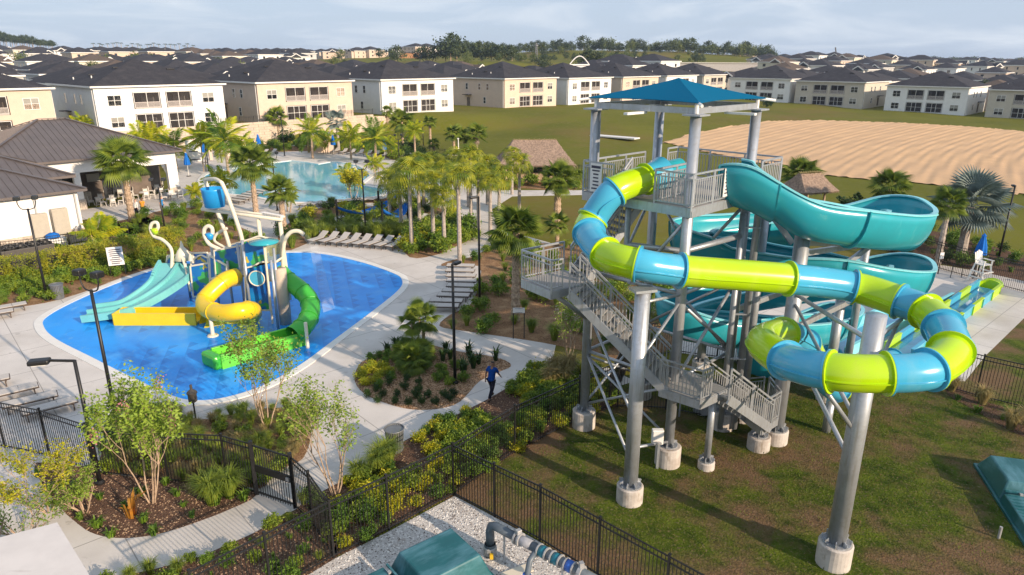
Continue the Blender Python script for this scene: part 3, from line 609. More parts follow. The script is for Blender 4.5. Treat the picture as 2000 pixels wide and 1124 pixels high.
# fabric canopy: four panels with a short ridge, hollow edges
cn = [off(p, 1.12, 12.72) for p in cs]; apx = Vector((cen.x, cen.y, 13.38))
b = MB()
for i in range(4):
    A, B = cn[i], cn[(i+1) % 4]; n = 12; vs = []; fs = []
    for r_ in range(n+1):
        t = r_/n
        for c in range(n+1):
            s = c/n; e = A.lerp(B, s); pull = 4*s*(1-s)
            q = apx.lerp(e, t); ctr = Vector((cen.x, cen.y, q.z)); q = q.lerp(ctr, .17*pull*t)
            q.z = 13.38-(13.38-e.z)*(t**.86)-.05*pull*t*(1-t)+.02*pull*t; vs.append(q)
    for r_ in range(n):
        for c in range(n): k = r_*(n+1)+c; fs.append((k, k+1, k+n+2, k+n+1))
    b.add(vs, fs)
b.build('shade_canopy', 'canopy', tw, solid=.02)
# floor
PLZ = 9.5
pl = [off(TL, 1.13), off(TF, 1.13), off(TR_, 1.13)+(TB-TL)*.42, off(TB, 1.13)+(TB-TL)*.42]
def deckplate(parent, pts, z, name='grating_floor'):
    MB().prism([(p.x, p.y) for p in pts], z-.06, z).build(name, 'grating', parent)
    n = len(pts)
    for i in range(n):
        a, c = pts[i], pts[(i+1) % n]; MB().bar((a.x, a.y, z-.16), (c.x, c.y, z-.16), .07, .30).build('edge_beam', 'galv', parent)
deckplate(tw, pl, PLZ, 'platform_floor')
for t in (.33, .66): a = pl[0].lerp(pl[3], t); c = pl[1].lerp(pl[2], t); MB().bar((a.x, a.y, PLZ-.2), (c.x, c.y, PLZ-.2), .12, .24).build('floor_joist', 'galv', tw)
BAL = {}; RC = [0]
def railing(parent, p, q, h=1.07, gap=.125, posts=True, solid=False):
    RC[0] = (RC[0]+1) % 11; p = Vector(p); q = Vector(q); L = Vector((q.x-p.x, q.y-p.y, 0)).length; b = MB(); h = h+.0017*RC[0]; up = Vector((0, 0, h))
    b.bar(p+up, q+up, .052+.0012*RC[0]); b.bar(p+up*.84, q+up*.84, .035); b.bar(p+up*.08, q+up*.08, .035)
    k = max(1, round(L/1.3))
    for i in range(k+1): e = p.lerp(q, i/k); b.bar(e-Vector((0, 0, .12)), e+up, .050+.0011*RC[0])
    o = b.build('railing', 'galv', parent)
    hh = round(h*.76, 2)
    if hh not in BAL: BAL[hh] = plain_me('baluster', lambda b: b.box((0, 0, 0), (.027, .027, hh)), 'galv_dark')
    n = int(L/gap)
    for i in range(1, n):
        e = p.lerp(q, i/n)+up*.46; inst('baluster', BAL[hh], o, e)
    return o
def zz(p, z): return Vector((p.x, p.y, z))
mFL = (TF+TL)/2
railing(tw, zz(pl[0], PLZ), zz(pl[0].lerp(pl[1], .30), PLZ)); railing(tw, zz(pl[0].lerp(pl[1], .68), PLZ), zz(pl[1], PLZ))
railing(tw, zz(pl[1], PLZ), zz(pl[1].lerp(pl[2], .42), PLZ)); railing(tw, zz(pl[1].lerp(pl[2], .75), PLZ), zz(pl[2], PLZ))
railing(tw, zz(pl[2], PLZ), zz(pl[3], PLZ)); railing(tw, zz(pl[0], PLZ), zz(pl[0].lerp(pl[3], .62), PLZ)); railing(tw, zz(pl[0].lerp(pl[3], .88), PLZ), zz(pl[3], PLZ))
ia = pl[0].lerp(pl[1], .68); ib = pl[3].lerp(pl[2], .62); railing(tw, zz(ia, PLZ), zz(ia.lerp(ib, .45), PLZ))
# notice boards on the rails, with printed lines
def board(parent, p, d, w, h, z, lines, name='notice_board'):
    nrm = Vector((d.y, -d.x, 0)).normalized(); b = MB(); a = p-d*w/2; c = p+d*w/2; b.bar((a.x, a.y, z), (c.x, c.y, z), .02, h); o = b.build(name, 'paper', parent)
    t = MB()
    for i in range(lines):
        zz_ = z+h/2-h*(i+1)/(lines+1); f = .8 if i == 0 else rnd.uniform(.45, .75); a2 = p-d*w*f/2+nrm*.016; c2 = p+d*w*f/2+nrm*.016
        t.bar((a2.x, a2.y, zz_), (c2.x, c2.y, zz_), .004, h*(.05 if i else .09))
    t.build('printed_lines', 'ink', o); return o
dv = (TR_-TF).normalized(); q = pl[1].lerp(pl[2], .33)+Vector((.05, -.05, 0)); board(tw, q, dv, .42, .95, PLZ+.62, 7)
dv2 = (TF-TL).normalized(); q = pl[0].lerp(pl[1], .14)+Vector((-.05, -.05, 0)); board(tw, q, dv2, .5, 1.0, PLZ+.55, 7)
# flights of stairs
def flight(parent, p, q, wv, n=None):
    p = Vector(p); q = Vector(q); wv = Vector(wv); n = n or max(3, int(abs(p.z-q.z)/.19)); f = MB()
    for s in (-.5, .5):
        a = p+wv*s; c = q+wv*s; MB().bar(a-Vector((0, 0, .12)), c-Vector((0, 0, .12)), .07, .30).build('stringer', 'galv', parent)
        railing(parent, a, c, 1.0)
    d = (q-p); run = Vector((d.x, d.y, 0)); st = run/n
    if 'tread' not in BAL: BAL['tread'] = plain_me('stair_tread', lambda b: b.box((0, 0, 0), (1., .27, .05)), 'grating')
    for i in range(n):
        e = p.lerp(q, (i+.5)/n); inst('stair_tread', BAL['tread'], parent, e, (0, 0, math.atan2(wv.y, wv.x)), scale=(wv.length-.08, 1, 1))
Z1, Z2, Z3 = 6.4, 3.35, 1.35
L1 = [Vector((.35, 24.1, 0)), Vector((1.35, 22.75, 0)), Vector((2.95, 23.95, 0)), Vector((1.95, 25.3, 0))]
deckplate(tw, L1, Z1, 'landing')
railing(tw, zz(L1[0], Z1), zz(L1[1], Z1)); railing(tw, zz(L1[0], Z1), zz(L1[3], Z1)); railing(tw, zz(L1[1], Z1), zz(L1[1].lerp(L1[2], .25), Z1))
L2 = [Vector((5.05, 21.5, 0)), Vector((6.2, 20.55, 0)), Vector((7.35, 21.45, 0)), Vector((6.25, 22.9, 0))]
deckplate(tw, L2, Z2, 'landing')
railing(tw, zz(L2[1], Z2), zz(L2[0], Z2)); railing(tw, zz(L2[1], Z2), zz(L2[1].lerp(L2[2], .35), Z2)); railing(tw, zz(L2[0], Z2), zz(L2[0].lerp(L2[3], .1), Z2))
L3 = [Vector((9.05, 22.35, 0)), Vector((9.9, 23.1, 0)), Vector((9.9, 24.3, 0)), Vector((8.6, 23.9, 0))]
deckplate(tw, L3, Z3, 'landing'); railing(tw, zz(L3[0], Z3), zz(L3[1], Z3)); railing(tw, zz(L3[1], Z3), zz(L3[2], Z3))
w2 = Vector((.55, .75, 0)).normalized()*1.15
flight(tw, (2.2, 23.3, Z1), (5.45, 21.9, Z2), Vector((.40, .93, 0))*1.1)
flight(tw, (4.75, 25.75, PLZ), (2.45, 24.5, Z1), Vector((.48, -.87, 0))*1.1)
flight(tw, (6.9, 21.3, Z2), (9.1, 22.9, Z3), Vector((-.58, .81, 0))*1.1)
flight(tw, (9.3, 24.2, Z3), (8.1, 26.3, .1), Vector((.86, .5, 0))*1.1)
for p, z in ((Vector((1.5, 23.9, 0)), Z1), (Vector((7.1, 21.55, 0)), Z2), (Vector((9.6, 23.2, 0)), Z3)): pass
post(tw, Vector((7.02, 21.85, 0)), Z2-.32, .12, (.3, .3)); post(tw, Vector((9.35, 23.2, 0)), Z3-.32, .16, (.42, .55), name='landing_post'); 
def brace(parent, a, b, r=.06, name='brace'): return MB().tube([a, b], r, 10).build(name, 'galv', parent, smooth=True)
brace(tw, zz(TL, 4.6), (1.5, 23.2, Z1-.3), .08); brace(tw, zz(TL, 4.6), (2.0, 25.0, Z1-.3), .07)
for i in range(4):
    a, c = cs[i], cs[(i+1) % 4]; m_ = (a+c)/2
    if i != 1: brace(tw, zz(a, 9.1), zz(m_, 6.55), .06); brace(tw, zz(c, 9.1), zz(m_, 6.55), .06); MB().lathe([(.22, -.03), (.22, .03)], 12, (m_.x, m_.y, 6.5)).build('gusset', 'galv', tw)
    brace(tw, zz(a, 6.5), zz(c, 6.5), .07, 'horizontal_strut')
    if i in (1, 2): brace(tw, zz(a, 6.2), zz(c, 3.4), .06); brace(tw, zz(a, 3.2), zz(c, 6.3), .06)
    brace(tw, zz(a, 3.3), zz(c, 3.3), .06, 'horizontal_strut')
    if i in (0, 3): brace(tw, zz(a, 3.1), zz(c, 1.0), .05); brace(tw, zz(a, 1.0), zz(c, 3.1), .05)
# pump pipes up to the slide starts
pp = MB(); pp.tube([(8.75, 24.35, .2), (8.75, 24.35, 9.0), (8.75, 24.1, 9.25)], .13, 10); pp.tube([(8.2, 24.3, .2), (8.2, 24.3, 8.8)], .11, 10)
pp.build('water_riser_pipe', 'galv', tw, smooth=True)
pp = MB(); pp.tube([(8.15, 24.25, 8.0), (5.75, 22.5, 7.9), (4.1, 23.5, 7.85), (4.0, 23.6, 7.85), (4.0, 23.6, 9.2)], .1, 10); pp.build('water_feed_pipe', 'galv', tw, smooth=True)
for z in (3.2, 5.0, 6.8, 8.3): MB().box((8.5, 24.3, z), (.75, .1, .05), R(-5)).build('pipe_clamp', 'galv', tw)
eb = thing('electrical_box', 'white electrical box on a steel upright between the two front tower footings', 'electrical box', G(1283, 915))
MB().box((0, 0, .55), (.09, .09, 1.1)).build('upright', 'galv', eb); MB().box((-.1, -.14, 1.38), (.40, .2, .56)).build('enclosure', 'white_trim', eb, bevel=.02); MB().box((-.1, -.25, 1.38), (.34, .015, .48)).build('door', 'paper', eb)
rb = thing('extinguisher_box', 'red fire extinguisher box seen through the lower tower stairs', 'extinguisher box', Vector((6.9, 25.6, 0)))
MB().box((0, 0, .5), (.06, .06, 1.0)).build('post', 'galv', rb); MB().box((0, -.06, 1.35), (.35, .22, .75)).build('cabinet', 'red', rb, bevel=.02)
# ---------------------------------------------------------------- enclosed tube slide
def cr_path(pts, n=10): return smooth_poly(pts, n, closed=False)
ts = thing('tube_slide', 'enclosed tube water slide in alternating lime green and sky blue rings', 'water slide')
tp = [(1262, 350, 23.7, 's'), (1200, 374, 23.0, 'l'), (1158, 428, 23.0, 's'), (1150, 455, 22.3, 'l'), (1182, 496, 20.8, 's'), (1245, 516, 19.8, 'l'), (1330, 529, 20.0, 's'), (1541, 545, 20.4, 'l'), (1667, 561, 20.6, 's'), (1757, 589, 19.7, 'l'), (1807, 608, 19.0, 's'), (1842, 640, 17.9, 'l'), (1857, 686, 16.4, 's'), (1815, 722, 15.6, 'l'), (1732, 730, 15.5, 's'), (1622, 726, 15.8, 'l'), (1535, 704, 17.2, 's'), (1490, 668, 19.2, None), (1530, 652, 21.2, 'l'), (1572, 672, 22.5, 's'), (1600, 722, 23.6, 'l'), (1634, 758, 24.2, 's'), (1690, 733, 27.0, 'l'), (1742, 703, 29.6, 's')]
P3 = [Y(u, v, d) for u, v, d, c in tp]; NS = 14; path = cr_path(P3, NS); RT = .475
def seg(parent, pts, r, m, n=28):
    o = MB().tube(pts, r, n, cap=False).build('tube_section', m, parent, smooth=True); return o
def frame_at(path, i):
    t = (path[min(i+1, len(path)-1)]-path[max(i-1, 0)]).normalized(); s = t.cross(Vector((0, 0, 1))).normalized(); return t, s, s.cross(t).normalized()
segs = []; st = 0
colr = {'s': 'sky', 'l': 'lime'}
bounds = [i for i in range(len(tp)) if tp[i][3]]
prev = 'l'
for bi in range(len(bounds)-1):
    i0, i1 = bounds[bi]*NS, bounds[bi+1]*NS; prev = 'lime' if bi % 2 == 0 else 'sky'
    s_ = seg(ts, path[i0:i1+1], RT, prev)
    sm = MB()
    for sd_ in (-1, 1):
        pl_ = []
        for i in range(i0, i1+1): t, s, u_ = frame_at(path, i); pl_.append(path[i]+s*sd_*(RT+.012)-u_*.06)
        for a, c in zip(pl_[:-1], pl_[1:]): sm.bar(a, c, .045, .03)
    sm.build('seam_flange', prev, s_)
    for e, dr, mm in ((i0, 1, prev), (i1, -1, prev)):
        t, s, u_ = frame_at(path, e); c0 = path[e]+t*dr*.004; c1 = path[e]+t*dr*.045; n = 32
        vs = [c+(s*math.cos(2*PI*j/n)+u_*math.sin(2*PI*j/n))*r for c, r in ((c0, RT-.01), (c0, RT+.085), (c1, RT+.085), (c1, RT-.01)) for j in range(n)]
        fs = [(k*n+j, k*n+(j+1) % n, (k+1)*n+(j+1) % n, (k+1)*n+j) for k in range(3) for j in range(n)]
        MB().add(vs, fs).build('ring_flange', mm, s_)
# entrance hood and start tub
t0 = (path[0]-path[2]).normalized(); hd = [path[0]+t0*k for k in (.0, .5, .75)]
MB().tube(hd, [RT+.0, RT+.03, RT+.12], 28, cap=False).build('entry_hood', 'sky', ts, smooth=True)
MB().tube([path[0]+t0*.7, path[0]+t0*1.6], [.42, .35], 16, cap=False).build('start_tub', 'teal', ts, smooth=True)
PA, PB, F6, F8, F7 = G(1229, 978), G(1626, 1100), G(1513, 862), G(1613, 843), G(1640, 700)
post(ts, Vector((PA.x, PA.y, 0)), 7.35, .235, (.44, .62)); post(ts, Vector((PB.x, PB.y, 0)), 7.75, .26, (.48, .75)); post(ts, Vector((F8.x, F8.y, 0)), 1.35, .16, None)
p_ = G(1640, 720); post(ts, Vector((p_.x+.1, p_.y-.4, 0)), 6.6, .17, (.35, .4))
def cpt(u, v, d): return Y(u, v, d)
T6 = zz(F6, 6.0); TBp = zz(PB, 7.2)
for a, b_, r in ((T6, zz(PB, 7.0), .07), (zz(F6, 5.7), zz(PB, 4.6), .06), (zz(PB, 7.0), Y(1760, 625, 19.2), .06), (zz(PB, 5.2), Y(1755, 628, 19.2), .055), (zz(PA, 5.0), zz(TF, 6.3), .05), (zz(PA, 7.0), zz(TF, 6.5), .05), (zz(PA, 3.0), zz(TL, 4.9), .05), (zz(PA, 1.4), zz(TL, 3.2), .05), (zz(PB, 4.3), Y(1600, 745, 16.2), .06), (zz(F6, 4.3), zz(PB, 3.4), .07), (zz(PA, 2.0), zz(TF, .9), .05)):
    brace(ts, a, b_, r, 'support_arm')
MB().box(tuple(zz(PA, 7.42)), (.7, .5, .08), .3).build('saddle_plate', 'galv', ts)
# ---------------------------------------------------------------- open teal flume
fp = [(1428, 318, 23.9), (1466, 322, 23.5), (1512, 352, 23.3), (1575, 392, 23.2), (1660, 408, 23.4), (1728, 418, 24.0), (1774, 421, 25.2), (1776, 414, 27.0), (1730, 408, 28.3), (1620, 418, 28.7), (1490, 428, 28.8), (1385, 432, 28.2), (1350, 445, 27.2), (1380, 466, 26.4), (1450, 480, 26.2), (1540, 490, 25.6), (1640, 508, 25.0), (1725, 526, 25.2), (1776, 532, 26.3), (1776, 522, 28.4), (1720, 520, 29.6), (1600, 536, 30.2), (1480, 556, 30.6), (1380, 574, 30.2), (1318, 592, 29.0), (1350, 612, 28.2), (1440, 622, 28.4), (1540, 630, 29.0), (1620, 622, 30.6), (1650, 612, 32.4), (1620, 618, 33.6), (1540, 640, 33.2), (1480, 664, 31.8), (1480, 690, 30.2), (1540, 700, 29.8), (1610, 690, 30.8)]
FPp = [Y(*q) for q in fp]
for i in range(1, len(FPp)): FPp[i].z = min(FPp[i].z, FPp[i-1].z-.10)
FPp = [Vector((p.x, p.y, max(p.z, .85))) for p in FPp]
fpath = cr_path(FPp, 8)
def usect(path, i, r, dep, lip=0., bank=0.):
    t, s, u_ = frame_at(path, i); s = Vector((s.x, s.y, 0)).normalized(); z = Vector((0, 0, 1)); out = []
    a1 = path[max(i-6, 0)]; a2 = path[i]; a3 = path[min(i+6, len(path)-1)]; d1 = (a2-a1); d2 = (a3-a2); d1.z = d2.z = 0
    cv = 0
    if d1.length > 1e-3 and d2.length > 1e-3: cv = d1.normalized().cross(d2.normalized()).z
    hl, hr = max(0, -cv)*.5, max(0, cv)*.5     # the outer wall of a bend stands higher
    N_ = 14
    for k in range(N_+1):
        a = PI*k/N_; x = -math.cos(a)*r; y = -math.sin(a)*dep
        w = (1-abs(math.sin(a)))
        y += (hl if k < N_/2 else hr)*w**1.2
        out.append(path[i]+s*x+z*y)
    return out, s, z
def flume(parent, path, i0, i1, m, r=.82, dep=1.25, lipm='teal_rim', name='flume_section'):
    vs = []; fs = []; lv = MB(); n1 = None; L = []; Rr = []
    for i in range(i0, i1+1):
        inn, s, z = usect(path, i, r-.05, dep-.05); out, _, _ = usect(path, i, r, dep); 
        rg = inn+list(reversed(out)); n1 = len(rg); vs += rg; L.append((inn[0], s)); Rr.append((inn[-1], s))
    for i in range(i1-i0):
        for j in range(n1): fs.append((i*n1+j, i*n1+(j+1) % n1, (i+1)*n1+(j+1) % n1, (i+1)*n1+j))
    o = MB().add(vs, fs).build(name, m, parent, smooth=True)
    for S in (L, Rr):
        lv = MB()
        for (a, sa), (c, sc_) in zip(S[:-1], S[1:]): lv.bar(a+Vector((0, 0, .01)), c+Vector((0, 0, .01)), .17, .06)
        lv.build('rim', lipm, o)
    # joint ribs
    rb_ = MB()
    a, s, z = usect(path, i0, r+.004, dep+.004); c, _, _ = usect(path, i0, r+.085, dep+.085); t = frame_at(path, i0)[0]*.05
    nn = len(a); vs2 = a+c+[q+t for q in a]+[q+t for q in c]; f2 = []
    for j in range(nn-1): f2 += [(j, j+1, nn+j+1, nn+j), (2*nn+j+1, 2*nn+j, 3*nn+j, 3*nn+j+1), (nn+j, nn+j+1, 3*nn+j+1, 3*nn+j)]
    rb_.add(vs2, f2).build('joint_rib', m, o)
    return o
fl = thing('open_flume_slide', 'wide open teal flume slide that coils down behind the tower', 'water slide')
k = 0; step = 16
while k < len(fpath)-1:
    e = min(k+step, len(fpath)-1); flume(fl, fpath, k, e, 'teal', r=(.98 if k < 16 else (.92 if k < 48 else .82)), dep=(1.45 if k < 16 else 1.3)); k = e
post(fl, Vector((F6.x, F6.y, 0)), 8.55, .265, (.46, .55))
post(fl, Vector((9.4, 25.4, 0)), 9.0, .16, (.40, .55))
arms = [(zz(F6, 7.9), Y(1760, 476, 25.6)), (zz(F6, 7.5), Y(1745, 470, 26.4)), (zz(F6, 5.6), Y(1700, 480, 25.6)), (zz(F6, 7.2), Y(1560, 452, 28.0)), (Vector((9.4, 25.4, 8.8)), Vector((10.6, 25.6, 7.4))), (zz(F6, 4.6), Y(1720, 560, 26.5)), (zz(TR_, 5.0), Y(1560, 560, 27.5)), (Vector((9.4, 25.4, 5.2)), Y(1480, 590, 29.6))]
for a, b_ in arms: MB().bar(a, b_, .12, .2).build('support_arm', 'galv', fl)
p_ = Vector((13.6, 27.2, 0)); post(fl, p_, 4.9, .2, (.4, .4)); p_ = Vector((9.0, 30.4, 0)); post(fl, p_, 2.4, .2, (.4, .4))
# ---------------------------------------------------------------- run-out troughs on the deck
def trough(name, label, a, b, w, h, m_side, m_floor, alt=None, hood=False):
    t = thing(name, label, 'slide run-out'); a = Vector(a); b = Vector(b); d = (b-a); L = d.length; d.normalize(); s = Vector((d.y, -d.x, 0))
    n = max(3, int(L/1.9))
    for i in range(n):
        p = a+d*L*i/n; q = a+d*L*(i+1)/n
        for sd_ in (-1, 1):
            m = m_side if not alt or (i+(sd_ > 0)) % 2 else alt
            bb = MB(); o = s*sd_*w/2; z = Vector((0, 0, 1))
            bb.bar(p+o+z*h/2, q+o+z*h/2, .07, h); bb.bar(p+o*1.06+z*(h+.03), q+o*1.06+z*(h+.03), .17, .05); bb.bar(p+o*.86+z*.12, q+o*.86+z*.12, .14, .16)
            bb.bar(p+o*1.08+z*h/2, p+o*1.08+z*h/2+d*.06, .12, h)
            bb.build('side_panel', m, t)
    c = (a+b)/2; bb = MB(); bb.bar(a+Vector((0, 0, .1)), b+Vector((0, 0, .1)), w-.1, .12); bb.build('trough_floor', m_floor, t)
    bb = MB(); bb.bar(a+Vector((0, 0, .185)), b+Vector((0, 0, .185)), w-.24, .02); bb.build('running_water', 'water_thin', t)
    if hood:
        bb = MB(); N_ = 12; vs = []
        for k in range(N_+1):
            an = PI*k/N_
            for dd, rr in ((0, 1), (.5, .93)): vs.append(b+s*(math.cos(an)*w*.56*rr)+d*(dd+.45*math.sin(an))+Vector((0, 0, h*.55+math.sin(an)*.32*(1 if dd else .9))))
        vs2 = [Vector((v.x, v.y, .05)) for v in vs[::2]]
        fs = [(2*k, 2*k+2, 2*k+3, 2*k+1) for k in range(N_)]
        m_ = len(vs); fs += [(2*k, m_+k, m_+k+1, 2*k+2) for k in range(N_)]
        bb.add(vs+vs2, fs); bb.build('end_bumper', alt or m_side, t, solid=.05)
    return t
ra, rb2 = G(1752, 700, 0), G(1930, 570, 0)
trough('slide_runout', 'lime green and pale blue run-out trough reaching to the lifeguard chair', ra, rb2, 1.15, .62, 'sky', 'water_thin', 'lime', True)
trough('slide_runout', 'plain teal run-out trough below the coiled teal flume', G(1618, 694, 0), G(1830, 585, 0), 1.5, .6, 'teal_rim', 'teal')
# ---------------------------------------------------------------- splash play structure
sp_ = thing('splash_play_structure', 'climbing splash play structure with mural panels, white pipes and bent arches', 'play structure')
def pipe(pts, r, m='cream_pipe', name='bent_pipe', par=None, n=10): return MB().tube(smooth_poly([Y(*p) for p in pts], 5, closed=False) if len(pts) > 2 else [Y(*p) for p in pts], r, n).build(name, m, par or sp_, smooth=True)
def panel(q, m='mural', frame=True, name='mural_panel'):
    P = [Y(*p) for p in q]; nrm = (P[1]-P[0]).cross(P[3]-P[0]).normalized()*.02
    o = MB().add([p-nrm for p in P]+[p+nrm for p in P], [(3, 2, 1, 0), (4, 5, 6, 7), (0, 1, 5, 4), (1, 2, 6, 5), (2, 3, 7, 6), (3, 0, 4, 7)]).build(name, m, sp_)
    if frame:
        b = MB()
        for i in range(4): b.bar(P[i], P[(i+1) % 4], .09)
        b.build('panel_frame', 'cream_pipe', o)
    return o
panel([(478, 524, 36.6), (520, 514, 36.6), (528, 606, 36.4), (482, 606, 36.4)]); panel([(475, 471, 36.8), (517, 464, 36.8), (520, 514, 36.6), (478, 524, 36.6)], 'mural')
panel([(517, 464, 36.9), (548, 474, 37.2), (549, 510, 37.1), (521, 514, 36.9)], 'clear'); panel([(528, 500, 37.6), (551, 492, 37.8), (549, 470, 37.9), (527, 487, 37.6)], 'clear')
panel([(418, 490, 38.2), (470, 480, 38.0), (474, 556, 37.9), (424, 564, 38.1)]); panel([(372, 520, 39.2), (408, 514, 39.0), (412, 574, 38.8), (378, 580, 39.0)]); panel([(410, 500, 38.6), (444, 520, 37.6), (443, 535, 37.5), (412, 545, 38.6)]); panel([(373, 495, 40.2), (405, 494, 39.6), (409, 548, 39.2), (376, 568, 39.6)])
panel([(327, 500, 41.4), (360, 498, 41.0), (362, 530, 40.8), (324, 530, 41.2)]); panel([(444, 480, 39.4), (474, 472, 38.8), (476, 520, 38.6), (446, 520, 39.2)])
for u, vt, vb, d in ((412, 478, 568, 38.8), (360, 500, 560, 40.3), (463, 475, 610, 37.6), (473, 470, 640, 36.3), (534, 485, 650, 35.8), (552, 476, 600, 37.6), (529, 508, 660, 35.2), (444, 510, 585, 38.0), (374, 520, 570, 39.3)):
    t_ = Y(u, vt, d); MB().tube([(t_.x, t_.y, 0), t_], .075, 12).build('upright_post', 'galv', sp_, smooth=True)
a, b_, c, e = Y(362, 556, 40.0), Y(410, 568, 38.6), Y(455, 560, 39.6), Y(400, 545, 41.5)
for z, quad in ((1.3, (a, b_, c, e)), (2.4, (Y(468, 560, 37.5), Y(534, 566, 36.4), Y(552, 540, 38.2), Y(480, 545, 39.2)))):
    MB().prism([(q.x, q.y) for q in quad], z-.1, z).build('play_deck', 'footing', sp_)
pipe([(335, 530, 40.2), (336, 495, 40.4), (330, 480, 40.6), (316, 468, 40.8), (301, 462, 41), (294, 448, 41), (297, 437, 41), (306, 435, 41), (309, 443, 41), (306, 450, 41)], .10)
pipe([(445, 545, 38.0), (443, 512, 38.2), (432, 490, 38.3), (410, 478, 38.4), (400, 462, 38.5), (399, 449, 38.5), (406, 442, 38.5), (414, 446, 38.5), (415, 458, 38.5)], .11)
pipe([(462, 495, 38.6), (440, 484, 38.8), (420, 472, 39), (421, 460, 39), (432, 452, 39), (444, 446, 39)], .08)
for u, v, m in ((303, 452, 'lime'), (410, 462, 'bucket')):
    q = Y(u, v, 41 if u < 350 else 38.5); MB().lathe([(.14, -.18), (.24, .18)], 14, tuple(q)).build('small_bucket', m, sp_, smooth=True)
pipe([(553, 540, 36.8), (553, 492, 36.8), (557, 468, 36.8), (568, 454, 36.8), (583, 452, 36.8), (594, 459, 36.8)], .11)
pr = [Y(594, 459, 36.8), Y(612, 478, 37.2), Y(634, 498, 37.9)]; pr[2].z = .1
bb = MB(); wv = Vector((.25, .35, 0))
for k_ in range(2):
    A, B = pr[k_], pr[k_+1]; bb.add([A-wv*(.4+k_*.3), A+wv*(.4+k_*.3), B+wv*(.7+k_*.3), B-wv*(.7+k_*.3)], [(0, 1, 2, 3)])
bb.build('falling_water_sheet', 'mist', sp_)
# tipping bucket mast
pipe([(474, 475, 37.6), (468, 450, 37.6), (445, 385, 37.6), (433, 357, 37.6)], .11, 'cream_pipe', 'bucket_mast'); pipe([(453, 500, 39.2), (440, 455, 39.2), (415, 390, 39.2), (400, 352, 39.2)], .11, 'cream_pipe', 'bucket_mast')
pipe([(433, 357, 37.6), (420, 350, 38.2), (400, 351, 39.2)], .1, 'cream_pipe', 'mast_arch')
bt, bb_ = Y(419, 368, 38.4), Y(420, 404, 38.4); rr = .62
MB().lathe([(rr*.86, 0), (rr, (bt.z-bb_.z)*.9), (rr+.04, (bt.z-bb_.z)), (rr-.04, (bt.z-bb_.z)), (rr*.8, .08)], 24, (bb_.x, bb_.y, bb_.z)).build('tipping_bucket', 'bucket', sp_, smooth=True)
# water trough beam
pipe([(394, 409, 38.6), (552, 430, 37.0)], .09, 'cream_pipe', 'trough_beam'); pipe([(396, 405, 39.6), (556, 424, 38.0)], .06, 'cream_pipe', 'trough_beam')
for q in ((504, 428, 37.6), (547, 434, 37.2)):
    t_ = Y(*q); MB().tube([(t_.x+.1, t_.y, 1), t_], .11, 10).build('beam_post', 'cream_pipe', sp_, smooth=True)
for i in range(8): q = Y(515+i*5, 421+i*.9, 37.8-i*.08); MB().lathe([(.05, -.05), (.14, .18)], 8, tuple(q)).build('spill_cup', 'paper', sp_)
q = Y(515, 474, 36.0); MB().lathe([(.1, -.04), (.75, -.02), (.78, .05), (.1, .16)], 24, tuple(q)).build('water_umbrella', 'teal', sp_, smooth=True); MB().tube([(q.x, q.y, 0), q], .06, 8).build('umbrella_stem', 'cream_pipe', sp_)
q = Y(503, 543, 36.2); b = MB(); b.tube([(q.x+.42*math.cos(2*PI*k_/20), q.y-.12, q.z+.42*math.sin(2*PI*k_/20)) for k_ in range(21)], .035, 6, cap=False); b.build('porthole_ring', 'cream_pipe', sp_)
MB().tube([(q.x, q.y-.06, q.z), (q.x, q.y-.1, q.z)], .4, 20).build('porthole_dome', 'sky', sp_)
pipe([(478, 524, 36.4), (495, 520, 36.4), (508, 513, 36.4), (521, 512, 36.4)], .05); pipe([(475, 472, 36.7), (490, 467, 36.7), (505, 462, 36.7), (517, 464, 36.7)], .05)
pipe([(535, 515, 36), (546, 507, 36.4), (553, 503, 36.8)], .06); 
pipe([(324, 532, 40.8), (328, 505, 40.8), (350, 500, 40.4), (361, 520, 39.8), (372, 570, 38.8)], .06); pipe([(337, 540, 40.4), (341, 508, 40.4), (352, 502, 40.4)], .05)
q = Y(356, 490, 40.6); MB().lathe([(.55, -.55), (.30, 0), (.12, .22), (.03, .6)], 10, tuple(q)).build('spray_cone', 'cream_pipe', sp_, smooth=True)
for i in range(3): q = Y(372+i*6, 500+i*4, 40.0); MB().lathe([(.16, -.3), (.05, .25)], 8, tuple(q)).build('spray_cone', 'cream_pipe', sp_)
pipe([(380, 507, 39.9), (392, 499, 39.6), (405, 504, 39.2), (417, 505, 38.9)], .05)
# child slides
def tube_slide(name, label, pts, r, m, joints, n=16):
    t = thing(name, label, 'water slide'); P = [Y(*p) for p in pts]; pa = smooth_poly(P, 8, closed=False)
    k0 = 0
    for j in joints+[len(pa)-1]:
        s_ = MB().tube(pa[k0:j+1], r, 20, cap=False).build('slide_section', m, t, smooth=True)
        if j < len(pa)-1:
            tt, s, u_ = frame_at(pa, j); ring_ = [pa[j]+(s*math.cos(2*PI*q/24)+u_*math.sin(2*PI*q/24))*(r+.015) for q in range(25)]
            MB().tube(ring_, .022, 5, cap=False).build('joint_ring', m, s_)
        k0 = j
    return t
ys = tube_slide('yellow_spiral_slide', 'yellow spiral tube slide winding round the front of the play structure', [(462, 540, 37.3), (440, 548, 36.6), (414, 570, 36.0), (400, 588, 35.6), (405, 604, 34.8), (435, 612, 34.0), (470, 608, 33.9), (492, 606, 34.8), (490, 618, 36.0), (455, 626, 36.4), (420, 630, 36.0), (396, 628, 35.6)], .46, 'yellow', [10, 22, 36, 52, 66])
q = G(416, 657); MB().tube([(q.x, q.y, 0), (q.x, q.y, 1.5)], .1, 10).build('support_post', 'cream_pipe', ys); MB().lathe([(.3, .02), (.25, .09), (.1, .12)], 14, (q.x, q.y, 0)).build('post_base', 'cream_pipe', ys)
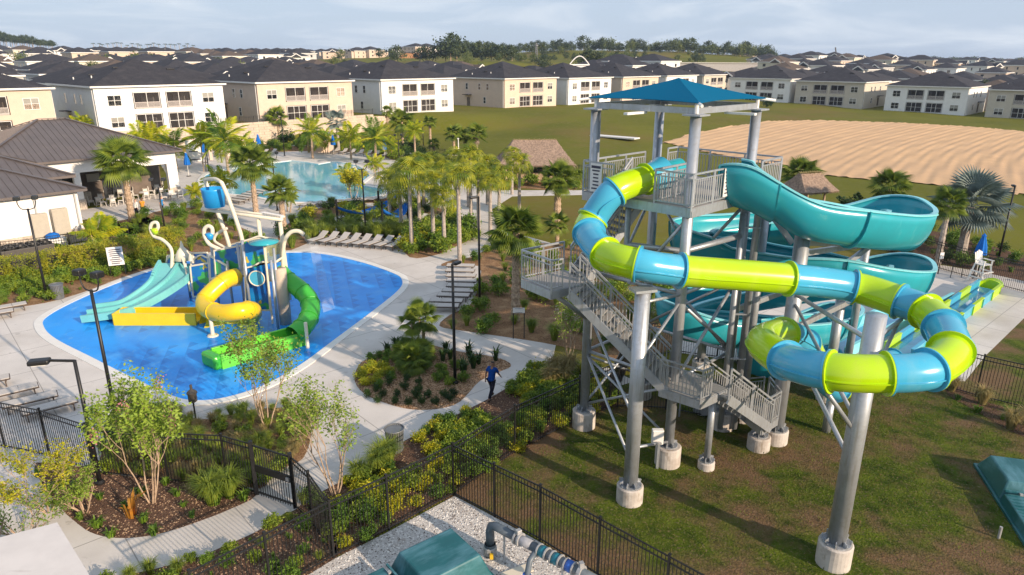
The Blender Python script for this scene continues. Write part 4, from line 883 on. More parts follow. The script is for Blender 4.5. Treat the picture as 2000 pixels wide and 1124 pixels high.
def utrough(par, a, b, w, h, m, nm, mi=None):
    a = Vector(a); b = Vector(b); d = (b-a).normalized(); s = Vector((d.y, -d.x, 0)).normalized()
    for sd_ in (-1, 1): bb = MB(); o = s*sd_*w/2; bb.bar(a+o+Vector((0, 0, h/2)), b+o+Vector((0, 0, h/2)), .10, h); bb.bar(a+o+Vector((0, 0, h)), b+o+Vector((0, 0, h)), .16, .07); bb.build(nm, m, par, bevel=.02)
    bb = MB(); bb.bar(a+Vector((0, 0, .12)), b+Vector((0, 0, .12)), w-.1, .12); bb.build('trough_floor', mi or m, par)
utrough(ys, G(392, 630), G(233, 630), 1.0, .68, 'yellow', 'trough_wall'); q = G(233, 630); MB().box((q.x, q.y, .34), (.12, 1.0, .68), 0).build('end_wall', 'yellow', ys, bevel=.03)
gs = tube_slide('green_curved_slide', 'green half tube slide curving down the right side of the play structure', [(546, 532, 37.0), (562, 548, 36.6), (585, 565, 36.2), (602, 583, 35.8), (607, 605, 35.0), (600, 628, 34.0), (585, 645, 33.2), (572, 655, 32.8)], .50, 'green', [8, 18, 28, 38, 46])
utrough(gs, G(590, 668), G(425, 715), 1.15, .7, 'green_l', 'trough_wall', 'green'); q = G(417, 716); MB().box((q.x, q.y, .35), (.5, 1.3, .7), .9).build('end_bumper', 'green', gs, bevel=.15)
q = G(583, 690); MB().tube([(q.x+.3, q.y+.6, 0), (q.x+.3, q.y+.6, 1.4)], .09, 8).build('support_post', 'cream_pipe', gs)
q = G(540, 650); MB().tube([(q.x+.1, q.y+1.3, 0), (q.x+.1, q.y+1.3, 3.2)], .32, 16).build('fat_column', 'retain', sp_, smooth=True)
# wide aqua slide
aq = thing('wide_aqua_slide', 'wide pale aqua racing slide on the left of the play structure', 'water slide')
pa = [(354, 535, 40.6), (330, 560, 39.2), (285, 588, 38.0), (235, 604, 37.2), (172, 618, 36.8)]; zs = [2.0, 1.35, .7, .3, .14]; P = [Y(*p) for p in pa]; P = [Vector((p.x, p.y, z)) for p, z in zip(P, zs)]; pth = smooth_poly(P, 8, closed=False)
vs = []; lv = [[], [], []]
for i, p in enumerate(pth):
    t, s, u_ = frame_at(pth, i); w = .95+.25*(1-i/len(pth))
    for k_, o in enumerate((-1, 0, 1)): lv[k_].append(p+s*o*w)
n = len(pth); b = MB(); b.add(lv[0]+lv[2], [(i, i+1, n+i+1, n+i) for i in range(n-1)]); b.build('slide_bed', 'aqua', aq, solid=.15)
for k_ in range(3):
    b = MB()
    for i in range(n-1): b.bar(lv[k_][i]+Vector((0, 0, .15)), lv[k_][i+1]+Vector((0, 0, .15)), .14, .40)
    b.build('side_wall', 'aqua', aq)
# ---------------------------------------------------------------- clubhouse
E1v, E2v = E1, E2; RZ = math.atan2(E1.y, E1.x)
ch = thing('clubhouse', 'white clubhouse with taupe standing seam hip roofs and an open dining porch', 'clubhouse')
def loc2(o, a, b, z=0): p = o+E1*a+E2*b; return Vector((p.x, p.y, z))
def lbox(b, o, a0, a1, b0, b1, z0, z1):
    c = loc2(o, (a0+a1)/2, (b0+b1)/2, (z0+z1)/2); return b.box(c, (abs(a1-a0), abs(b1-b0), z1-z0), RZ)
WO = Vector((-34.3, 54.4, 0))       # front right corner of the low wing
HO = Vector((-35.1, 73.1, 0))       # front right corner of the hall
b = MB(); lbox(b, WO, -30, 0, 0, 13.2, 1.05, 4.1); b.build('wall', 'house_white', ch)
b = MB(); lbox(b, WO, -30.05, .05, -.06, 13.2, 0, 1.05); b.build('stone_base', 'stone', ch)
hw = -17.2
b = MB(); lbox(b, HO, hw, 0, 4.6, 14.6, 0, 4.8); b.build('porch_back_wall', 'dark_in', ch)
b = MB(); lbox(b, HO, -1.0, 0, 0, .5, 0, 4.8); lbox(b, HO, hw, 0, 0, .45, 3.55, 4.8); lbox(b, HO, -.4, 0, .5, 4.6, 3.2, 4.8); lbox(b, HO, -.4, 0, 4.602, 14.6, 0, 4.8); b.build('wall', 'house_white', ch)
b = MB(); lbox(b, HO, -1.05, .06, -.06, .56, 0, 1.05); b.build('stone_base', 'stone', ch)
for a in (-5.2, -9.4, -13.4): b = MB(); lbox(b, HO, a-.28, a+.28, -.05, .5, 0, 3.6); b.build('porch_column', 'house_white', ch); b = MB(); lbox(b, HO, a-.36, a+.36, -.12, .58, 0, 1.0); b.build('column_base', 'stone', ch)
for a in (-5., -9, -13): b = MB(); lbox(b, HO, a-.9, a+.9, 4.5, 4.6, 0, 2.5); b.build('porch_door', 'glass', ch)
b = MB(); lbox(b, HO, -12, -7.5, 3.2, 3.9, 0, 1.1); b.build('bar_counter', 'stone', ch)
b = MB(); lbox(b, HO, -7.3, -6.1, 4.35, 4.5, 1.9, 2.7); b.build('porch_screen_tv', 'blind', ch)
def hiproof(par, o, a0, a1, b0, b1, ze, rise, ohg=.55, ribs=True):
    A0, A1, B0, B1 = a0-ohg, a1+ohg, b0-ohg, b1+ohg; hw_ = min(A1-A0, B1-B0)/2; V = lambda a, b, z: loc2(o, a, b, z)
    if A1-A0 >= B1-B0: r0, r1 = (A0+hw_, (B0+B1)/2), (A1-hw_, (B0+B1)/2); F = [[(A0, B0), (A1, B0), r1, r0], [(A1, B0), (A1, B1), r1], [(A1, B1), (A0, B1), r0, r1], [(A0, B1), (A0, B0), r0]]
    else: r0, r1 = ((A0+A1)/2, B0+hw_), ((A0+A1)/2, B1-hw_); F = [[(A0, B0), (A1, B0), r0], [(A1, B0), (A1, B1), r1, r0], [(A1, B1), (A0, B1), r1], [(A0, B1), (A0, B0), r0, r1]]
    top = ze+rise
    def zf(q): return top if (q == r0 or q == r1) else ze
    for f in F:
        pts = [V(q[0], q[1], zf(q)) for q in f]
        nrm = (pts[1]-pts[0]).cross(pts[2]-pts[0]).normalized()*-.12
        MB().add(pts+[p+nrm for p in pts], [tuple(range(len(f)))]+[tuple(reversed(range(len(f), 2*len(f))))]).build('roof_slope', 'metal_roof', par)
        if ribs:
            e = (pts[1]-pts[0]); L = e.length; e.normalize(); upd = (pts[2]-pts[1]); upd = (upd-e*upd.dot(e)); H = upd.length; upd.normalize(); n = int(L/.52)
            for k_ in range(1, n):
                x = k_*L/n
                if len(f) == 3: hmax = H*min(x, L-x)/(L/2)
                else:
                    xl = (pts[3]-pts[0]).dot(e); xr = (pts[2]-pts[0]).dot(e); hmax = H*min(1, x/max(xl, 1e-3) if xl > .01 else 1, (L-x)/max(L-xr, 1e-3) if L-xr > .01 else 1)
                p = pts[0]+e*x+nrm*-.06
                if hmax > .3: MB().bar(p, p+upd*hmax, .05, .08).build('standing_seam', 'metal_roof', par)
    fb = MB(); c4 = [V(A0, B0, ze-.06), V(A1, B0, ze-.06), V(A1, B1, ze-.06), V(A0, B1, ze-.06)]
    for i in range(4): fb.bar(c4[i], c4[(i+1) % 4], .12, .2)
    fb.build('gutter', 'metal_roof', par)
    hb = MB()
    for q, r in (((A0, B0), r0), ((A1, B0), r1 if A1-A0 >= B1-B0 else r0), ((A1, B1), r1), ((A0, B1), r0 if A1-A0 >= B1-B0 else r1)): hb.bar(V(q[0], q[1], ze+.08), V(r[0], r[1], top+.08), .25, .06)
    hb.bar(V(r0[0], r0[1], top+.09), V(r1[0], r1[1], top+.09), .25, .06); hb.build('ridge_cap', 'metal_roof', par)
hiproof(ch, HO, hw, 0, 0, 14.8, 4.85, 3.2)
hiproof(ch, WO, -30, 0, 0, 13.4, 4.15, 2.5)
hiproof(ch, WO, -9, .6, 3.6, 12.6, 4.75, 1.9, .4)
b = MB(); lbox(b, WO, -8.6, .2, 3.9, 12.2, 4.3, 4.75); b.build('clerestory', 'house_white', ch)
for a in (-3.0, -.25): b = MB(); q = loc2(WO, a, -.15); b.tube([(q.x, q.y, 0), (q.x, q.y, 4.1)], .06, 6); b.build('downpipe', 'house_grey', ch)
sheet('porch_floor', [HO+E1*-17, HO+E1*2-E2*0, HO+E1*2-E2*5, HO+E1*-17-E2*5], 'concrete', .05, world=True)
# service yard: chillers, cabinets, cart
for i, (u, v, lb) in enumerate(((60, 520, 'dark grey rooftop style cooler with round fan grilles, right one of the front pair'), (-8, 532, 'dark grey cooler cut off by the left edge beside the clubhouse'), (20, 488, 'dark grey cooler standing behind the front pair by the white wall'))):
    g = G(u, v); t = thing('air_cooler', lb, 'air cooler', g, RZ, 'coolers in the clubhouse service yard')
    MB().box((0, 0, .75), (3.0, 1.7, 1.5)).build('housing', 'ac', t, bevel=.04)
    for ix in range(4):
        for iy in range(2): MB().lathe([(.34, 1.5), (.34, 1.62), (.28, 1.62), (.26, 1.52)], 14, (-1.12+ix*.75, -.4+iy*.8, 0)).build('fan_grille', 'black', t)
for i, (a, lb) in enumerate(((-3.0, 'beige electrical cabinet on the clubhouse wall, the left one'), (-1.6, 'beige electrical cabinet on the clubhouse wall, the right one'))):
    q = loc2(WO, a, -.4); t = thing('electrical_cabinet', lb, 'cabinet', q, RZ, 'cabinets on the clubhouse wall'); h_ = 2.7-.7*i; z_ = 0 if i == 0 else .9
    MB().box((0, 0, z_+h_/2), (1.1, .5, h_-.02)).build('housing', 'cabinet', t, bevel=.02); MB().box((0, -.265, z_+h_/2), (.98, .02, h_-.2)).build('door', 'cabinet', t)
    if i: MB().box((-.4, 0, .45), (.08, .3, .9)).build('leg', 'cabinet', t); MB().box((.4, 0, .45), (.08, .3, .9)).build('leg', 'cabinet', t)
t = thing('covered_cart', 'white service cart with a blue cover beside the clubhouse wall', 'cart', G(108, 487), RZ)
MB().box((0, 0, .55), (1.6, .8, .7)).build('cart_body', 'white_trim', t, bevel=.05); MB().lathe([(.5, 0), (.45, .25), (.2, .38)], 12, (0, 0, .9)).build('blue_cover', 'umb_blue', t, smooth=True)
for sx in (-.55, .55):
    for sy in (-.35, .35): MB().tube([(sx, sy-.04, .15), (sx, sy+.04, .15)], .15, 10).build('wheel', 'black', t)
# ---------------------------------------------------------------- plants
def leafmesh(name, pts, size, m, asp=.45, nrm=None, seed=1, fold=.25):
    r = np.random.RandomState(seed); n = len(pts); pts = np.asarray(pts, dtype=float)
    d = r.normal(size=(n, 3)); d[:, 2] = d[:, 2]*.6-.1; 
    if nrm is not None: d = d*.6+np.asarray(nrm)
    d /= np.linalg.norm(d, axis=1)[:, None]+1e-9; a = np.cross(d, r.normal(size=(n, 3))); a /= np.linalg.norm(a, axis=1)[:, None]+1e-9
    s = size*(.65+.7*r.rand(n))[:, None]; up = np.cross(a, d)
    v = np.stack([pts, pts+d*s*.5+a*s*asp*.5+up*s*fold*.3, pts+d*s, pts+d*s*.5-a*s*asp*.5+up*s*fold*.3], 1).reshape(-1, 3)
    i = np.arange(n)*4; f = np.stack([i, i+1, i+2, i, i+2, i+3], 1).reshape(-1, 3)
    me = bpy.data.meshes.new(name); me.vertices.add(len(v)); me.vertices.foreach_set('co', v.ravel()); me.loops.add(f.size); me.loops.foreach_set('vertex_index', f.ravel().astype(np.int32))
    me.polygons.add(len(f)); me.polygons.foreach_set('loop_start', np.arange(0, f.size, 3, dtype=np.int32)); me.update(calc_edges=True); me.materials.append(M[m] if isinstance(m, str) else m); return me
def clumps(r, n, k, rad, cr_=.35, flat=1., shell=.6, z0=0.):
    c = r.normal(size=(k, 3)); c /= np.linalg.norm(c, axis=1)[:, None]; c *= (shell+(1-shell)*r.rand(k))[:, None]*(.75+.25*r.rand(k))[:, None]; c[:, 2] *= flat
    idx = r.randint(k, size=n); p = c[idx]+r.normal(size=(n, 3))*cr_*.45*(.6+.8*r.rand(k))[idx][:, None]; p = p*rad; p[:, 2] += z0; return p
def fan_frond(name, m, L=1.0, pet=.8, nseg=19, span=2.6, droop=.35, w=.046, split=.5):
    b = MB(); b.tube([(0, 0, 0), (0, pet*.5, .04), (0, pet, 0)], [.022, .016, .012], 3, cap=False)
    for i in range(nseg):
        a = -span/2+span*i/(nseg-1); d = Vector((math.sin(a), math.cos(a), 0)); s = Vector((d.y, -d.x, 0)); ll = L*(.72+.28*math.cos(a*.8)); c = Vector((0, pet, 0))
        p1 = c+d*ll*split-Vector((0, 0, droop*.25*ll*(1+abs(a)*.3))); p2 = c+d*ll-Vector((0, 0, droop*ll*(1+abs(a)*.4)))
        b.add([c, p1-s*w*1.3*L+Vector((0, 0, .03)), p1+Vector((0, 0, -.03)), p1+s*w*1.3*L+Vector((0, 0, .03)), p2], [(0, 1, 2), (0, 2, 3), (1, 4, 2), (2, 4, 3)])
    o = b.build(name, m); me = o.data; bpy.data.objects.remove(o); return me
def feather_frond(name, m, L=2., n=26, w=.06, droop=.5, ll=.5, hang=.3):
    b = MB(); sp = []
    for i in range(9): t = i/8; sp.append(Vector((0, L*(t-.12*t*t*droop*2), -droop*L*t*t*.75+.12*L*t)))
    b.tube(sp, [.03*(1-i/9)+.008 for i in range(9)], 3, cap=False)
    for i in range(n):
        t = .12+.88*i/(n-1); k = t*8; j = min(int(k), 7); p = sp[j].lerp(sp[j+1], k-j); l_ = ll*(.45+.9*math.sin(PI*min(1, t*.85+.12)))*L/2
        for s in (-1, 1):
            q = p+Vector((s*l_*.8, l_*.45, -hang*l_*rnd.uniform(.7, 1.6))); mid = p.lerp(q, .5)+Vector((0, 0, .06*l_)); ww = Vector((0, w*.5, 0))
            b.add([p, mid+ww, q, mid-ww], [(0, 1, 2), (0, 2, 3)])
    o = b.build(name, m); me = o.data; bpy.data.objects.remove(o); return me
def ribbon_frond(name, m, L=1.2, nseg=12):      # fan whose long tips hang straight down
    b = MB(); b.tube([(0, 0, 0), (0, .9, .15)], [.02, .012], 3, cap=False); c = Vector((0, .9, .15))
    for i in range(nseg):
        a = -1.25+2.5*i/(nseg-1); d = Vector((math.sin(a), math.cos(a), 0)); s = Vector((d.y, -d.x, 0)); w = .05
        p1 = c+d*L*.40+Vector((0, 0, .03)); p2 = c+d*L*.60-Vector((0, 0, .16*L)); p3 = p2+d*.08+Vector((rnd.uniform(-.06, .06), 0, -L*rnd.uniform(.25, .95)))
        b.add([c, p1-s*w, p1+s*w, p2-s*w, p2+s*w, p3], [(0, 1, 2), (1, 3, 4, 2), (3, 5, 4)])
    o = b.build(name, m); me = o.data; bpy.data.objects.remove(o); return me
FM = {'fan': [fan_frond('frond', 'frond', 1., .75, 21, 3.1, d) for d in (.15, .38, .6)], 'fan_dead': [fan_frond('dry_frond', 'frond_dead', .8, .7, 8, 2.0, .8)],
      'silver': [fan_frond('frond', 'frond_s', 1.2, .9, 24, 3.4, .25, .045, .6)], 'feather': [feather_frond('frond', 'leaf_mid', 2.2, 26), feather_frond('frond', 'frond_y', 2., 24)], 'yellow': [feather_frond('frond', 'frond_y', 1.8, 22, .09, .6, .55, .6), feather_frond('frond', 'frond_y', 1.7, 22, .09, .45, .55, .5)],
      'ribbon': [ribbon_frond('frond', 'frond_r'), ribbon_frond('frond', 'frond_r', 1.5)]}
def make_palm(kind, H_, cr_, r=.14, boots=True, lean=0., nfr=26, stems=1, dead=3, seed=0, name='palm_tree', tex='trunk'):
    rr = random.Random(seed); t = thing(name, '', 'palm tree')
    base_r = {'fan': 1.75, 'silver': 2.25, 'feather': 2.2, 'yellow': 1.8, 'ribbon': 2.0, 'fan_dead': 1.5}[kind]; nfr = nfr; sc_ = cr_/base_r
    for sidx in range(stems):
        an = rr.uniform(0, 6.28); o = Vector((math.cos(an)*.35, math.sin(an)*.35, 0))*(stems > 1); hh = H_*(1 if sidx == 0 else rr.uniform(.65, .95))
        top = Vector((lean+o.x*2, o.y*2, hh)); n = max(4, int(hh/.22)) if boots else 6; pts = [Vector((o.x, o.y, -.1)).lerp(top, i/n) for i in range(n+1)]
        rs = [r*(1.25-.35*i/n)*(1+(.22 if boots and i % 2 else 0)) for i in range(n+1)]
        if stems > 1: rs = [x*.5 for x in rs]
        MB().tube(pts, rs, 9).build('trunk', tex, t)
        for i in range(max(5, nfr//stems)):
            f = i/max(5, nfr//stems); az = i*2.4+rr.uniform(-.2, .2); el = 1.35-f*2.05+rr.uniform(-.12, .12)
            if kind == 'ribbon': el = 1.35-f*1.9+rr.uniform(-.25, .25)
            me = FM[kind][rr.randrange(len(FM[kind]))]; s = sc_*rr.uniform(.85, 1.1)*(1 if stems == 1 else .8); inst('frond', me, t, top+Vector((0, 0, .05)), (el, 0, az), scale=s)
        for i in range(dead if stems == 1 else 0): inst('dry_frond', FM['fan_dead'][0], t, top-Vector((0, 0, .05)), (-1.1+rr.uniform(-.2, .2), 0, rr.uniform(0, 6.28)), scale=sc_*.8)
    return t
PALM = {}
def palm(kind, bx, vt, rpx, label='', r=.14, ground=None, **k):
    b = ground or (GT(*bx) if bx[1] < 330 else G(*bx)); H_ = HZ(b, vt); dist = (Vector((0, 0, CH))-b).length; cr_ = rpx*dist/FPX
    t = make_palm(kind, H_, cr_, r, seed=len(PALM)*7+1, **k); t.location = b; t.rotation_euler = (0, 0, rnd.uniform(0, 6)); PALM[len(PALM)] = t
    t['label'] = label; return t
palm('fan', (258, 430), 318, 48, 'tall cabbage palm in front of the clubhouse porch beside the standing people', r=.22, nfr=34)
palm('fan', (500, 414), 322, 46, 'cabbage palm standing at the left corner of the pool loungers', r=.2, nfr=32)
palm('fan', (556, 462), 376, 36, 'cabbage palm right behind the tipping bucket beam', r=.2, nfr=30)
palm('fan', (1007, 628), 455, 62, 'cabbage palm left of the tower stairs beside the small white sign', r=.19, nfr=34)
palm('fan', (1088, 432), 352, 42, 'cabbage palm with woven boots in front of the thatched hut', r=.26, nfr=30)
palm('fan', (1088, 480), 440, 30, 'low fan palm just left of the first lime slide bend', r=.12, nfr=18)
palm('fan', (1556, 400), 345, 42, 'cabbage palm by the small thatched hut behind the teal flume', r=.2, nfr=28)
palm('fan', (1726, 440), 368, 38, 'cabbage palm standing in front of the sand lot, left of the silver palm', r=.16, nfr=30)
palm('fan', (1830, 518), 400, 34, 'slender leaning palm right of the teal flume end, beside the silver palm', r=.16, nfr=26, tex='trunk_grey')
palm('silver', (1876, 500), 405, 72, 'large silver palm behind the lifeguard chair', r=.30, nfr=26, boots=False, tex='trunk_grey', dead=7)
palm('silver', (662, 298), 238, 27, 'silver palm rising in front of the tan house behind the pool', r=.2, nfr=16, boots=False, tex='trunk_grey')
for u, v, vt, rp, lb in ((545, 276, 232, 24, 'small fan palm in front of the retaining wall beside the far lamp'), (757, 240, 218, 13, 'tiny palm at the foot of the white house by the field'), (787, 285, 238, 30, 'fan palm right of the big feather palm at the field edge'), (841, 290, 240, 16, 'thin fan palm standing right of the far lamp on the field edge'), (887, 312, 262, 22, 'first of the three fan palms left of the thatched hut'), (909, 308, 268, 18, 'middle one of the three fan palms left of the thatched hut'), (931, 312, 265, 27, 'third of the three fan palms, nearest the thatched hut'), (848, 305, 282, 14, 'short fan palm among the shrubs behind the palm grove')):
    palm('fan', (u, v), vt, rp, lb, r=.17, nfr=22)
for u, v, vt, rp, lb in ((611, 310, 258, 42, 'green feather palm at the far edge of the pool'), (735, 325, 272, 48, 'green feather palm behind the right end of the pool'), (447, 345, 275, 58, 'big yellow green feather palm by the left side of the pool'), (345, 330, 290, 42, 'feather palm beside the clubhouse corner')):
    palm('feather', (u, v), vt, rp, lb, r=.15, nfr=20, boots=False, dead=0)
for u, v, vt, rp, st, lb in ((300, 330, 268, 46, 3, 'yellow areca palm behind the clubhouse roof corner, in front of the white house'), (397, 335, 268, 42, 2, 'yellow areca palm in front of the white house porches'), (478, 340, 285, 40, 3, 'yellow areca palm left of the retaining wall'), (165, 262, 236, 22, 3, 'small areca palm in the gap between the tan and white houses'), (637, 300, 268, 28, 3, 'areca palm clump beside the pool bathhouse'), (686, 312, 268, 34, 1, 'yellow feather palm on a thin pale trunk at the far pool edge'), (765, 310, 280, 26, 2, 'yellow palm at the right end of the pool'), (740, 345, 318, 26, 2, 'low orange tinted palm by the right pool deck'), (812, 330, 255, 24, 1, 'tall thin feather palm on a slender stem behind the grove'), (208, 505, 452, 44, 4, 'yellow areca palm on pale canes in the hedge below the clubhouse'), (375, 405, 372, 24, 2, 'low feathery palm by the porch path, left one'), (432, 400, 350, 38, 4, 'feathery palm clump right of the blue tipping bucket'), (690, 372, 340, 32, 2, 'small yellow green tree like palm at the shallow end of the pool'), (560, 415, 385, 20, 2, 'dark small palm behind the bucket beam palm')):
    palm('yellow', (u, v), vt, rp, lb, r=.12, nfr=18 if st == 1 else 24, boots=False, dead=0, stems=st)
for i, (u, v, vt, rp, lb) in enumerate(((805, 492, 362, 62, 'ribbon palm at the left front of the grove above the loungers'), (847, 478, 372, 50, 'ribbon palm second from the left in the grove front'), (898, 515, 375, 60, 'ribbon palm standing alone in the small bed by the lounger stack'), (868, 440, 345, 48, 'ribbon palm in the middle of the grove'), (935, 458, 352, 52, 'ribbon palm right of the grove middle, above the path bend'), (958, 470, 372, 40, 'ribbon palm behind the tall single lamp'), (1014, 415, 345, 44, 'ribbon palm at the right edge of the grove before the field'), (762, 432, 372, 46, 'ribbon palm over the hammock posts at the left grove edge'), (828, 405, 335, 50, 'ribbon palm at the back left of the grove'), (890, 400, 330, 48, 'ribbon palm at the back middle of the grove'), (952, 400, 332, 48, 'ribbon palm at the back right of the grove'), (1000, 380, 332, 34, 'ribbon palm left of the thatched hut front'), (780, 400, 345, 40, 'ribbon palm at the far left back of the grove'), (920, 430, 340, 46, 'ribbon palm leaning over the path behind the lamp'))):
    palm('ribbon', (u, v), vt-14+rnd.uniform(-16, 16), rp*.66, lb, r=.14, nfr=26, boots=False, tex='trunk_grey', dead=0)
palm('fan', (808, 680), 612, 46, 'small fan palm on the island bed, the left leaning one', r=.07, nfr=20, stems=2, dead=0)
palm('fan', (828, 676), 628, 40, 'small fan palm on the island bed, the right upright one', r=.07, nfr=18, dead=0)
for t in PALM.values(): t['group'] = 'palms around the water park'
for i, (u, v, vt) in enumerate(((868, 490, 392), (785, 462, 380), (915, 405, 322), (975, 440, 352), (850, 388, 330), (820, 445, 352))):
    palm('ribbon', (u, v), vt, 34, ['ribbon palm tucked between the two front grove palms', 'short ribbon palm over the end of the loungers', 'tall thin ribbon palm poking out of the grove back', 'ribbon palm right behind the tall lamp by the path', 'ribbon palm at the grove back, left of the field palms', 'ribbon palm in the left middle of the grove'][i], r=.14, nfr=28, boots=False, tex='trunk_grey', dead=0)['group'] = 'palms around the water park'
# generic shrub meshes
SH = {}
def shrub_mesh(kind):
    r = np.random.RandomState(hash(kind) % 1000 if False else sum(map(ord, kind)))
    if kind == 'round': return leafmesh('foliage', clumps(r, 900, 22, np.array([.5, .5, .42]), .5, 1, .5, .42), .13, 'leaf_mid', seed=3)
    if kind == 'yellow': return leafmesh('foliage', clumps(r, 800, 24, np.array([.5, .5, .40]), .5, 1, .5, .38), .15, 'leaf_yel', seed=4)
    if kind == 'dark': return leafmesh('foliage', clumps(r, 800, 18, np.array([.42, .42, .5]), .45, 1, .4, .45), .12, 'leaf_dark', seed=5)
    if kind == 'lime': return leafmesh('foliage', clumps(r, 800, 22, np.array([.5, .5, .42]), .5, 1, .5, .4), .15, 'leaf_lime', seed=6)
    if kind == 'hedge':
        q = r.uniform(-1, 1, (3200, 3)); ax = r.randint(0, 3, 3200); sg = np.where(r.rand(3200) < .5, -1, 1); q[np.arange(3200), ax] = sg*(1-.12*r.rand(3200)**2); q[:, 2] = np.abs(q[:, 2]*1.0) if False else q[:, 2]; q = q*np.array([1.05, .72, .95]); q += r.normal(size=q.shape)*.05; q[:, 2] += .98
        return leafmesh('foliage', q[q[:, 2] > 0], .12, 'leaf_hedge', seed=8)
    if kind == 'far': return leafmesh('crown', clumps(r, 1000, 30, np.array([1., 1., .8]), .42, 1, .6, 0), .15, 'leaf_far', .8, seed=9)
    if kind == 'farl': return leafmesh('crown', clumps(r, 1000, 30, np.array([1., 1., .85]), .42, 1, .6, 0), .15, 'leaf_farl', .8, seed=11)
def grass_mesh(name, m, n=260, h=1., spread=.5, w=.018, arch=.6, seed=1):
    r = random.Random(seed); b = MB()
    for i in range(n):
        a = r.uniform(0, 6.28); rr = r.uniform(0, .12); p = Vector((math.cos(a)*rr, math.sin(a)*rr, 0)); L = h*r.uniform(.6, 1.1); o = Vector((math.cos(a), math.sin(a), 0))*spread*r.uniform(.3, 1.1)*L
        s = Vector((-math.sin(a), math.cos(a), 0))*w; m1 = p+o*.35+Vector((0, 0, L*.7)); e = p+o+Vector((0, 0, L*(1-arch*r.uniform(.1, .9))))
        b.add([p-s, p+s, m1+s*.8, m1-s*.8, e], [(0, 1, 2, 3), (3, 2, 4)])
    o = b.build(name, m); me = o.data; bpy.data.objects.remove(o); return me
for k_ in ('round', 'yellow', 'dark', 'lime', 'hedge', 'far', 'farl'): SH[k_] = shrub_mesh(k_)
SH['grass'] = grass_mesh('blades', 'leaf_grass', 420, .9, .65, .010); SH['grass_tan'] = grass_mesh('blades', 'leaf_tan', 420, .9, .6, .010, seed=3); SH['tuft'] = grass_mesh('blades', 'leaf_mid', 60, .35, .6, .02, seed=4)
def strap(name, m, n, L, w, seed): return grass_mesh(name, m, n, L, .55, w, .35, seed)
SH['bird'] = strap('leaves', 'leaf_dark', 34, 1.0, .055, 5); SH['orange'] = strap('leaves', 'leaf_orange', 16, .75, .038, 6); SH['fanlow'] = None
DESC = {'round': ('round_shrub', 'green leafy shrub', 'shrub'), 'yellow': ('croton_shrub', 'yellow leafed shrub', 'shrub'), 'dark': ('dark_shrub', 'dark green upright shrub', 'shrub'), 'lime': ('lime_shrub', 'bright green shrub', 'shrub'), 'hedge': ('hedge_plant', 'yellow green hedge plant', 'hedge'), 'grass': ('ornamental_grass', 'clump of green fountain grass', 'grass clump'), 'grass_tan': ('ornamental_grass', 'clump of tan tipped grass', 'grass clump'), 'tuft': ('liriope_tuft', 'small green grass tuft', 'grass tuft'), 'bird': ('strap_leaf_plant', 'dark strap leafed plant', 'plant'), 'orange': ('orange_bromeliad', 'orange leafed bromeliad', 'plant')}
PLANTS = []; CLEAR = [(G(960, 790), 1.6), (G(772, 885), 1.0), (G(975, 800), 1.2), (G(655, 968), .3), (G(785, 900), .8)]
def plant(kind, p, s, where, sz=None):
    nm, ds, ct = DESC[kind]; o = inst(nm, SH[kind], None, (p.x, p.y, p.z if p.z else .01), (0, 0, rnd.uniform(0, 6.28)), scale=(s, s, (sz or 1)*s)); o['d'] = ds; o['category'] = ct; o['group'] = f"{ds}s {where}"; o['w'] = where; PLANTS.append(o); return o
def pplant(kind, pts, s, where, jit=.15, sz=None):
    for u, v in pts: plant(kind, G(u, v), s*rnd.uniform(1-jit, 1+jit), where, sz)
def scatter(kinds, key, n, s, where, mind=.5, jit=.3, poly=None, avoid=()):
    P = poly or BEDS[key]; xs = [p.x for p in P]; ys = [p.y for p in P]; done = []; tries = 0
    while len(done) < n and tries < n*30:
        tries += 1; x = rnd.uniform(min(xs), max(xs)); y = rnd.uniform(min(ys), max(ys))
        if not inside(x, y, P) or any((x-a)**2+(y-b)**2 < mind**2 for a, b in done): continue
        if any((x-a[0])**2+(y-a[1])**2 < a[2]**2 for a in avoid): continue
        u, v = PX((x, y, 0))
        if not (-60 < u < 2060 and v < 1180): continue
        
        if any((x-a.x)**2+(y-a.y)**2 < q for a, q in CLEAR): continue
        done.append((x, y)); plant(rnd.choice(kinds), Vector((x, y, .016)), s*rnd.uniform(1-jit, 1+jit), where)
isl = 'in the island bed'
pplant('dark', [(718, 776), (738, 788), (748, 776), (772, 790), (790, 762), (818, 768), (776, 806-30), (798, 792), (824, 798-8), (812, 778), (836, 778), (850, 792), (868, 778), (878, 784), (886, 775), (760, 752), (735, 765), (795, 745), (818, 752)], .42, isl, .12, 1.2)
pplant('yellow', [(705, 740), (716, 730), (728, 722), (742, 735), (735, 748), (715, 752), (748, 722), (760, 732)], .55, isl)
pplant('round', [(725, 708), (740, 700), (752, 712), (765, 742), (757, 700), (742, 758)], .5, isl)
pplant('bird', [(757, 692), (775, 685), (872, 690), (880, 702), (915, 695), (920, 708), (968, 705), (935, 712), (925, 720), (905, 732), (865, 706)], .75, isl)
pplant('lime', [(855, 745), (868, 738), (878, 752), (905, 745), (890, 720), (862, 728)], .5, isl)
for u, v, s in ((808, 722, 1.15), (822, 706, 1.0), (794, 706, 1.0)):
    t = make_palm('fan', .35, s*.9, .08, nfr=40, dead=0, seed=int(u), name='saw_palmetto'); t.location = G(u, v); t['category'] = 'palmetto'; t['label'] = f"dense low palmetto clump filling the {'front' if v > 715 else ('right back' if u > 800 else 'left back')} of the island bed"
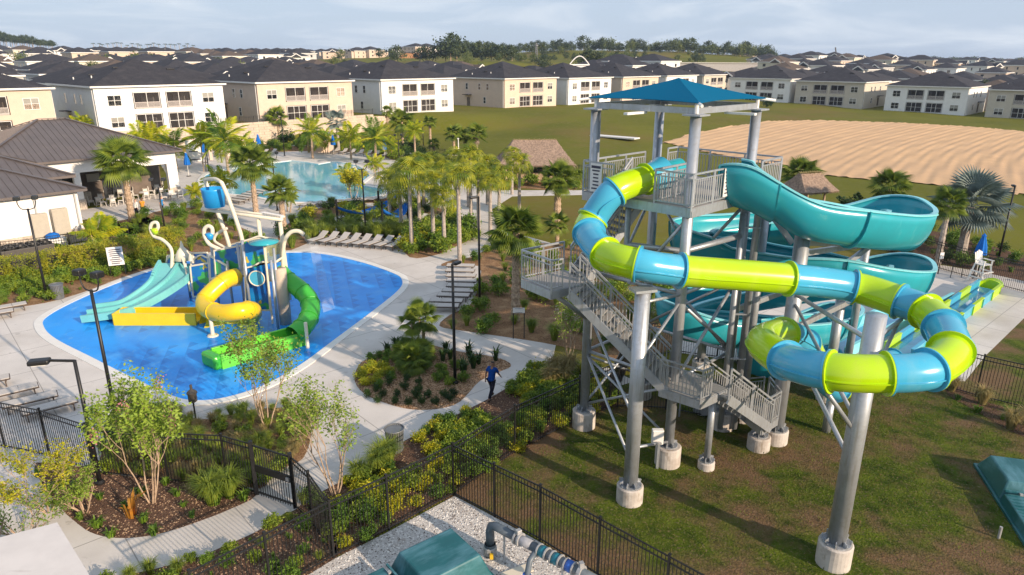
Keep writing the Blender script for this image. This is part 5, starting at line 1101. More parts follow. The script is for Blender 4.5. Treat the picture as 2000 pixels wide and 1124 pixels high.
# hedge behind the splash pad
hp = []
for row, (v0, du, s) in enumerate(((552, 0, 1.5), (562, 14, 1.3))):
    for i in range(17):
        u = -50+i*24+du; vb = 548-(u/330)*62 + row*13
        if u < 330: hp.append((u, vb, s))
for u, v, s in hp: (plant('lime', G(u, v+16), s*.7, 'below the clubhouse') if u % 3 < 2 else plant('round', G(u, v+14), s*.65, 'below the clubhouse'))
for i in range(12): u = 90+i*20; None
hl = [G(-60, 566), G(100, 545), G(200, 526), G(275, 508)]
for a_, b_ in zip(hl[:-1], hl[1:]):
    n_ = max(1, round((b_-a_).length/1.95))
    for i in range(n_):
        o_ = plant('hedge', a_.lerp(b_, (i+.5)/n_), 1.0, 'below the clubhouse'); o_.rotation_euler = (0, 0, math.atan2((b_-a_).y, (b_-a_).x)+(PI if i % 2 else 0)); o_.scale = (1, 1, rnd.uniform(.88, .98))
for u, v in ((300, 498), (318, 488), (338, 484), (285, 512)): plant('hedge', G(u, v), .8, 'below the clubhouse')
scatter(['round', 'lime', 'grass'], 'A', 80, .95, 'between the clubhouse and the splash pad', 1.3)
front_strip = [G(*p) for p in [(-40, 602), (90, 588), (170, 565), (240, 537), (325, 511), (330, 498), (240, 520), (170, 545), (90, 568), (-40, 580)]]
scatter(['round', 'lime', 'tuft'], 'A', 40, .65, 'along the left deck edge', .9, poly=front_strip)
scatter(['round', 'dark', 'lime', 'yellow', 'grass'], 'C', 60, 1.25, 'around the palm grove', 1.4)
gst = [G(*p) for p in [(600, 474), (640, 462), (760, 468), (800, 480), (800, 450), (740, 455), (640, 452), (600, 458)]]
scatter(['grass'], 'C', 46, 1.55, 'behind the row of loungers', .8, poly=gst)
gst = [G(*p) for p in [(800, 498), (930, 470), (925, 440), (850, 440), (800, 455)]]
scatter(['round', 'dark', 'lime'], 'C', 26, 1.3, 'under the palm grove', 1.1, poly=gst)
scatter(['grass', 'grass', 'round', 'lime'], 'E', 110, .9, 'between the loungers and the tower stairs', .75, avoid=[(p.x, p.y, 2.0) for p in (TL, TF, TR_, TB)])
scatter(['lime', 'yellow', 'round'], 'G', 170, .52, 'along the fence beside the path', .33)
scatter(['hedge'], 'G', 0, .5, 'x')
up = [G(*p) for p in [(1060, 722), (1120, 735), (1150, 780), (1000, 850), (900, 905), (840, 900), (880, 838), (960, 795), (1010, 760)]]
scatter(['lime', 'lime', 'round'], 'G', 60, .58, 'on the path side of the fence', .42, poly=up)
pplant('grass_tan', [(1085, 740), (1100, 752), (1075, 755), (1110, 735)], 1.4, 'by the fence below the stairs'); pplant('grass', [(745, 912), (760, 905), (735, 925), (700, 940)], 1.1, 'beside the striped bin')
scatter(['grass', 'grass', 'grass_tan', 'lime'], 'H', 130, .62, 'in the bed below the splash pad', .45)
scatter(['tuft'], 'I', 22, 1.0, 'in the dark mulch bed', .7); pplant('grass', [(415, 985), (400, 970), (450, 972), (432, 962)], 1.25, 'in the dark mulch bed'); 
pplant('orange', [(258, 1010)], 1.35, 'in the dark mulch bed')
scatter(['tuft', 'lime', 'round', 'grass'], 'J', 70, .5, 'at the bottom edge below the curved path', .5)
scatter(['round', 'dark', 'tuft'], 'K', 46, 1.0, 'along the fence behind the lifeguard chair', .9)
scatter(['round', 'dark', 'lime', 'grass'], 'L', 130, 1.4, 'behind the swimming pool', 1.7)
scatter(['tuft', 'grass_tan'], 'N', 12, .9, 'by the right hand fence', .8)
for u, v in ((470, 262), (500, 262), (800, 300), (1500, 210), (600, 268), (620, 272), (560, 265), (655, 270)): plant('dark', G(u, v+18) if u < 700 else GT(u, v), 3.2, 'below the retaining wall')
# crape myrtles: several stems, arching twigs and airy leaves
def myrtle(loc, H_, rad, label, nleaf=2600, stems=5, seed=1, m='leaf_myrtle', ls=.12, flowers=None, nf=0, base=.35, name='crape_myrtle', spread=.25):
    r = random.Random(seed); nr = np.random.RandomState(seed); t = thing(name, label, 'small tree', loc); b = MB(); tips = []
    def grow_(p, d, L, rad_, lv):
        pts = [p]; n = 4
        for i in range(n): d = (d+Vector((r.uniform(-.18, .18), r.uniform(-.18, .18), r.uniform(-.02, .12)))).normalized(); p = p+d*L/n; pts.append(p)
        b.tube(pts, [rad_*(1-.13*i) for i in range(n+1)], 6 if rad_ > .02 else 4, cap=False)
        if lv <= 1: tips.extend(pts[1:])
        if lv > 0:
            for _ in range(3 if lv > 1 else 4):
                a = r.uniform(0, 6.28); nd = (d+Vector((math.cos(a), math.sin(a), r.uniform(-.1, .5)))*r.uniform(.45, .85)).normalized(); q = pts[r.randint(2, n)]; grow_(q, nd, L*r.uniform(.5, .75), rad_*.55, lv-1)
    for i in range(stems):
        a = i*6.28/stems+r.uniform(-.4, .4); grow_(Vector((math.cos(a)*.08, math.sin(a)*.08, 0)), Vector((math.cos(a)*spread, math.sin(a)*spread, 1)).normalized(), H_*base*1.25, .028 if H_ > 3 else .022, 3)
    tips = [q_ for q_ in tips if r.random() > .3]; tp_ = np.array([tuple(x) for x in tips]); zmax = tp_[:, 2].max(); k = H_/zmax; b.v = [(x*k, y*k, z*k) for x, y, z in b.v]; tp_ *= k
    rx = np.sqrt((tp_[:, :2]**2).sum(1)).max(); f = rad/max(rx, .1)
    b.v = [(x*(1+(f-1)*min(1, z/H_*1.2)), y*(1+(f-1)*min(1, z/H_*1.2)), z) for x, y, z in b.v]; g = 1+(f-1)*np.minimum(1, tp_[:, 2]/H_*1.2); tp_[:, 0] *= g; tp_[:, 1] *= g
    b.build('trunk', 'bark', t, smooth=True)
    idx = nr.randint(len(tp_), size=nleaf); P = tp_[idx]+nr.normal(size=(nleaf, 3))*np.array([.10, .10, .08])*(H_/3.5)**.5; P = P[P[:, 2] > H_*.22]
    inst('leaves', leafmesh('leaves', P, ls, m, .5, seed=seed), t)
    if flowers:
        tt = tp_[tp_[:, 2] > H_*.62]; c = tt[nr.randint(len(tt), size=nf)]; Q = np.repeat(c, 45, 0)+nr.normal(size=(nf*45, 3))*np.array([.09, .09, .13]); inst('blossom', leafmesh('blossom', Q, .06, flowers, .9, seed=seed+1), t)
    return t
def mt(base, vtop, rpx, *a, **k):
    b_ = G(*base); return myrtle(b_, HZ(b_, vtop), rpx*(b_-Vector((0, 0, CH))).length/FPX, *a, **k)
mt((298, 982), 705, 84, 'pink flowering crape myrtle standing in the dark mulch bed at lower left', 4800, 5, 3, flowers='petal_pink', nf=7, ls=.125)
mt((522, 838), 612, 76, 'crape myrtle with reddish leaves in front of the green slide', 3600, 5, 5, ls=.115)
mt((655, 968), 730, 82, 'thin leafed crape myrtle left of the striped bin', 2300, 5, 8, ls=.11)
mt((95, 1000), 880, 95, 'yellowing crape myrtle shrub beside the white roof panel', 2600, 6, 11, m='leaf_yel', ls=.10, spread=.5)
mt((45, 1070), 965, 90, 'small leafed shrub at the left edge behind the white roof panel', 1500, 6, 12, ls=.09, spread=.6)
mt((165, 1000), 925, 55, 'green bushy myrtle right of the yellowing one', 2000, 6, 13, ls=.09, spread=.5)
mt((1112, 700), 560, 58, 'white flowering crape myrtle under the stair landing', 1600, 5, 14, flowers='petal_white', nf=16, ls=.10)
mt((1170, 640), 500, 60, 'white flowering crape myrtle behind the long stair flight', 1400, 5, 15, flowers='petal_white', nf=18, ls=.10)
mt((1275, 655), 570, 34, 'white blossomed myrtle between the tower posts', 900, 5, 16, flowers='petal_white', nf=14, ls=.10)
mt((690, 395), 330, 30, 'young round headed tree at the near pool edge', 1800, 3, 17, m='leaf_yel', ls=.22)
mt((1660, 440), 378, 26, 'dark bushy tree in front of the sand lot', 1500, 5, 18, m='leaf_dark', ls=.3)
pv = G(170, 915)
# far trees
FT = []
def far_tree(p, h, kind, label, trunk=True, w=1.):
    t = thing('broadleaf_tree', label, 'tree', p); o = inst('crown', SH[kind], t, (0, 0, h*.58), (0, 0, rnd.uniform(0, 6)), scale=(h*.45*w, h*.45*w, h*.52))
    if trunk: MB().tube([(0, 0, -1), (0, 0, h*.5)], [h*.03, h*.015], 6).build('trunk', 'bark', t)
    FT.append(t); return t
for i in range(95):
    u = 880+640*(i/95)+rnd.uniform(-6, 6); d = rnd.choice([560, 600, 610, 640]); r_ = ray(u, 110); x = r_.x/r_.y*d; z = terr(x, d); far_tree(Vector((x, d, z-1)), rnd.uniform(6, 12), 'far' if i % 3 else 'farl', 'dark tree on the ridge of the wooded hill', w=rnd.uniform(.9, 1.5))
for i in range(60):
    u = rnd.uniform(900, 1420); d = rnd.uniform(360, 560); r_ = ray(u, 110); x = r_.x/r_.y*d; z = terr(x, d); far_tree(Vector((x, d, z-.5)), rnd.uniform(2.5, 6), rnd.choice(['far', 'farl']), 'scattered tree on the slope of the wooded hill', w=rnd.uniform(.9, 1.4))
for u, d, h in ((880, 420, 15), (870, 430, 11), (892, 425, 12), (773, 420, 10), (832, 430, 9), (820, 440, 8), (845, 425, 9), (920, 430, 10), (940, 430, 11), (960, 425, 10), (978, 420, 9), (1000, 420, 9), (1150, 330, 9), (1165, 330, 8), (1195, 340, 6), (1212, 335, 7), (1262, 345, 7), (1060, 360, 8), (742, 520, 7), (698, 600, 7)):
    r_ = ray(u, 110); x = r_.x/r_.y*d; far_tree(Vector((x, d, terr(x, d)-.5)), h, 'far', f'large dark tree {"right of the tall mast" if u > 1050 else ("left end of the hill tree line" if u < 860 else "on the field before the hill")}', w=1.3)
for i in range(26):
    u = -10+i*4.6+rnd.uniform(-2, 2); d = rnd.uniform(700, 760); r_ = ray(u, 100); x = r_.x/r_.y*d; h = 22-9*(i/26)+rnd.uniform(-1.5, 1.5)
    t = thing('pine_tree', 'tall pine in the pine stand at the far left skyline', 'tree', (x, d, terr(x, d))); inst('crown', SH['far'], t, (0, 0, h*.78), scale=(h*.28, h*.28, h*.24)); MB().tube([(0, 0, -1), (0, 0, h*.7)], [.3, .2], 6).build('trunk', 'bark', t); FT.append(t)
for u, v, d, h, k_ in ((37, 0, 330, 9, 'farl'), (70, 0, 320, 7, 'farl'), (97, 0, 300, 6, 'far'), (173, 0, 320, 8, 'farl'), (205, 0, 320, 8, 'farl'), (263, 0, 330, 9, 'farl'), (302, 0, 330, 6, 'far'), (355, 0, 320, 6, 'farl'), (425, 0, 330, 8, 'far'), (470, 0, 330, 7, 'farl'), (518, 0, 340, 6, 'farl'), (535, 0, 340, 7, 'farl'), (565, 0, 340, 6, 'farl'), (650, 0, 420, 6, 'farl'), (690, 0, 330, 5, 'farl'), (1990, 0, 420, 9, 'far')):
    r_ = ray(u, 110); x = r_.x/r_.y*d; far_tree(Vector((x, d, terr(x, d))), h, k_, 'street tree standing among the estate roofs', w=1.1)
FPM = plain_me('crown', lambda b: [b.add([(0, 0, 0), (math.cos(i*.9)*.5, math.sin(i*.9)*.5, .35), (math.cos(i*.9+.3)*1., math.sin(i*.9+.3)*1., -.25), (math.cos(i*.9+.45)*.5, math.sin(i*.9+.45)*.5, .2)], [(0, 1, 2, 3)]) for i in range(14)], 'leaf_far')
for i in range(22):
    u = 185+i*9.2+rnd.uniform(-3, 3)+(90 if i < 3 else 0)*0; d = 720; r_ = ray(u, 100); x = r_.x/r_.y*d; h = 11+rnd.uniform(-1, 1.5)
    t = thing('distant_palm', 'small palm silhouette in the row along the left skyline', 'palm tree', (x, d, terr(x, d))); inst('crown', FPM, t, (0, 0, h), scale=2.6); MB().tube([(0, 0, 0), (0, 0, h)], .25, 5).build('trunk', 'trunk_grey', t); FT.append(t)
for i in range(64):
    u = rnd.choice([rnd.uniform(0, 700), rnd.uniform(1450, 2050)]); d = rnd.uniform(230, 520); r_ = ray(u, 115); x = r_.x/r_.y*d
    if all((Vector((h.location.x, h.location.y, 0))-Vector((x, d, 0))).length > 15 for h in FAR): far_tree(Vector((x, d, terr(x, d))), rnd.uniform(4, 7.5), rnd.choice(['far', 'farl']), 'small street tree growing between the estate houses')
for i in range(70):
    u = 1520+i*7.2; d = rnd.uniform(1000, 1300); r_ = ray(u, 122); x = r_.x/r_.y*d; far_tree(Vector((x, d, terr(x, d)-2)), rnd.uniform(8, 14), 'far', 'distant tree in the low tree belt on the right skyline', trunk=False, w=1.9)
for g_, t in [('trees on the hill and skyline', t) for t in FT]: t['group'] = g_
# grass on the near lawn: real blades, uncountable
gv = []; gf = []; nr = np.random.RandomState(5); N_ = 46000; lawnP = [Vector(p) for p in ((-1.2, 20.6, 0), (5, 14.2, 0), (20, 13, 0), (26, 24, 0), (20.2, 27.3, 0), (14, 33, 0), (9, 27, 0), (3.6, 25.8, 0))]
xy = np.stack([nr.uniform(-2, 26, N_), nr.uniform(13, 33, N_)], 1); keep = np.array([inside(a, b, lawnP) for a, b in xy]); xy = xy[keep]
me = leafmesh('lawn_grass', np.c_[xy, np.zeros(len(xy))+.004], .085, 'leaf_grass', .22, nrm=np.tile([0, 0, 1.4], (len(xy), 1)), seed=6)
mg = mat('lawn blades', (.10, .14, .02), .9, col2=(.13, .095, .04), scale=.9, rng=(.42, .6)); me.materials[0] = mg; tag(inst('lawn_grass', me), 'short patchy grass growing under the slide tower', 'grass', kind='stuff')
# ---------------------------------------------------------------- fences: posts, rails and pickets one by one
PK = {}
def fence(label, pts, H_=1.95, gap=.115, span=2.4, single=True, world=False, base_w=.065, stuff=False):
    P = [Vector(p) for p in pts] if world else [G(*p) for p in pts]; t = thing('metal_fence', label, 'fence', P[0], 0, 'black picket fences'); o = P[0]
    if 'pk' not in PK: PK['pk'] = plain_me('picket', lambda b: b.box((0, 0, .5), (.017, .017, 1.)), 'black'); PK['post'] = plain_me('fence_post', lambda b: (b.box((0, 0, .5), (.06, .06, 1.)), b.box((0, 0, 1.008), (.075, .075, .016))), 'black')
    n = 0; ex = MB()
    for a, c in zip(P[:-1], P[1:]):
        a = a-o; c = c-o; L = (c-a).length; k = max(1, round(L/span)); rz = math.atan2((c-a).y, (c-a).x)
        for i in range(k+1):
            if i == k and c+o != P[-1]: continue
            e = a.lerp(c, i/k); inst('fence_post', PK['post'], t, e, (0, 0, rz), scale=(1, 1, H_+.04))
        for i in range(k):
            p = a.lerp(c, i/k); q = a.lerp(c, (i+1)/k)
            for z in (.10, H_-.20, H_-.02): MB().bar(p+Vector((0, 0, z)), q+Vector((0, 0, z)), .032, .036).build('fence_rail', 'black', t); m = max(2, int((q-p).length/gap))
            for j in range(1, m):
                e = p.lerp(q, j/m)
                if n < 298 and not stuff: inst('picket', PK['pk'], t, e, (0, 0, rz), scale=(1, 1, H_-.03))
                else: ex.box((e.x, e.y, H_/2), (.017, .017, H_-.03), rz)
                n += 1
    if ex.v: ex.build('pickets', 'black', t, kind='stuff')
    return t
fence('black fence running down to the right between the grey pipes and the lawn', [(886, 968), (1054, 1057), (1450, 1300)])
fence('black fence between the gravel yard and the shrubs, left of its corner post', [(886, 968), (760, 1036), (652, 1090), (390, 1240)])
fence('black fence climbing from the gravel corner post toward the tower footings', [(886, 968), (1005, 885), (1130, 822), (1190, 795)])
fence('black fence behind the lower stairs of the tower', [(1206, 796), (1300, 800), (1400, 820), (1440, 835)], span=2.0)
fence('black fence enclosing the slide deck behind the tower legs', [(1190, 795), (1235, 700), (1330, 690), (1400, 700), (1440, 712)], 1.75)
fence('black fence running right from behind the front loop of the tube slide', [(1845, 758), (1905, 775), (2000, 799), (2200, 850)], 1.95)
fence('black fence behind the lifeguard chair and silver palm', [(1680, 470), (1760, 500), (1830, 525), (1900, 545), (2010, 575), (2150, 610)], 1.9, stuff=False)
fence('black fence at the left bottom beside the grey loungers', [(-160, 868), (10, 875), (97, 893), (185, 925), (330, 942), (445, 948), (502, 966)])
fence('short black fence panel between the gate and the gravel yard corner', [(577, 992), (612, 1028), (652, 1090)])
fence('low black fence in front of the clubhouse service yard', [(-60, 520), (75, 505), (200, 484), (255, 478)], 1.5, .16, stuff=True)
fence('black fence along the field beyond the palm grove', [(760, 300), (900, 322), (1030, 345), (1130, 352), (1400, 372), (1680, 470)], 1.8, .3, 3.2, stuff=True)
fence('black fence on top of the retaining wall before the tan house', [(P0-E2*1.2+E1*16+Vector((0, 0, 3.3))), (P0-E2*1.2+E1*48+Vector((0, 0, 3.3)))], 1.4, .3, 2.4, world=True, stuff=True)
gt = thing('fence_gate', 'black gate with a solid middle rail over the curved path', 'gate', G(502, 966)); a = Vector((0, 0, 0)); c = G(577, 992)-G(502, 966)
for e in (a, c): MB().box((e.x, e.y, 1.02), (.13, .13, 2.04), .4).build('gate_post', 'black', gt)
for z, h_ in ((.12, .05), (1.05, .26), (1.9, .05)): b = MB(); b.bar(a.lerp(c, .06)+Vector((0, 0, z)), a.lerp(c, .94)+Vector((0, 0, z)), .05, h_); b.build('gate_rail', 'black', gt)
for i in range(1, 14): e = a.lerp(c, .06+.88*i/14); inst('picket', PK['pk'], gt, e, scale=(1.2, 1.2, 1.9))
b = MB(); b.bar(a.lerp(c, .85)+Vector((0, -.04, 1.05)), a.lerp(c, .93)+Vector((0, -.04, 1.05)), .06, .12); b.build('gate_latch', 'galv_dark', gt)
# ---------------------------------------------------------------- lamp posts
def lamp(base, vtop, label, kind='twin', az=0., r=.075, light='black'):
    b_ = G(*base) if not isinstance(base, Vector) else base; H_ = HZ(b_, vtop); t = thing('lamp_post', label, 'lamp post', b_, az, 'black lamp posts'); 
    MB().tube([(0, 0, 0), (0, 0, H_-.2 if kind != 'twin' else H_-.75)], [r, r*.75], 12).build('pole', light, t, smooth=True)
    MB().lathe([(r*2, 0), (r*2, .08), (r*1.2, .14)], 14).build('pole_base', light, t)
    if kind == 'twin':
        q = H_-.75; w = .44; b = MB(); b.tube(smooth_poly([Vector((-w, 0, H_-.25)), Vector((-w, 0, H_-.45)), Vector((-w*.7, 0, q+.02)), Vector((0, 0, q-.05)), Vector((w*.7, 0, q+.02)), Vector((w, 0, H_-.45)), Vector((w, 0, H_-.25))], 5, closed=False), .028, 8); b.build('yoke_arm', light, t, smooth=True)
        for s in (-1, 1):
            f = MB().box((s*w, .02, H_-.13), (.34, .36, .24)).build('flood_head', light, t, bevel=.05); MB().box((s*w, -.17, H_-.13), (.26, .015, .16)).build('lens', 'glass', f)
    elif kind == 'arm':
        b = MB(); b.bar((0, 0, H_-.22), (0, -.75, H_-.12), .07); b.build('arm', light, t); f = MB().box((0, -1.0, H_-.14), (.36, .62, .16)).build('lamp_head', light, t, bevel=.05); MB().box((0, -1.0, H_-.232), (.26, .4, .02)).build('lens', 'paper', f)
    else:
        b = MB(); b.tube([(0, 0, H_-.22), (0, 0, H_-.05), (0, -.14, H_-.03)], .06, 8); b.build('arm', light, t); f = MB().box((0, -.34, H_-.06), (.24, .46, .13)).build('lamp_head', light, t, bevel=.04)
    return t
lamp((93, 587), 383, 'twin headed lamp post in front of the clubhouse wall', az=.5)
lamp((232, 845), 528, 'twin headed lamp post at the left deck rising over the splash pad', az=-.35)
lamp((196, 945), 693, 'single armed lamp post behind the left bottom fence, head over the deck', 'arm', az=R(-75))
lamp((889, 749), 515, 'single lamp post in the front corner of the island bed', 'head', az=R(150)); lamp((937, 592), 383, 'single lamp post right of the lounger stack', 'head', az=R(-60))
lamp((715, 462), 312, 'twin headed lamp post standing before the shallow end of the pool'); lamp((542, 412), 296, 'twin headed lamp post left of the pool near edge', az=.3); lamp((325, 468), 348, 'twin headed lamp post by the porch beside the man in the blue shirt', az=.2)
lamp((1948, 515), 363, 'single lamp post by the right hand fence near the silver palm', 'head', az=R(160)); lamp((780, 318), 262, 'twin headed lamp post at the right pool end', az=.3); lamp((556, 305), 218, 'lamp post in front of the retaining wall', az=.3)
lamp((827, 285), 237, 'twin headed lamp post on the edge of the green field', az=.4); lamp((408, 335), 255, 'twin headed lamp post beside the white banner at the pool', az=.3); lamp((433, 318), 262, 'thin lamp post left of the blue umbrellas by the pool', 'head'); lamp((896, 318), 270, 'pale pole lamp between the three fan palms', 'head', light='white_trim')
ln = thing('lantern_post', 'short black speaker lantern post in front of the near pool coping', 'lantern', G(383, 822)); MB().tube([(0, 0, 0), (0, 0, .85)], .035, 8).build('post', 'black', ln); MB().lathe([(.12, .85), (.17, .9), (.17, 1.2), (.20, 1.22), (.20, 1.28), (.05, 1.42), (.05, 1.6)], 12).build('lantern_body', 'ac', ln)
# ---------------------------------------------------------------- loungers
def make_lounger(back=.0):
    t = thing('sun_lounger', '', 'sun lounger'); b = MB(); L = 1.95; w = .66
    for s in (-1, 1): b.box((s*w/2, 0, .33), (.04, L, .05))
    for y in (-L/2, L/2): b.box((0, y, .33), (w-.04, .04, .05))
    b.build('frame', 'frame_bronze', t)
    for x in (-1, 1):
        for y in (-.8, .8): MB().box((x*w/2, y, .155), (.04, .05, .31)).build('leg', 'frame_bronze', t)
    if back: 
        MB().box((0, -.32, .372), (w-.06, 1.25, .03)).build('seat_sling', 'sling', t); bb = MB(); bb.bar((0, .3, .38), (0, .92, .38+back), .6, .03); bb.build('backrest', 'sling', t)
    else: MB().box((0, -.35, .372), (w-.06, 1.22, .03)).build('seat_sling', 'sling', t); MB().box((0, .62, .374), (w-.06, .68, .03)).build('backrest', 'sling', t)
    return t
LG = {0: make_lounger(), 1: make_lounger(.38)}; LU = set()
def loungers(pts, rz, flat, where, grp):
    n = len(pts)
    for i, (u, v) in enumerate(pts):
        g = G(u, v); k = 0 if flat else 1; src = LG[k]
        if k not in LU: LU.add(k); o = src; o.location = (g.x, g.y, .01); o.rotation_euler = (0, 0, rz)
        else: o = copy_tree(src, (g.x, g.y, .01), rz+rnd.uniform(-.03, .03))
        o['group'] = grp; o['w'] = where; LNG.append(o)
        lab_ = ['first', 'second', 'third', 'fourth', 'fifth', 'sixth', 'seventh', 'eighth', 'ninth', 'tenth', 'eleventh', 'twelfth'][i] if i < 12 else 'last'
        o['label'] = f"grey sling lounger, {lab_} {where}"
LNG = []
loungers([(622+i*21.5, 474+i*1.6) for i in range(8)], R(-28), False, 'from the left in the row behind the splash pad', 'loungers in the row behind the splash pad')
loungers([(900, 528), (899, 538), (901, 548), (902, 558), (903, 568), (895, 578), (886, 587), (872, 598), (864, 608)], R(86), True, 'from the far end of the stack beside the path', 'loungers lined up beside the path')
loungers([(25, 778), (62, 795), (100, 808), (-30, 760)], R(-52), True, 'from the fence side in the row on the left deck', 'loungers on the left deck')
loungers([(15, 610), (-12, 624)], R(-52), True, 'at the left photo edge below the hedge', 'loungers at the left photo edge')
loungers([(462+i*9, 398-i*4.) for i in range(6)], R(60), True, 'from the near palm in the row left of the pool', 'loungers left of the pool')
loungers([(600+i*19, 405-i*1.6) for i in range(9)], R(-20), True, 'from the left in the row at the near pool edge', 'loungers at the near pool edge')
loungers([(430+i*17, 306-i*.6) for i in range(7)], R(-20), False, 'from the left in the far row left of the bathhouse', 'loungers at the far pool edge, left'); loungers([(655+i*16, 300+i*1.2) for i in range(10)], R(-20), False, 'from the left in the far row right of the bathhouse', 'loungers at the far pool edge, right')
# ---------------------------------------------------------------- porch chairs and tables
def make_chair():
    t = thing('patio_chair', '', 'chair')
    MB().box((0, 0, .45), (.46, .46, .04)).build('seat', 'chair_white', t); b = MB(); b.tube([(-.22, .22, .45), (-.2, .26, .92), (.2, .26, .92), (.22, .22, .45)], .022, 6); b.build('back_frame', 'chair_white', t)
    MB().box((0, .25, .72), (.36, .02, .3)).build('back_sling', 'chair_white', t)
    for x in (-1, 1):
        for y in (-1, 1): MB().tube([(x*.2, y*.2, .44), (x*.25, y*.25, 0)], .02, 5).build('leg', 'chair_white', t)
    return t
def make_table():
    t = thing('patio_table', '', 'table'); MB().lathe([(.46, .70), (.46, .73)], 18).build('table_top', 'paper', t); MB().tube([(0, 0, 0), (0, 0, .7)], .05, 8).build('pedestal', 'chair_white', t); MB().lathe([(.3, 0), (.3, .03)], 12).build('foot', 'chair_white', t); return t
chr_ = make_chair(); tbl = make_table(); first = True; ci = 0
tabs = [(197, 400, 'left end of the porch edge'), (220, 402, 'middle of the porch edge'), (240, 384, 'behind the cabbage palm'), (283, 389, 'behind the standing women'), (312, 380, 'right half of the porch'), (338, 392, 'right of the porch corner'), (205, 385, 'in front of the bar counter'), (300, 367, 'deep inside the right porch bay'), (352, 384, 'by the porch corner planting'), (262, 372, 'deep inside the middle porch bay')]
for u, v, w in tabs:
    g = G(u, v); tt = tbl if first else copy_tree(tbl, g); tt.location = g; tt['label'] = f"round white topped dining table {w}"; tt['group'] = 'dining tables at the clubhouse porch'
    for k_ in range(4):
        a = k_*PI/2+.5+rnd.uniform(-.2, .2); p = g+Vector((math.cos(a), math.sin(a), 0))*.78; cc = chr_ if (first and k_ == 0) else copy_tree(chr_, p); cc.location = (p.x, p.y, .01); cc.rotation_euler = (0, 0, a-PI/2)
        side = ['far right', 'far left', 'near left', 'near right'][k_]; cc['label'] = f"white dining chair at the {side} of the table {w}"; cc['group'] = 'dining chairs at the clubhouse porch'
    first = False
# ---------------------------------------------------------------- umbrellas, lifeguard chair, bins, signs
def umbrella(base, label, H_=2.7, m='umb_blue'):
    t = thing('closed_umbrella', label, 'umbrella', base, 0, 'closed blue umbrellas'); MB().tube([(0, 0, 0), (0, 0, H_-.1)], .028, 8).build('pole', 'white_trim', t)
    b = MB(); n = 16; prof = [(.02, H_), (.14, H_-.18), (.10, H_-.22), (.26, H_-.9), (.32, H_-1.45), (.2, H_-1.5)]; vs = []
    for r_, z in prof:
        for j in range(n): a = 2*PI*j/n; k_ = r_*(1+.22*(j % 2)); vs.append((math.cos(a)*k_, math.sin(a)*k_, z))
    b.add(vs, [(i*n+j, i*n+(j+1) % n, (i+1)*n+(j+1) % n, (i+1)*n+j) for i in range(len(prof)-1) for j in range(n)]); b.build('folded_canopy', m, t); MB().lathe([(.28, 0), (.28, .08)], 12).build('base', 'ac', t); return t
umbrella(G(1905, 540), 'closed blue umbrella standing over the white lifeguard chair', 3.0)
for u, v, lb in ((402, 318, 'closed blue umbrella next to the white banner by the pool'), (507, 300, 'closed blue umbrella at the far left pool corner'), (652, 302, 'closed blue umbrella in front of the tan bathhouse'), (752, 312, 'closed blue umbrella at the right pool end'), (369, 345, 'closed blue umbrella by the clubhouse corner')): umbrella(G(u, v), lb, 2.9)
lc = thing('lifeguard_chair', 'tall white lifeguard chair with a rounded back on the right deck', 'lifeguard chair', G(1912, 552), .35)
for x in (-1, 1):
    for y in (-1, 1): MB().bar((x*.46, y*.5, 0), (x*.33, y*.3, 1.25), .06, .10).build('leg', 'white_trim', lc)
    for z in (.4, .8): MB().bar((x*.42, -.45, z), (x*.42, .45, z), .04, .08).build('cross_bar', 'white_trim', lc)
    MB().box((x*.38, -.05, 1.55), (.14, .7, .04)).build('armrest', 'white_trim', lc); MB().box((x*.36, -.32, 1.38), (.05, .07, .34)).build('arm_post', 'white_trim', lc)
for z in (.4, .8): MB().bar((-.43, -.46, z), (.43, -.46, z), .1, .06).build('foot_step', 'white_trim', lc)
MB().box((0, 0, 1.27), (.72, .64, .05)).build('seat', 'white_trim', lc)
for i in range(5): x = -.26+i*.13; MB().bar((x, .30, 1.28), (x*1.1, .46, 2.12-abs(i-2)*.07), .115, .025).build('back_slat', 'white_trim', lc)
def bin_(base, label):
    t = thing('slatted_bin', label, 'litter bin', base, 0, 'grey slatted litter bins')
    MB().lathe([(.26, .03), (.31, .85), (.28, .85), (.24, .08)], 20).build('liner', 'ac', t); sl_ = plain_me('slat', lambda b: b.bar((.285, 0, .02), (.345, 0, .92), .055, .02), 'frame_grey')
    for i in range(26): inst('slat', sl_, t, (0, 0, 0), (0, 0, 2*PI*i/26))
    b = MB(); n = 28
    for z, r_ in ((.93, .37), (.12, .305)): b.tube([(r_*math.cos(2*PI*j/n), r_*math.sin(2*PI*j/n), z) for j in range(n+1)], .022, 5, cap=False)
    b.build('rim_ring', 'frame_grey', t); MB().lathe([(.36, .90), (.20, .84), (.18, .80)], 20).build('lid', 'frame_grey', t); return t
M['frame_grey'] = mat('grey coated steel slats', (.17, .18, .19), .5, .3, .1, 6)
bin_(G(772, 880), 'grey slatted bin on the near path above the fence hedge'); bin_(G(115, 584), 'grey slatted bin beside the left hedge and lamp post')
def sign(base, label, w, h, z, rz, lines, posts=2, thick='black'):
    t = thing('sign', label, 'sign', base, rz)
    for s in ((-1, 1) if posts == 2 else (0,)): MB().box((s*w*.46, .02, (z+h)/2), (.05, .05, z+h)).build('sign_post', thick, t)
    f = MB().box((0, -.015, z+h/2), (w, .03, h)).build('sign_panel', 'paper', t); b = MB()
    for i in range(lines): b.box((rnd.uniform(-.04, .04)*w, -.034, z+h*(.86-.76*i/max(1, lines-1)) if lines > 1 else z+h/2), (w*rnd.uniform(.5, .8), .006, h*.05))
    if lines: b.build('printed_lines', 'ink', f)
    return t
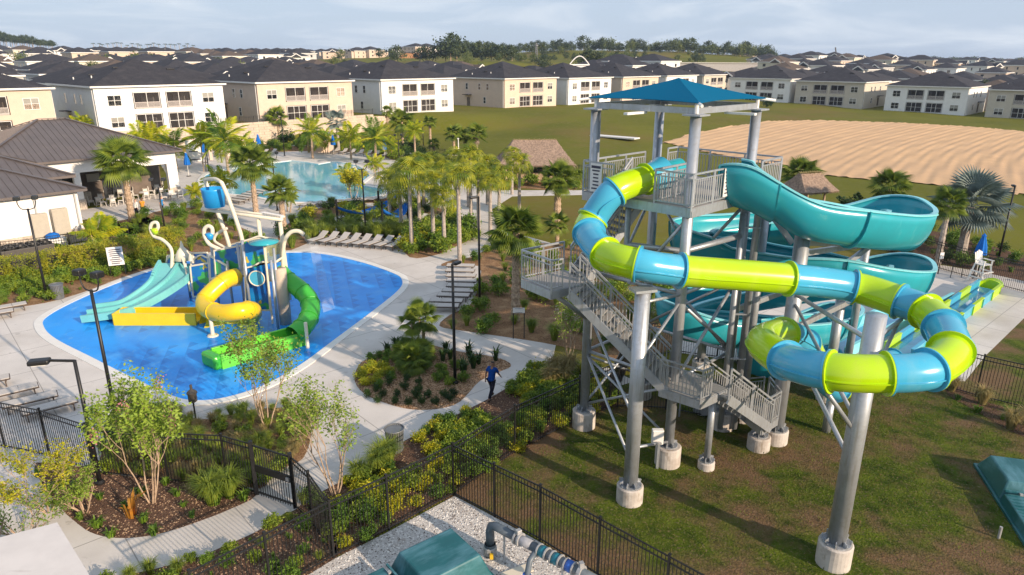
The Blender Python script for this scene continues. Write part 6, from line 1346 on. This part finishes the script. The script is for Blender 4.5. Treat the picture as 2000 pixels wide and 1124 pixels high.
sign(G(1013, 668-6), 'small white sign on two black posts beside the palm left of the stairs', .62, .28, 1.45, .0, 2); sign(G(232, 556-17), 'white rules board on two dark posts at the left splash pad edge', .95, 1.25, .75, R(25), 8)
sign(G(382, 322), 'large white banner board standing by the left pool corner', 1.9, 2.9, .4, R(30), 3); sign(G(882, 322), 'small white triangular sign by the three fan palms', .7, .7, .6, .3, 0, 1)
sign(G(1832, 536), 'dark small sign post with a round base near the leaning palm', .3, .45, 1.1, .2, 1, 1); sign(G(1745, 345), 'unused', .1, .1, .1, 0, 0) if False else None
hs = thing('hose_stand', 'low black handrail stand on the right deck near the lifeguard chair', 'handrail', G(1866, 543)); b = MB(); b.tube([(-.35, 0, 0), (-.3, 0, .95), (.35, 0, .8), (.4, 0, 0)], .025, 6); b.build('rail_loop', 'black', hs)
# hammocks on dark posts
hp_ = [G(660, 440), G(748, 444), G(797, 428), G(741, 420)]
for i, p in enumerate(hp_): q = thing('hammock_post', ['dark post at the left end of the blue hammocks', 'dark post in front of the second blue hammock', 'dark post at the right end of the hammock sand', 'dark post behind the blue hammocks'][i], 'post', p); MB().tube([(0, 0, 0), (0, 0, 2.3)], .1, 10).build('pole', 'black', q)
def hammock(a, b_, label):
    a = a+Vector((0, 0, 1.5)); b_ = b_+Vector((0, 0, 1.5)); d = b_-a; s = Vector((d.y, -d.x, 0)).normalized(); vs = []; n = 12
    for i in range(n+1):
        t = i/n; w = .75*math.sin(PI*min(1, max(0, (t-.05)/.9)))**.6; p = a.lerp(b_, t); p.z -= 1.0*4*t*(1-t)
        for k_ in (-1, -.5, 0, .5, 1): vs.append(p+s*w*k_+Vector((0, 0, .22*k_*k_)))
    MB().add(vs, [(i*5+j, i*5+j+1, i*5+j+6, i*5+j+5) for i in range(n) for j in range(4)]).build('hammock', 'umb_blue', smooth=True, label=label, cat='hammock', group='blue hammocks over the white sand', solid=.02)
hammock(hp_[0], hp_[3]+Vector((1.5, 1, 0)), 'blue net hammock slung between the left posts over the white sand'); hammock(hp_[1], hp_[2], 'blue net hammock slung between the right posts over the white sand')
# thatched huts
def hut(p, w, d, zr, ze, label, rz):
    t = thing('thatched_hut', label, 'hut', p, rz)
    for x in (-1, 1):
        for y in (-1, 1): MB().tube([(x*(w/2-.8), y*(d/2-.8), 0), (x*(w/2-.8), y*(d/2-.8), ze+.4)], .11, 8).build('pole', 'bark', t)
    vs = []; n = 14; rr = random.Random(3); rl = w*.28; layers = 9; b = MB()
    per = []
    for i in range(4*n):
        s, k_ = divmod(i, n); f = k_/n*2-1; per.append([(f, -1), (1, f), (-f, 1), (-1, -f)][s])
    for l_ in range(layers+1):
        t_ = l_/layers
        for (x, y) in per: X = x*(rl+(w/2-rl)*t_); Yy = y*d/2*t_; z = zr-(zr-ze)*t_+rr.uniform(-.03, .03)-.22*(1-abs(2*t_-1))*.5; vs.append((X, Yy if t_ else y*.12, z))
    m = len(per); b.add(vs, [(l_*m+j, l_*m+(j+1) % m, (l_+1)*m+(j+1) % m, (l_+1)*m+j) for l_ in range(layers) for j in range(m)]); b.build('thatch_roof', 'thatch', t, solid=.2)
    fr = MB(); r2 = np.random.RandomState(2)
    for k_ in range(1400):
        l_ = r2.rand()**.7; x, y = per[r2.randint(m)]; x += r2.uniform(-.07, .07); y += r2.uniform(-.07, .07); p0 = Vector((x*(rl+(w/2-rl)*l_), y*d/2*l_, zr-(zr-ze)*l_+.05)); p1 = Vector((x*(rl+(w/2-rl)*(l_+.1)), y*d/2*(l_+.1), zr-(zr-ze)*(l_+.1)-.02)); s = Vector((-y, x, 0))*.03; fr.add([p0-s, p0+s, p1], [(0, 1, 2)])
    fr.build('thatch_strands', 'thatch', t, kind='stuff')
    cap = MB(); n_ = 9
    for i in range(n_): x = -rl+2*rl*i/(n_-1); cap.bar((x, -.35, zr-.05), (x, .35, zr+.2), .07); cap.bar((x, .35, zr-.05), (x, -.35, zr+.2), .07)
    cap.bar((-rl-.2, 0, zr+.12), (rl+.2, 0, zr+.12), .16); cap.build('ridge_sticks', 'leaf_tan', t)
    b = MB(); 
    MB().box((0, 0, .55), (w*.5, d*.4, 1.1)).build('counter', 'bark', t)
hut(G(1043, 352), 8.7, 7.0, 4.7, 2.1, 'large thatched roof hut between the palm grove and the green field', R(4)); hut(G(1572, 412), 3.8, 3.8, 3.6, 2.0, 'small thatched hut behind the teal flume slide', R(20))
bh = thing('bathhouse', 'small tan bathhouse block with orange pillars at the far pool edge', 'bathhouse', G(632, 296), R(20)); MB().box((0, 0, 1.3), (3.2, 2.6, 2.6)).build('wall', 'house_tan', bh); MB().box((0, 0, 2.68), (3.5, 2.9, .14)).build('roof', 'house_cream', bh)
for x in (-2.3, 2.2): MB().box((x, -.8, 1.3), (.35, .35, 2.7)).build('pillar', 'leaf_tan', bh)
wl = thing('shade_pergola', 'tan stucco pergola wall behind the yellow palms left of the pool', 'pergola', G(430, 312), R(25)); 
for x in (-3.4, -1.2, 1.2, 3.4): MB().box((x, 0, 1.4), (.5, .5, 2.8)).build('pillar', 'house_tan', wl)
MB().box((0, 0, 2.95), (8, .8, .3)).build('beam', 'house_tan', wl)
wb = thing('white_wall', 'low cream wall between the three fan palms and the field fence', 'wall', G(915, 316), R(-8)); MB().box((0, 0, .75), (6., .3, .35)).build('beam', 'house_cream', wb); MB().box((-2.8, 0, .3), (.3, .3, .6)).build('pier', 'house_cream', wb); MB().box((2.8, 0, .3), (.3, .3, .6)).build('pier', 'house_cream', wb)
# ---------------------------------------------------------------- people
def skinbody(name, nodes, edges, m, parent, sub=2):
    me = bpy.data.meshes.new(name); me.from_pydata([n[0] for n in nodes], edges, []); me.materials.append(M[m]); o = bpy.data.objects.new(name, me); C.objects.link(o); o.parent = parent
    md = o.modifiers.new('k', 'SKIN'); md.use_smooth_shade = True
    for i, n in enumerate(nodes): r_ = n[1]*(1.13 if n[1] > .03 else 1.); me.skin_vertices[0].data[i].radius = (r_, r_*(n[2] if len(n) > 2 else 1)); me.skin_vertices[0].data[i].use_root = (i == 0)
    s = o.modifiers.new('s', 'SUBSURF'); s.levels = s.render_levels = sub; return o
def person(loc, rz, label, H_=1.74, skin='skin', hair='hair', top='shirt_blue', low='trousers', walk=0., short=False, arms=((.3, 0), (-.3, 0)), long_hair=False, lean=0., sleeves=.5):
    k = H_/1.74; t = thing('person', label, 'person', loc, rz); t.scale = (k,)*3
    pel = Vector((0, 0, .93)); che = Vector((0, -.05-lean, 1.30)); nec = Vector((0, -.07-lean, 1.47)); hed = Vector((0, -.10-lean, 1.60)); N2 = [(pel, .125, .8), (Vector((0, -.02-lean*.5, 1.12)), .118, .75), (che, .135, .78), (nec, .055), (hed-Vector((0, -.01, .02)), .085, 1.1), (hed+Vector((0, 0, .08)), .088, 1.1)]
    E_ = [(0, 1), (1, 2), (2, 3), (3, 4), (4, 5)]; legs = []; armv = []
    for s, ph in ((1, walk), (-1, -walk)):
        hip_ = Vector((s*.10, 0, .88)); kn = Vector((s*.11, -.42*math.sin(ph)+(-.06 if ph < 0 else 0), .88-.42*math.cos(ph))); an = kn+Vector((0, .0 if ph >= 0 else .30*abs(math.sin(ph))*2, -.40*(1 if ph >= 0 else .93))) ; an.z = max(an.z, .08); toe = an+Vector((0, -.17, -.045 if ph >= 0 else -.02)); heel = an+Vector((0, .04, -.03))
        b0 = len(N2); N2 += [(hip_, .085), (kn, .055), (kn.lerp(an, .35), .052), (an, .036), (toe, .034)]; E_ += [(0, b0), (b0, b0+1), (b0+1, b0+2), (b0+2, b0+3), (b0+3, b0+4)]; legs.append((hip_, kn, an, toe))
    for s, (fw_, out) in zip((1, -1), arms):
        sh = che+Vector((s*.185, 0, .09)); el = sh+Vector((s*(.06+out*.25), -math.sin(fw_)*.27, -math.cos(fw_)*.27)); wr = el+Vector((s*out*.2, -math.sin(fw_+.35)*.25, -math.cos(fw_+.35)*.25)); hd_ = wr+(wr-el).normalized()*.08
        b0 = len(N2); N2 += [(sh, .05), (el, .038), (wr, .026), (hd_, .034, .5)]; E_ += [(2, b0), (b0, b0+1), (b0+1, b0+2), (b0+2, b0+3)]; armv.append((sh, el, wr, hd_))
        dd = (hd_-wr).normalized(); pr_ = dd.cross(Vector((0, 1, 0))).normalized() if abs(dd.y) < .95 else Vector((1, 0, 0))
        for f in range(4): b1 = len(N2); q = hd_+pr_*(f-1.5)*.017; N2 += [(q+dd*.035, .009), (q+dd*(.07-.008*abs(f-1.5))+Vector((0, -.012, 0)), .007)]; E_ += [(b0+3, b1), (b1, b1+1)]
        b1 = len(N2); N2 += [(hd_+Vector((0, -.035, -.01)), .010)]; E_ += [(b0+3, b1)]
    skinbody('body', N2, E_, skin, t)
    # head details
    MB().lathe([(.006, -.02), (.014, -.012), (.008, .02)], 6, (hed.x, hed.y-.098, hed.z+.035)).build('nose', skin, t); b = MB()
    for s in (-1, 1): b.lathe([(.006, -.006), (.009, 0), (.006, .006)], 6, (hed.x+s*.032, hed.y-.086, hed.z+.06))
    b.build('eyes', 'hair', t); MB().box((hed.x, hed.y-.092, hed.z-.005), (.045, .008, .008)).build('mouth', 'red', t)
    hn = [(hed+Vector((0, .02, .095)), .105, 1.1), (hed+Vector((0, .04, .03)), .085)]
    if long_hair: hn += [(hed+Vector((0, .06, -.1)), .08, .6), (hed+Vector((0, .07, -.26)), .07, .5)]
    skinbody('hair', hn, [(i, i+1) for i in range(len(hn)-1)], hair, t)
    TN = [(Vector((0, 0, .80)), .160, .85), (Vector((0, 0, .95)), .158, .86), (Vector((0, -.02-lean*.5, 1.12)), .140, .82), (che, .155, .84), (nec-Vector((0, 0, .05)), .075)]; TE = [(0, 1), (1, 2), (2, 3), (3, 4)]
    for (sh, el, wr, hd_) in armv:
        b0 = len(TN); TN += [(sh, .068), (sh.lerp(el, .75), .058)]; TE += [(3, b0), (b0, b0+1)]
        if sleeves > .9: TN += [(el, .05), (wr, .038)]; TE += [(b0+1, b0+2), (b0+2, b0+3)]
    skinbody('shirt', TN, TE, top, t)
    LN = [(Vector((0, 0, .98)), .140, .85)]; LE = []
    for hip_, kn, an, toe in legs:
        b0 = len(LN); LN += [(hip_-Vector((0, 0, .02)), .105), (hip_.lerp(kn, .8 if short else 1), .085 if short else .078)]; LE += [(0, b0), (b0, b0+1)]
        if not short: LN += [(kn.lerp(an, .9), .058)]; LE += [(b0+1, b0+2)]
    skinbody('trousers' if not short else 'shorts', LN, LE, low, t)
    for hip_, kn, an, toe in legs: skinbody('shoe', [(an-Vector((0, -.03, .035)), .042), (toe-Vector((0, .02, -.005)), .040)], [(0, 1)], 'hair', t)
    return t
person(G(960, 779), R(152), 'man in royal blue polo and dark trousers walking on the path beside the island bed', 1.76, walk=.5, arms=((-.5, .0), (.4, .0)), lean=.04)
person(G(268, 424), R(160), 'person in white shirt and black trousers standing behind the cabbage palm', 1.68, 'skin_l', 'hair_b', 'shirt_white', 'trousers', .08, sleeves=1)
person(G(281, 422), R(185), 'long haired person in a yellow orange top and dark shorts by the porch', 1.68, 'skin_l', 'hair_b', 'shirt_yel', 'shorts', .12, True, long_hair=True)
person(G(318, 420), R(100), 'person in a bright blue shirt and dark shorts beside the porch lamp post', 1.78, 'skin_l', 'hair_b', 'shirt_cyan', 'trousers', .1, True)
# ---------------------------------------------------------------- foreground: tanks, pipes, roof panel
def tank(p, rz, label, L=2.7, w=2.0, h=.75, lid=True):
    t = thing('filter_tank', label, 'fibreglass tank', p, rz, 'green fibreglass tanks'); 
    def taper(x0, x1, wb, wt, z0, z1, ins): return MB().add([(x0, -wb/2, z0), (x1, -wb/2, z0), (x1, wb/2, z0), (x0, wb/2, z0), (x0+ins, -wt/2, z1), (x1-ins, -wt/2, z1), (x1-ins, wt/2, z1), (x0+ins, wt/2, z1)], [(3, 2, 1, 0), (4, 5, 6, 7), (0, 1, 5, 4), (1, 2, 6, 5), (2, 3, 7, 6), (3, 0, 4, 7)])
    taper(-.2, L, w, w-.5, .1, h, .28).build('domed_lid', 'tank', t, bevel=.05); taper(-2.6, -.28, w, w-.12, .1, .42, .05).build('flat_lid', 'tank', t, bevel=.03)
    MB().box(((L-2.6)/2, 0, .05), (L+2.75, w+.14, .12)).build('base_flange', 'tank', t, bevel=.02); MB().box((-.24, 0, .48), (.06, w-.2, .06)).build('hinge_rail', 'tank', t)
    for y in (-.6, .6): MB().box((-.3, y, .46), (.14, .1, .06)).build('latch', 'valve', t)
    return t
ga, gb = G(845, 1042, .9), G(955, 1108, .5)
tank(Vector((-2.75, 15.6, 0)), math.atan2(.62, .79), 'green tank with domed lid on the white gravel at the bottom edge', 2.1, 2.0, .85)
tr = tank(G(2022, 985), math.atan2(1.0, .28), 'green ribbed tank on the lawn at the right photo edge', 2.0, 2.3, .7)
for i in range(12): MB().box((-2.5+i*.19, 0, .43), (.03, 2.0, .02)).build('lid_rib', 'tank', tr)
ms = thing('marker_stake', 'small clear plastic marker stake in the grass before the right tank', 'stake', G(1950, 1052)); MB().tube([(0, 0, 0), (0, 0, .42)], .045, 10).build('stake', 'valve', ms)
pr_ = thing('pipework', 'run of grey pipe with clamps and teal bands beside the gravel fence', 'pipework')
a = Vector((-.62, 17.15, 1.12)); d = (Vector((2.3, 14.75, 1.12))-a).normalized(); Lp = 3.8
pt = lambda s, z=0.: a+d*s+Vector((0, 0, z))
MB().tube([Vector((a.x, a.y, .1)), Vector((a.x, a.y, .88)), a+Vector((0, 0, -.08))+d*.05, a+d*.22, pt(1.0)], .13, 16).build('elbow_pipe', 'pvc', pr_, smooth=True)
MB().lathe([(.2, .08), (.2, .3), (.165, .34), (.165, .42)], 16, (a.x, a.y, 0)).build('flange', 'valve', pr_); MB().lathe([(.17, .30), (.18, .36), (.17, .42)], 16, (a.x, a.y, 0)).build('band', 'pvc', pr_); MB().box((a.x+.05, a.y-.24, .15), (.1, .08, .16)).build('yellow_handle', 'brass', pr_)
MB().tube([pt(.95), pt(1.55)], .14, 16).build('pipe', 'pvc_l', pr_, smooth=True); MB().tube([pt(.98), pt(1.03)], .2, 16).build('flange', 'valve', pr_); MB().tube([pt(1.12), pt(1.17)], .2, 16).build('flange', 'valve', pr_); MB().box(tuple(pt(1.07, .22)), (.16, .14, .16), .6).build('valve_actuator', 'valve', pr_, bevel=.02)
MB().tube([pt(1.55), pt(Lp)], .135, 16).build('pipe', 'pvc', pr_, smooth=True)
for s_, m in ((1.95, 'teal_band'), (2.4, 'teal_band'), (2.85, 'blue_band')): MB().tube([pt(s_-.10), pt(s_+.10)], .165, 16).build('band', m, pr_, smooth=True); [MB().tube([pt(s_+o-.02), pt(s_+o+.02)], .19, 16).build('clamp_ring', 'valve', pr_) for o in (-.13, .13)]
MB().tube([pt(3.15), pt(3.25)], .2, 14).build('flange', 'valve', pr_); MB().box(tuple(pt(3.2, .23)), (.12, .12, .18), .3).build('valve_actuator', 'valve', pr_)
dn = Vector((-d.y, d.x, 0))*-1; q = pt(1.75); MB().tube([q, q+dn*-.0+Vector((-.22, -.3, -.15)), q+Vector((-.3, -.42, -.6)), q+Vector((-.3, -.42, -1.1))], .085, 12).build('branch_pipe', 'pvc', pr_, smooth=True); q2 = q+Vector((-.3, -.42, -.62)); MB().lathe([(.12, -.12), (.12, .12)], 14, tuple(q2)).build('band', 'blue_band', pr_); MB().lathe([(.14, -.2), (.14, -.15)], 14, tuple(q2)).build('clamp_ring', 'paper', pr_); MB().lathe([(.12, -.36), (.13, -.22)], 14, tuple(q2)).build('brass_collar', 'brass', pr_)
for s_ in (.55, 2.6): q = pt(s_); MB().tube([(q.x, q.y, 0), (q.x, q.y, 1.0)], .03, 8).build('pipe_support', 'galv', pr_)
q = G(1010, 1120); rb_ = thing('rubbish_board', 'pale scrap of board lying on the gravel beneath the grey pipes', 'board', q, .5); MB().box((0, 0, .04), (.9, .35, .03)).build('board', 'house_cream', rb_)
rp = thing('roof_panel', 'weathered white flat roof panel at the bottom left corner', 'roof', (0, 0, 0)); A = [G(112, 1022, 3.2), G(178, 1130, 3.2), G(120, 1300, 3.2), G(-300, 1300, 3.2), G(-260, 1120, 3.2)]
MB().prism([(p.x, p.y) for p in A], 3.12, 3.22).build('roof_sheet', 'roof_panel', rp); cx = sum(p.x for p in A)/5; cy = sum(p.y for p in A)/5; MB().prism([(cx+(p.x-cx)*.93, cy+(p.y-cy)*.93) for p in A], 0, 3.118).build('wall', 'house_tan', rp)
# ---------------------------------------------------------------- far structures
def at(u, d, z=None): r_ = ray(u, 115); x = r_.x/r_.y*d; return Vector((x, d, terr(x, d) if z is None else z))
p = at(1047, 390); t = thing('radio_mast', 'thin tall lattice mast with a small top platform beyond the rooftops', 'mast', p)
H_ = HZ(p, 80); b = MB()
for k_ in range(3): a_ = k_*2.09; b.tube([(math.cos(a_)*.8, math.sin(a_)*.8, 0), (math.cos(a_)*.35, math.sin(a_)*.35, H_-2)], .3, 5)
for i in range(10): b.lathe([(.7, 0), (.7, .2)], 3, (0, 0, i*H_/10.5))
b.build('lattice', 'frame_grey', t); MB().lathe([(1.1, 0), (1.1, .5), (.3, .8)], 8, (0, 0, H_-2.6)).build('top_platform', 'frame_grey', t); MB().tube([(0, 0, H_-2), (0, 0, H_)], .12, 5).build('antenna', 'frame_grey', t)
p = at(1132, 300); t = thing('roof_arch', 'white arched truss frame above the rooftops right of the mast', 'arch', p, .3); zt = HZ(p, 110); zb = HZ(p, 126); b = MB(); b.tube([Vector((-4.2+8.4*i/12, 0, zb+(zt-zb)*math.sin(PI*i/12))) for i in range(13)], .22, 6); b.build('arch_beam', 'white_trim', t); MB().box((0, 0, zb-.2), (9, .4, .5)).build('tie_beam', 'white_trim', t); MB().box((0, 1, zb/2-.3), (8, 3, zb-.8)).build('gable_block', 'house_white', t)
p = at(1636, 700); t = thing('tower_crane', 'thin leaning crane boom on the right skyline', 'crane', p); h1 = HZ(p, 93); b = MB(); b.bar((0, 0, 3), (-3.6, 0, h1), .9); b.build('boom', 'ac', t); MB().box((0, 0, 1.8), (4, 3, 3.6)).build('crane_body', 'paper', t)
p = at(1430, 390); t = thing('warehouse', 'long low grey warehouse at the foot of the wooded hill', 'warehouse', p, R(-4)); z1 = HZ(p, 124); MB().box((-2, 0, z1/2-2), (62, 14, z1+4)).build('wall', 'steel_wall', t); MB().box((-2, 0, z1+.15), (63, 15, .3)).build('roof', 'fascia', t)
for u, w_, v0, v1, m, nm, lb in ((1500, 16, 122, 137, 'teal_rim', 'far_building', 'pale green walled building under construction right of the warehouse'), (1515, 60, 117, 124, 'red_dirt', 'earth_bank', 'bare orange earth bank at the right foot of the hill'), (1620, 18, 117, 128, 'blue_wrap', 'wrapped_house', 'unfinished house in blue wrap left of the crane'), (1690, 40, 119, 128, 'house_cream', 'far_building', 'long cream apartment row on the right skyline'), (1722, 16, 127, 138, 'blue_wrap', 'wrapped_house', 'unfinished house in blue wrap right of the crane'), (1840, 22, 131, 141, 'blue_wrap', 'wrapped_house', 'unfinished house in blue wrap in the right distance'), (800, 22, 104, 108, 'red_dirt', 'red_building', 'low reddish building on the skyline left of the hill')):
    d = 560; p = at(u, d); k_ = d/FPX; zt = HZ(p, v0); t = thing(nm, lb, 'building', p, .1); MB().box((0, 0, zt/2-2), (w_*k_*1.6, 10, zt+4)).build('wall', m, t)
    if nm != 'earth_bank': MB().prism([(-w_*k_*.85, -5.6), (w_*k_*.85, -5.6), (w_*k_*.85, 5.6), (-w_*k_*.85, 5.6)], zt, zt+.3).build('roof', 'shingle', t)
# bench like ramp board on the field seen over the platform rail
q = GT(1200, 271); t = thing('field_board', 'long pale board lying propped on the field behind the tower platform', 'board', q, R(-38)); MB().box((0, 0, .3), (9, 2.0, .2)).build('board', 'paper', t)
# ---------------------------------------------------------------- air
hz_ = MB().box((200, 1900, 19.5), (4200, 4200, 43)).build('haze', 'paper', kind='stuff'); hz_.data.materials.clear(); hm = bpy.data.materials.new('haze air'); hm.use_nodes = True; hn_ = hm.node_tree.nodes; hn_.remove(hn_['Principled BSDF']); pv_ = hn_.new('ShaderNodeVolumePrincipled'); pv_.inputs['Density'].default_value = .00016; pv_.inputs['Color'].default_value = (.62, .76, 1, 1); pv_.inputs['Anisotropy'].default_value = .2; hm.node_tree.links.new(pv_.outputs[0], hn_['Material Output'].inputs['Volume']); hz_.data.materials.append(hm)
hz_['label'] = 'thin pale haze in the air over the estate'
# loose stones and bark chips: uncountable, real geometry
def pebbles(name, poly, n, s0, s1, m, label, zb):
    r = np.random.RandomState(len(name)+n); xs = [p.x for p in poly]; ys = [p.y for p in poly]; P = []
    while len(P) < n:
        x = r.uniform(min(xs), max(xs)); y = r.uniform(min(ys), max(ys))
        if inside(x, y, poly) and PX((x, y, 0))[1] < 1150: P.append((x, y))
        elif r.rand() < .0005: break
    P = np.array(P); n = len(P); b = np.array([[1, 0, 0], [0, 1, 0], [-1, 0, 0], [0, -1, 0], [0, 0, .6]]); s = r.uniform(s0, s1, n); a = r.uniform(0, 6.28, n); el = r.uniform(.5, 1, n)
    v = np.zeros((n, 5, 3)); v[:, :, 0] = P[:, 0:1]+s[:, None]*(b[None, :, 0]*np.cos(a)[:, None]-b[None, :, 1]*np.sin(a)[:, None]*el[:, None]); v[:, :, 1] = P[:, 1:2]+s[:, None]*(b[None, :, 0]*np.sin(a)[:, None]+b[None, :, 1]*np.cos(a)[:, None]*el[:, None]); v[:, :, 2] = zb+s[:, None]*b[None, :, 2]
    i = np.arange(n)*5; f = np.concatenate([np.stack([i+k, i+(k+1) % 4, i+4], 1) for k in range(4)]); me = bpy.data.meshes.new(name); v = v.reshape(-1, 3)
    me.vertices.add(len(v)); me.vertices.foreach_set('co', v.ravel()); me.loops.add(f.size); me.loops.foreach_set('vertex_index', f.ravel().astype(np.int32)); me.polygons.add(len(f)); me.polygons.foreach_set('loop_start', np.arange(0, f.size, 3, dtype=np.int32)); me.update(calc_edges=True); me.materials.append(M[m]); tag(inst(name, me), label, 'gravel' if 'stone' in name else 'bark chips', kind='stuff')
gp = [G(*p) for p in [(655, 1092), (762, 1038), (888, 972), (960, 1010), (1054, 1062), (1170, 1132), (1180, 1160), (580, 1160)]]
M['peb_w'] = mat('white stone', (.78, .75, .70), .9, 0, .25, 40); M['peb_d'] = mat('dark stone', (.16, .13, .11), .9, 0, .3, 40); M['chip_l'] = mat('pale bark chip', (.45, .30, .19), .9, 0, .3, 30); M['chip_d'] = mat('dark bark chip', (.12, .07, .05), .9, 0, .3, 30)
pebbles('gravel_stones', gp, 9000, .02, .045, 'peb_w', 'white crushed stone covering the yard at the bottom', .02); pebbles('dark_stones', gp, 2200, .015, .035, 'peb_d', 'dark stones mixed into the white gravel', .022)
for k_, n_ in (('I', 5000), ('G', 5000), ('J', 4000)): pebbles('bark_chips', BEDS[k_], n_, .02, .05, 'chip_d', f"dark bark chips of the mulch bed {'beside the curved path' if k_ == 'I' else ('along the fence' if k_ == 'G' else 'at the bottom edge')}", .017); pebbles('pale_bark_chips', BEDS[k_], n_//4, .02, .045, 'chip_l', f"paler chips in the mulch bed {'beside the curved path' if k_ == 'I' else ('along the fence' if k_ == 'G' else 'at the bottom edge')}", .018)
pebbles('bark_chips', BEDS['F'], 5000, .02, .055, 'chip_l', 'tan bark chips of the island bed', .017); pebbles('dark_bark_chips', BEDS['F'], 1500, .02, .045, 'chip_d', 'darker chips in the island bed', .018)
# ---------------------------------------------------------------- labels that single out plants and far houses
LM = [('the striped bin', G(772, 880)), ('the walking man', G(960, 779)), ('the island lamp post', G(889, 749)), ('the gate', G(540, 980)), ('the gravel corner post', G(886, 968)), ('the pink myrtle', G(298, 982)), ('the reddish myrtle', G(522, 838)), ('the lantern post', G(383, 822)), ('the lounger stack', G(890, 570)), ('the two post sign', G(1013, 662)), ('the tower stairs', G(1200, 660)), ('the tower footing', G(1140, 833)), ('the rules board', G(232, 539)), ('the left slatted bin', G(115, 584)), ('the clubhouse lamp', G(93, 587)), ('the porch palm', G(258, 430)), ('the bucket mast', G(430, 480)), ('the grove front', G(847, 478)), ('the pool left corner', G(420, 335)), ('the bathhouse', G(632, 296)), ('the thatched hut', G(1043, 352)), ('the lifeguard chair', G(1912, 552)), ('the silver palm', G(1876, 500)), ('the blue hammocks', G(700, 435)), ('the path bend', G(930, 470)), ('the service yard', G(60, 520)), ('the field lamp', G(827, 285)), ('the loungers row end', G(780, 486)), ('the palmettos', G(810, 715)), ('the right fence', G(1950, 800)), ('the white roof panel', G(112, 1022, 0))]
seen = {}
def direction(dv): 
    a = math.degrees(math.atan2(dv.x, dv.y)) % 360
    return ['behind', 'behind and right of', 'right of', 'in front and right of', 'in front of', 'in front and left of', 'left of', 'behind and left of'][int((a+22.5)//45) % 8]
for o in PLANTS:
    L = o.location; nm, lp = min(LM, key=lambda q: (q[1]-L).length); o['_k'] = (nm); d = (L-lp).length; dr = direction(L-lp); key = (o['d'], dr, nm); seen.setdefault(key, []).append((d, o))
for (ds, dr, nm), lst in seen.items():
    lst.sort(key=lambda q: q[0])
    for i, (d, o) in enumerate(lst):
        o['label'] = (f"{ds} {dr} {nm}" if len(lst) == 1 else f"{ds} {dr} {nm}, {ORD[min(i, 40)]}nearest"); del o['_k']; del o['d']; del o['w']
HL = [(l.split(' house')[0]+' house', P0+E1*(s+9)) for l, s in zip(['far left tan front house', 'white front house behind the clubhouse', 'tan front house behind the pool', 'white front house at the field', 'tan front house on the field top', 'white front house right of it', 'tan front house left of the canopy', 'white front house behind the canopy', 'beige front house above the canopy'], poss)]+[('white front house right of the canopy', br(.33)), ('beige front house beyond the sand', br(.43)), ('white front house beyond the sand', br(.57)), ('beige front house at the right edge', br(.68)), ('tall mast', at(1047, 390)), ('crane', at(1636, 700)), ('warehouse', at(1430, 390)), ('pine stand', at(50, 700)), ('reddish building', at(800, 560))]
seen = {}
for h in FAR:
    L = Vector((h.location.x, h.location.y, 0)); nm, lp = min(HL, key=lambda q: (q[1]-L).length*(1 if 'front' in q[0] else .8)); d = (L-lp).length; dr = direction(L-lp) if d < 400 else 'far behind'; seen.setdefault((h['d'], dr, nm), []).append((d, h))
for (ds, dr, nm), lst in seen.items():
    lst.sort(key=lambda q: q[0]); ds = ds.replace(' under a dark', ', dark').replace(' under a brown', ', brown').replace('hip roof with front gable', 'roof and front gable').replace('roof with gabled porch wing', 'roof and gabled wing').replace('wide roof with small gable', 'wide roof')
    for i, (d, o) in enumerate(lst): o['label'] = ' '.join(f"{ds.replace(' estate', '').replace('dark roof and', 'dark')}, {'' if len(lst) == 1 else ORD[min(i, 40)]+'closest '}{dr.replace('in front and', 'nearer')} {nm}".split()[:16]); del o['d']
seen = {}
for t in FT:
    u, v = PX(t.location); nm, q = min([('crane', 1636), ('mast', 1047), ('arch', 1132), ('warehouse', 1430), ('left photo edge', 0), ('right photo edge', 2000), ('reddish building', 800), ('blue canopy peak', 1325), ('dark lone oak', 880), ('pool bathhouse', 632), ('clubhouse ridge', 112)], key=lambda z: abs(z[1]-u)); s = 'right' if u > q else 'left'; seen.setdefault((t['label'].split(' ')[0]+t['category'], nm, s), []).append((abs(u-q), t))
for (a_, nm, s), lst in seen.items():
    lst.sort(key=lambda q: q[0])
    for i, (d, o) in enumerate(lst): o['label'] = ' '.join(o['label'].split()[:8])+f", {ORD[min(i, 45)] if i else ''}{s} of the {nm}"
print('objects', len(bpy.data.objects))
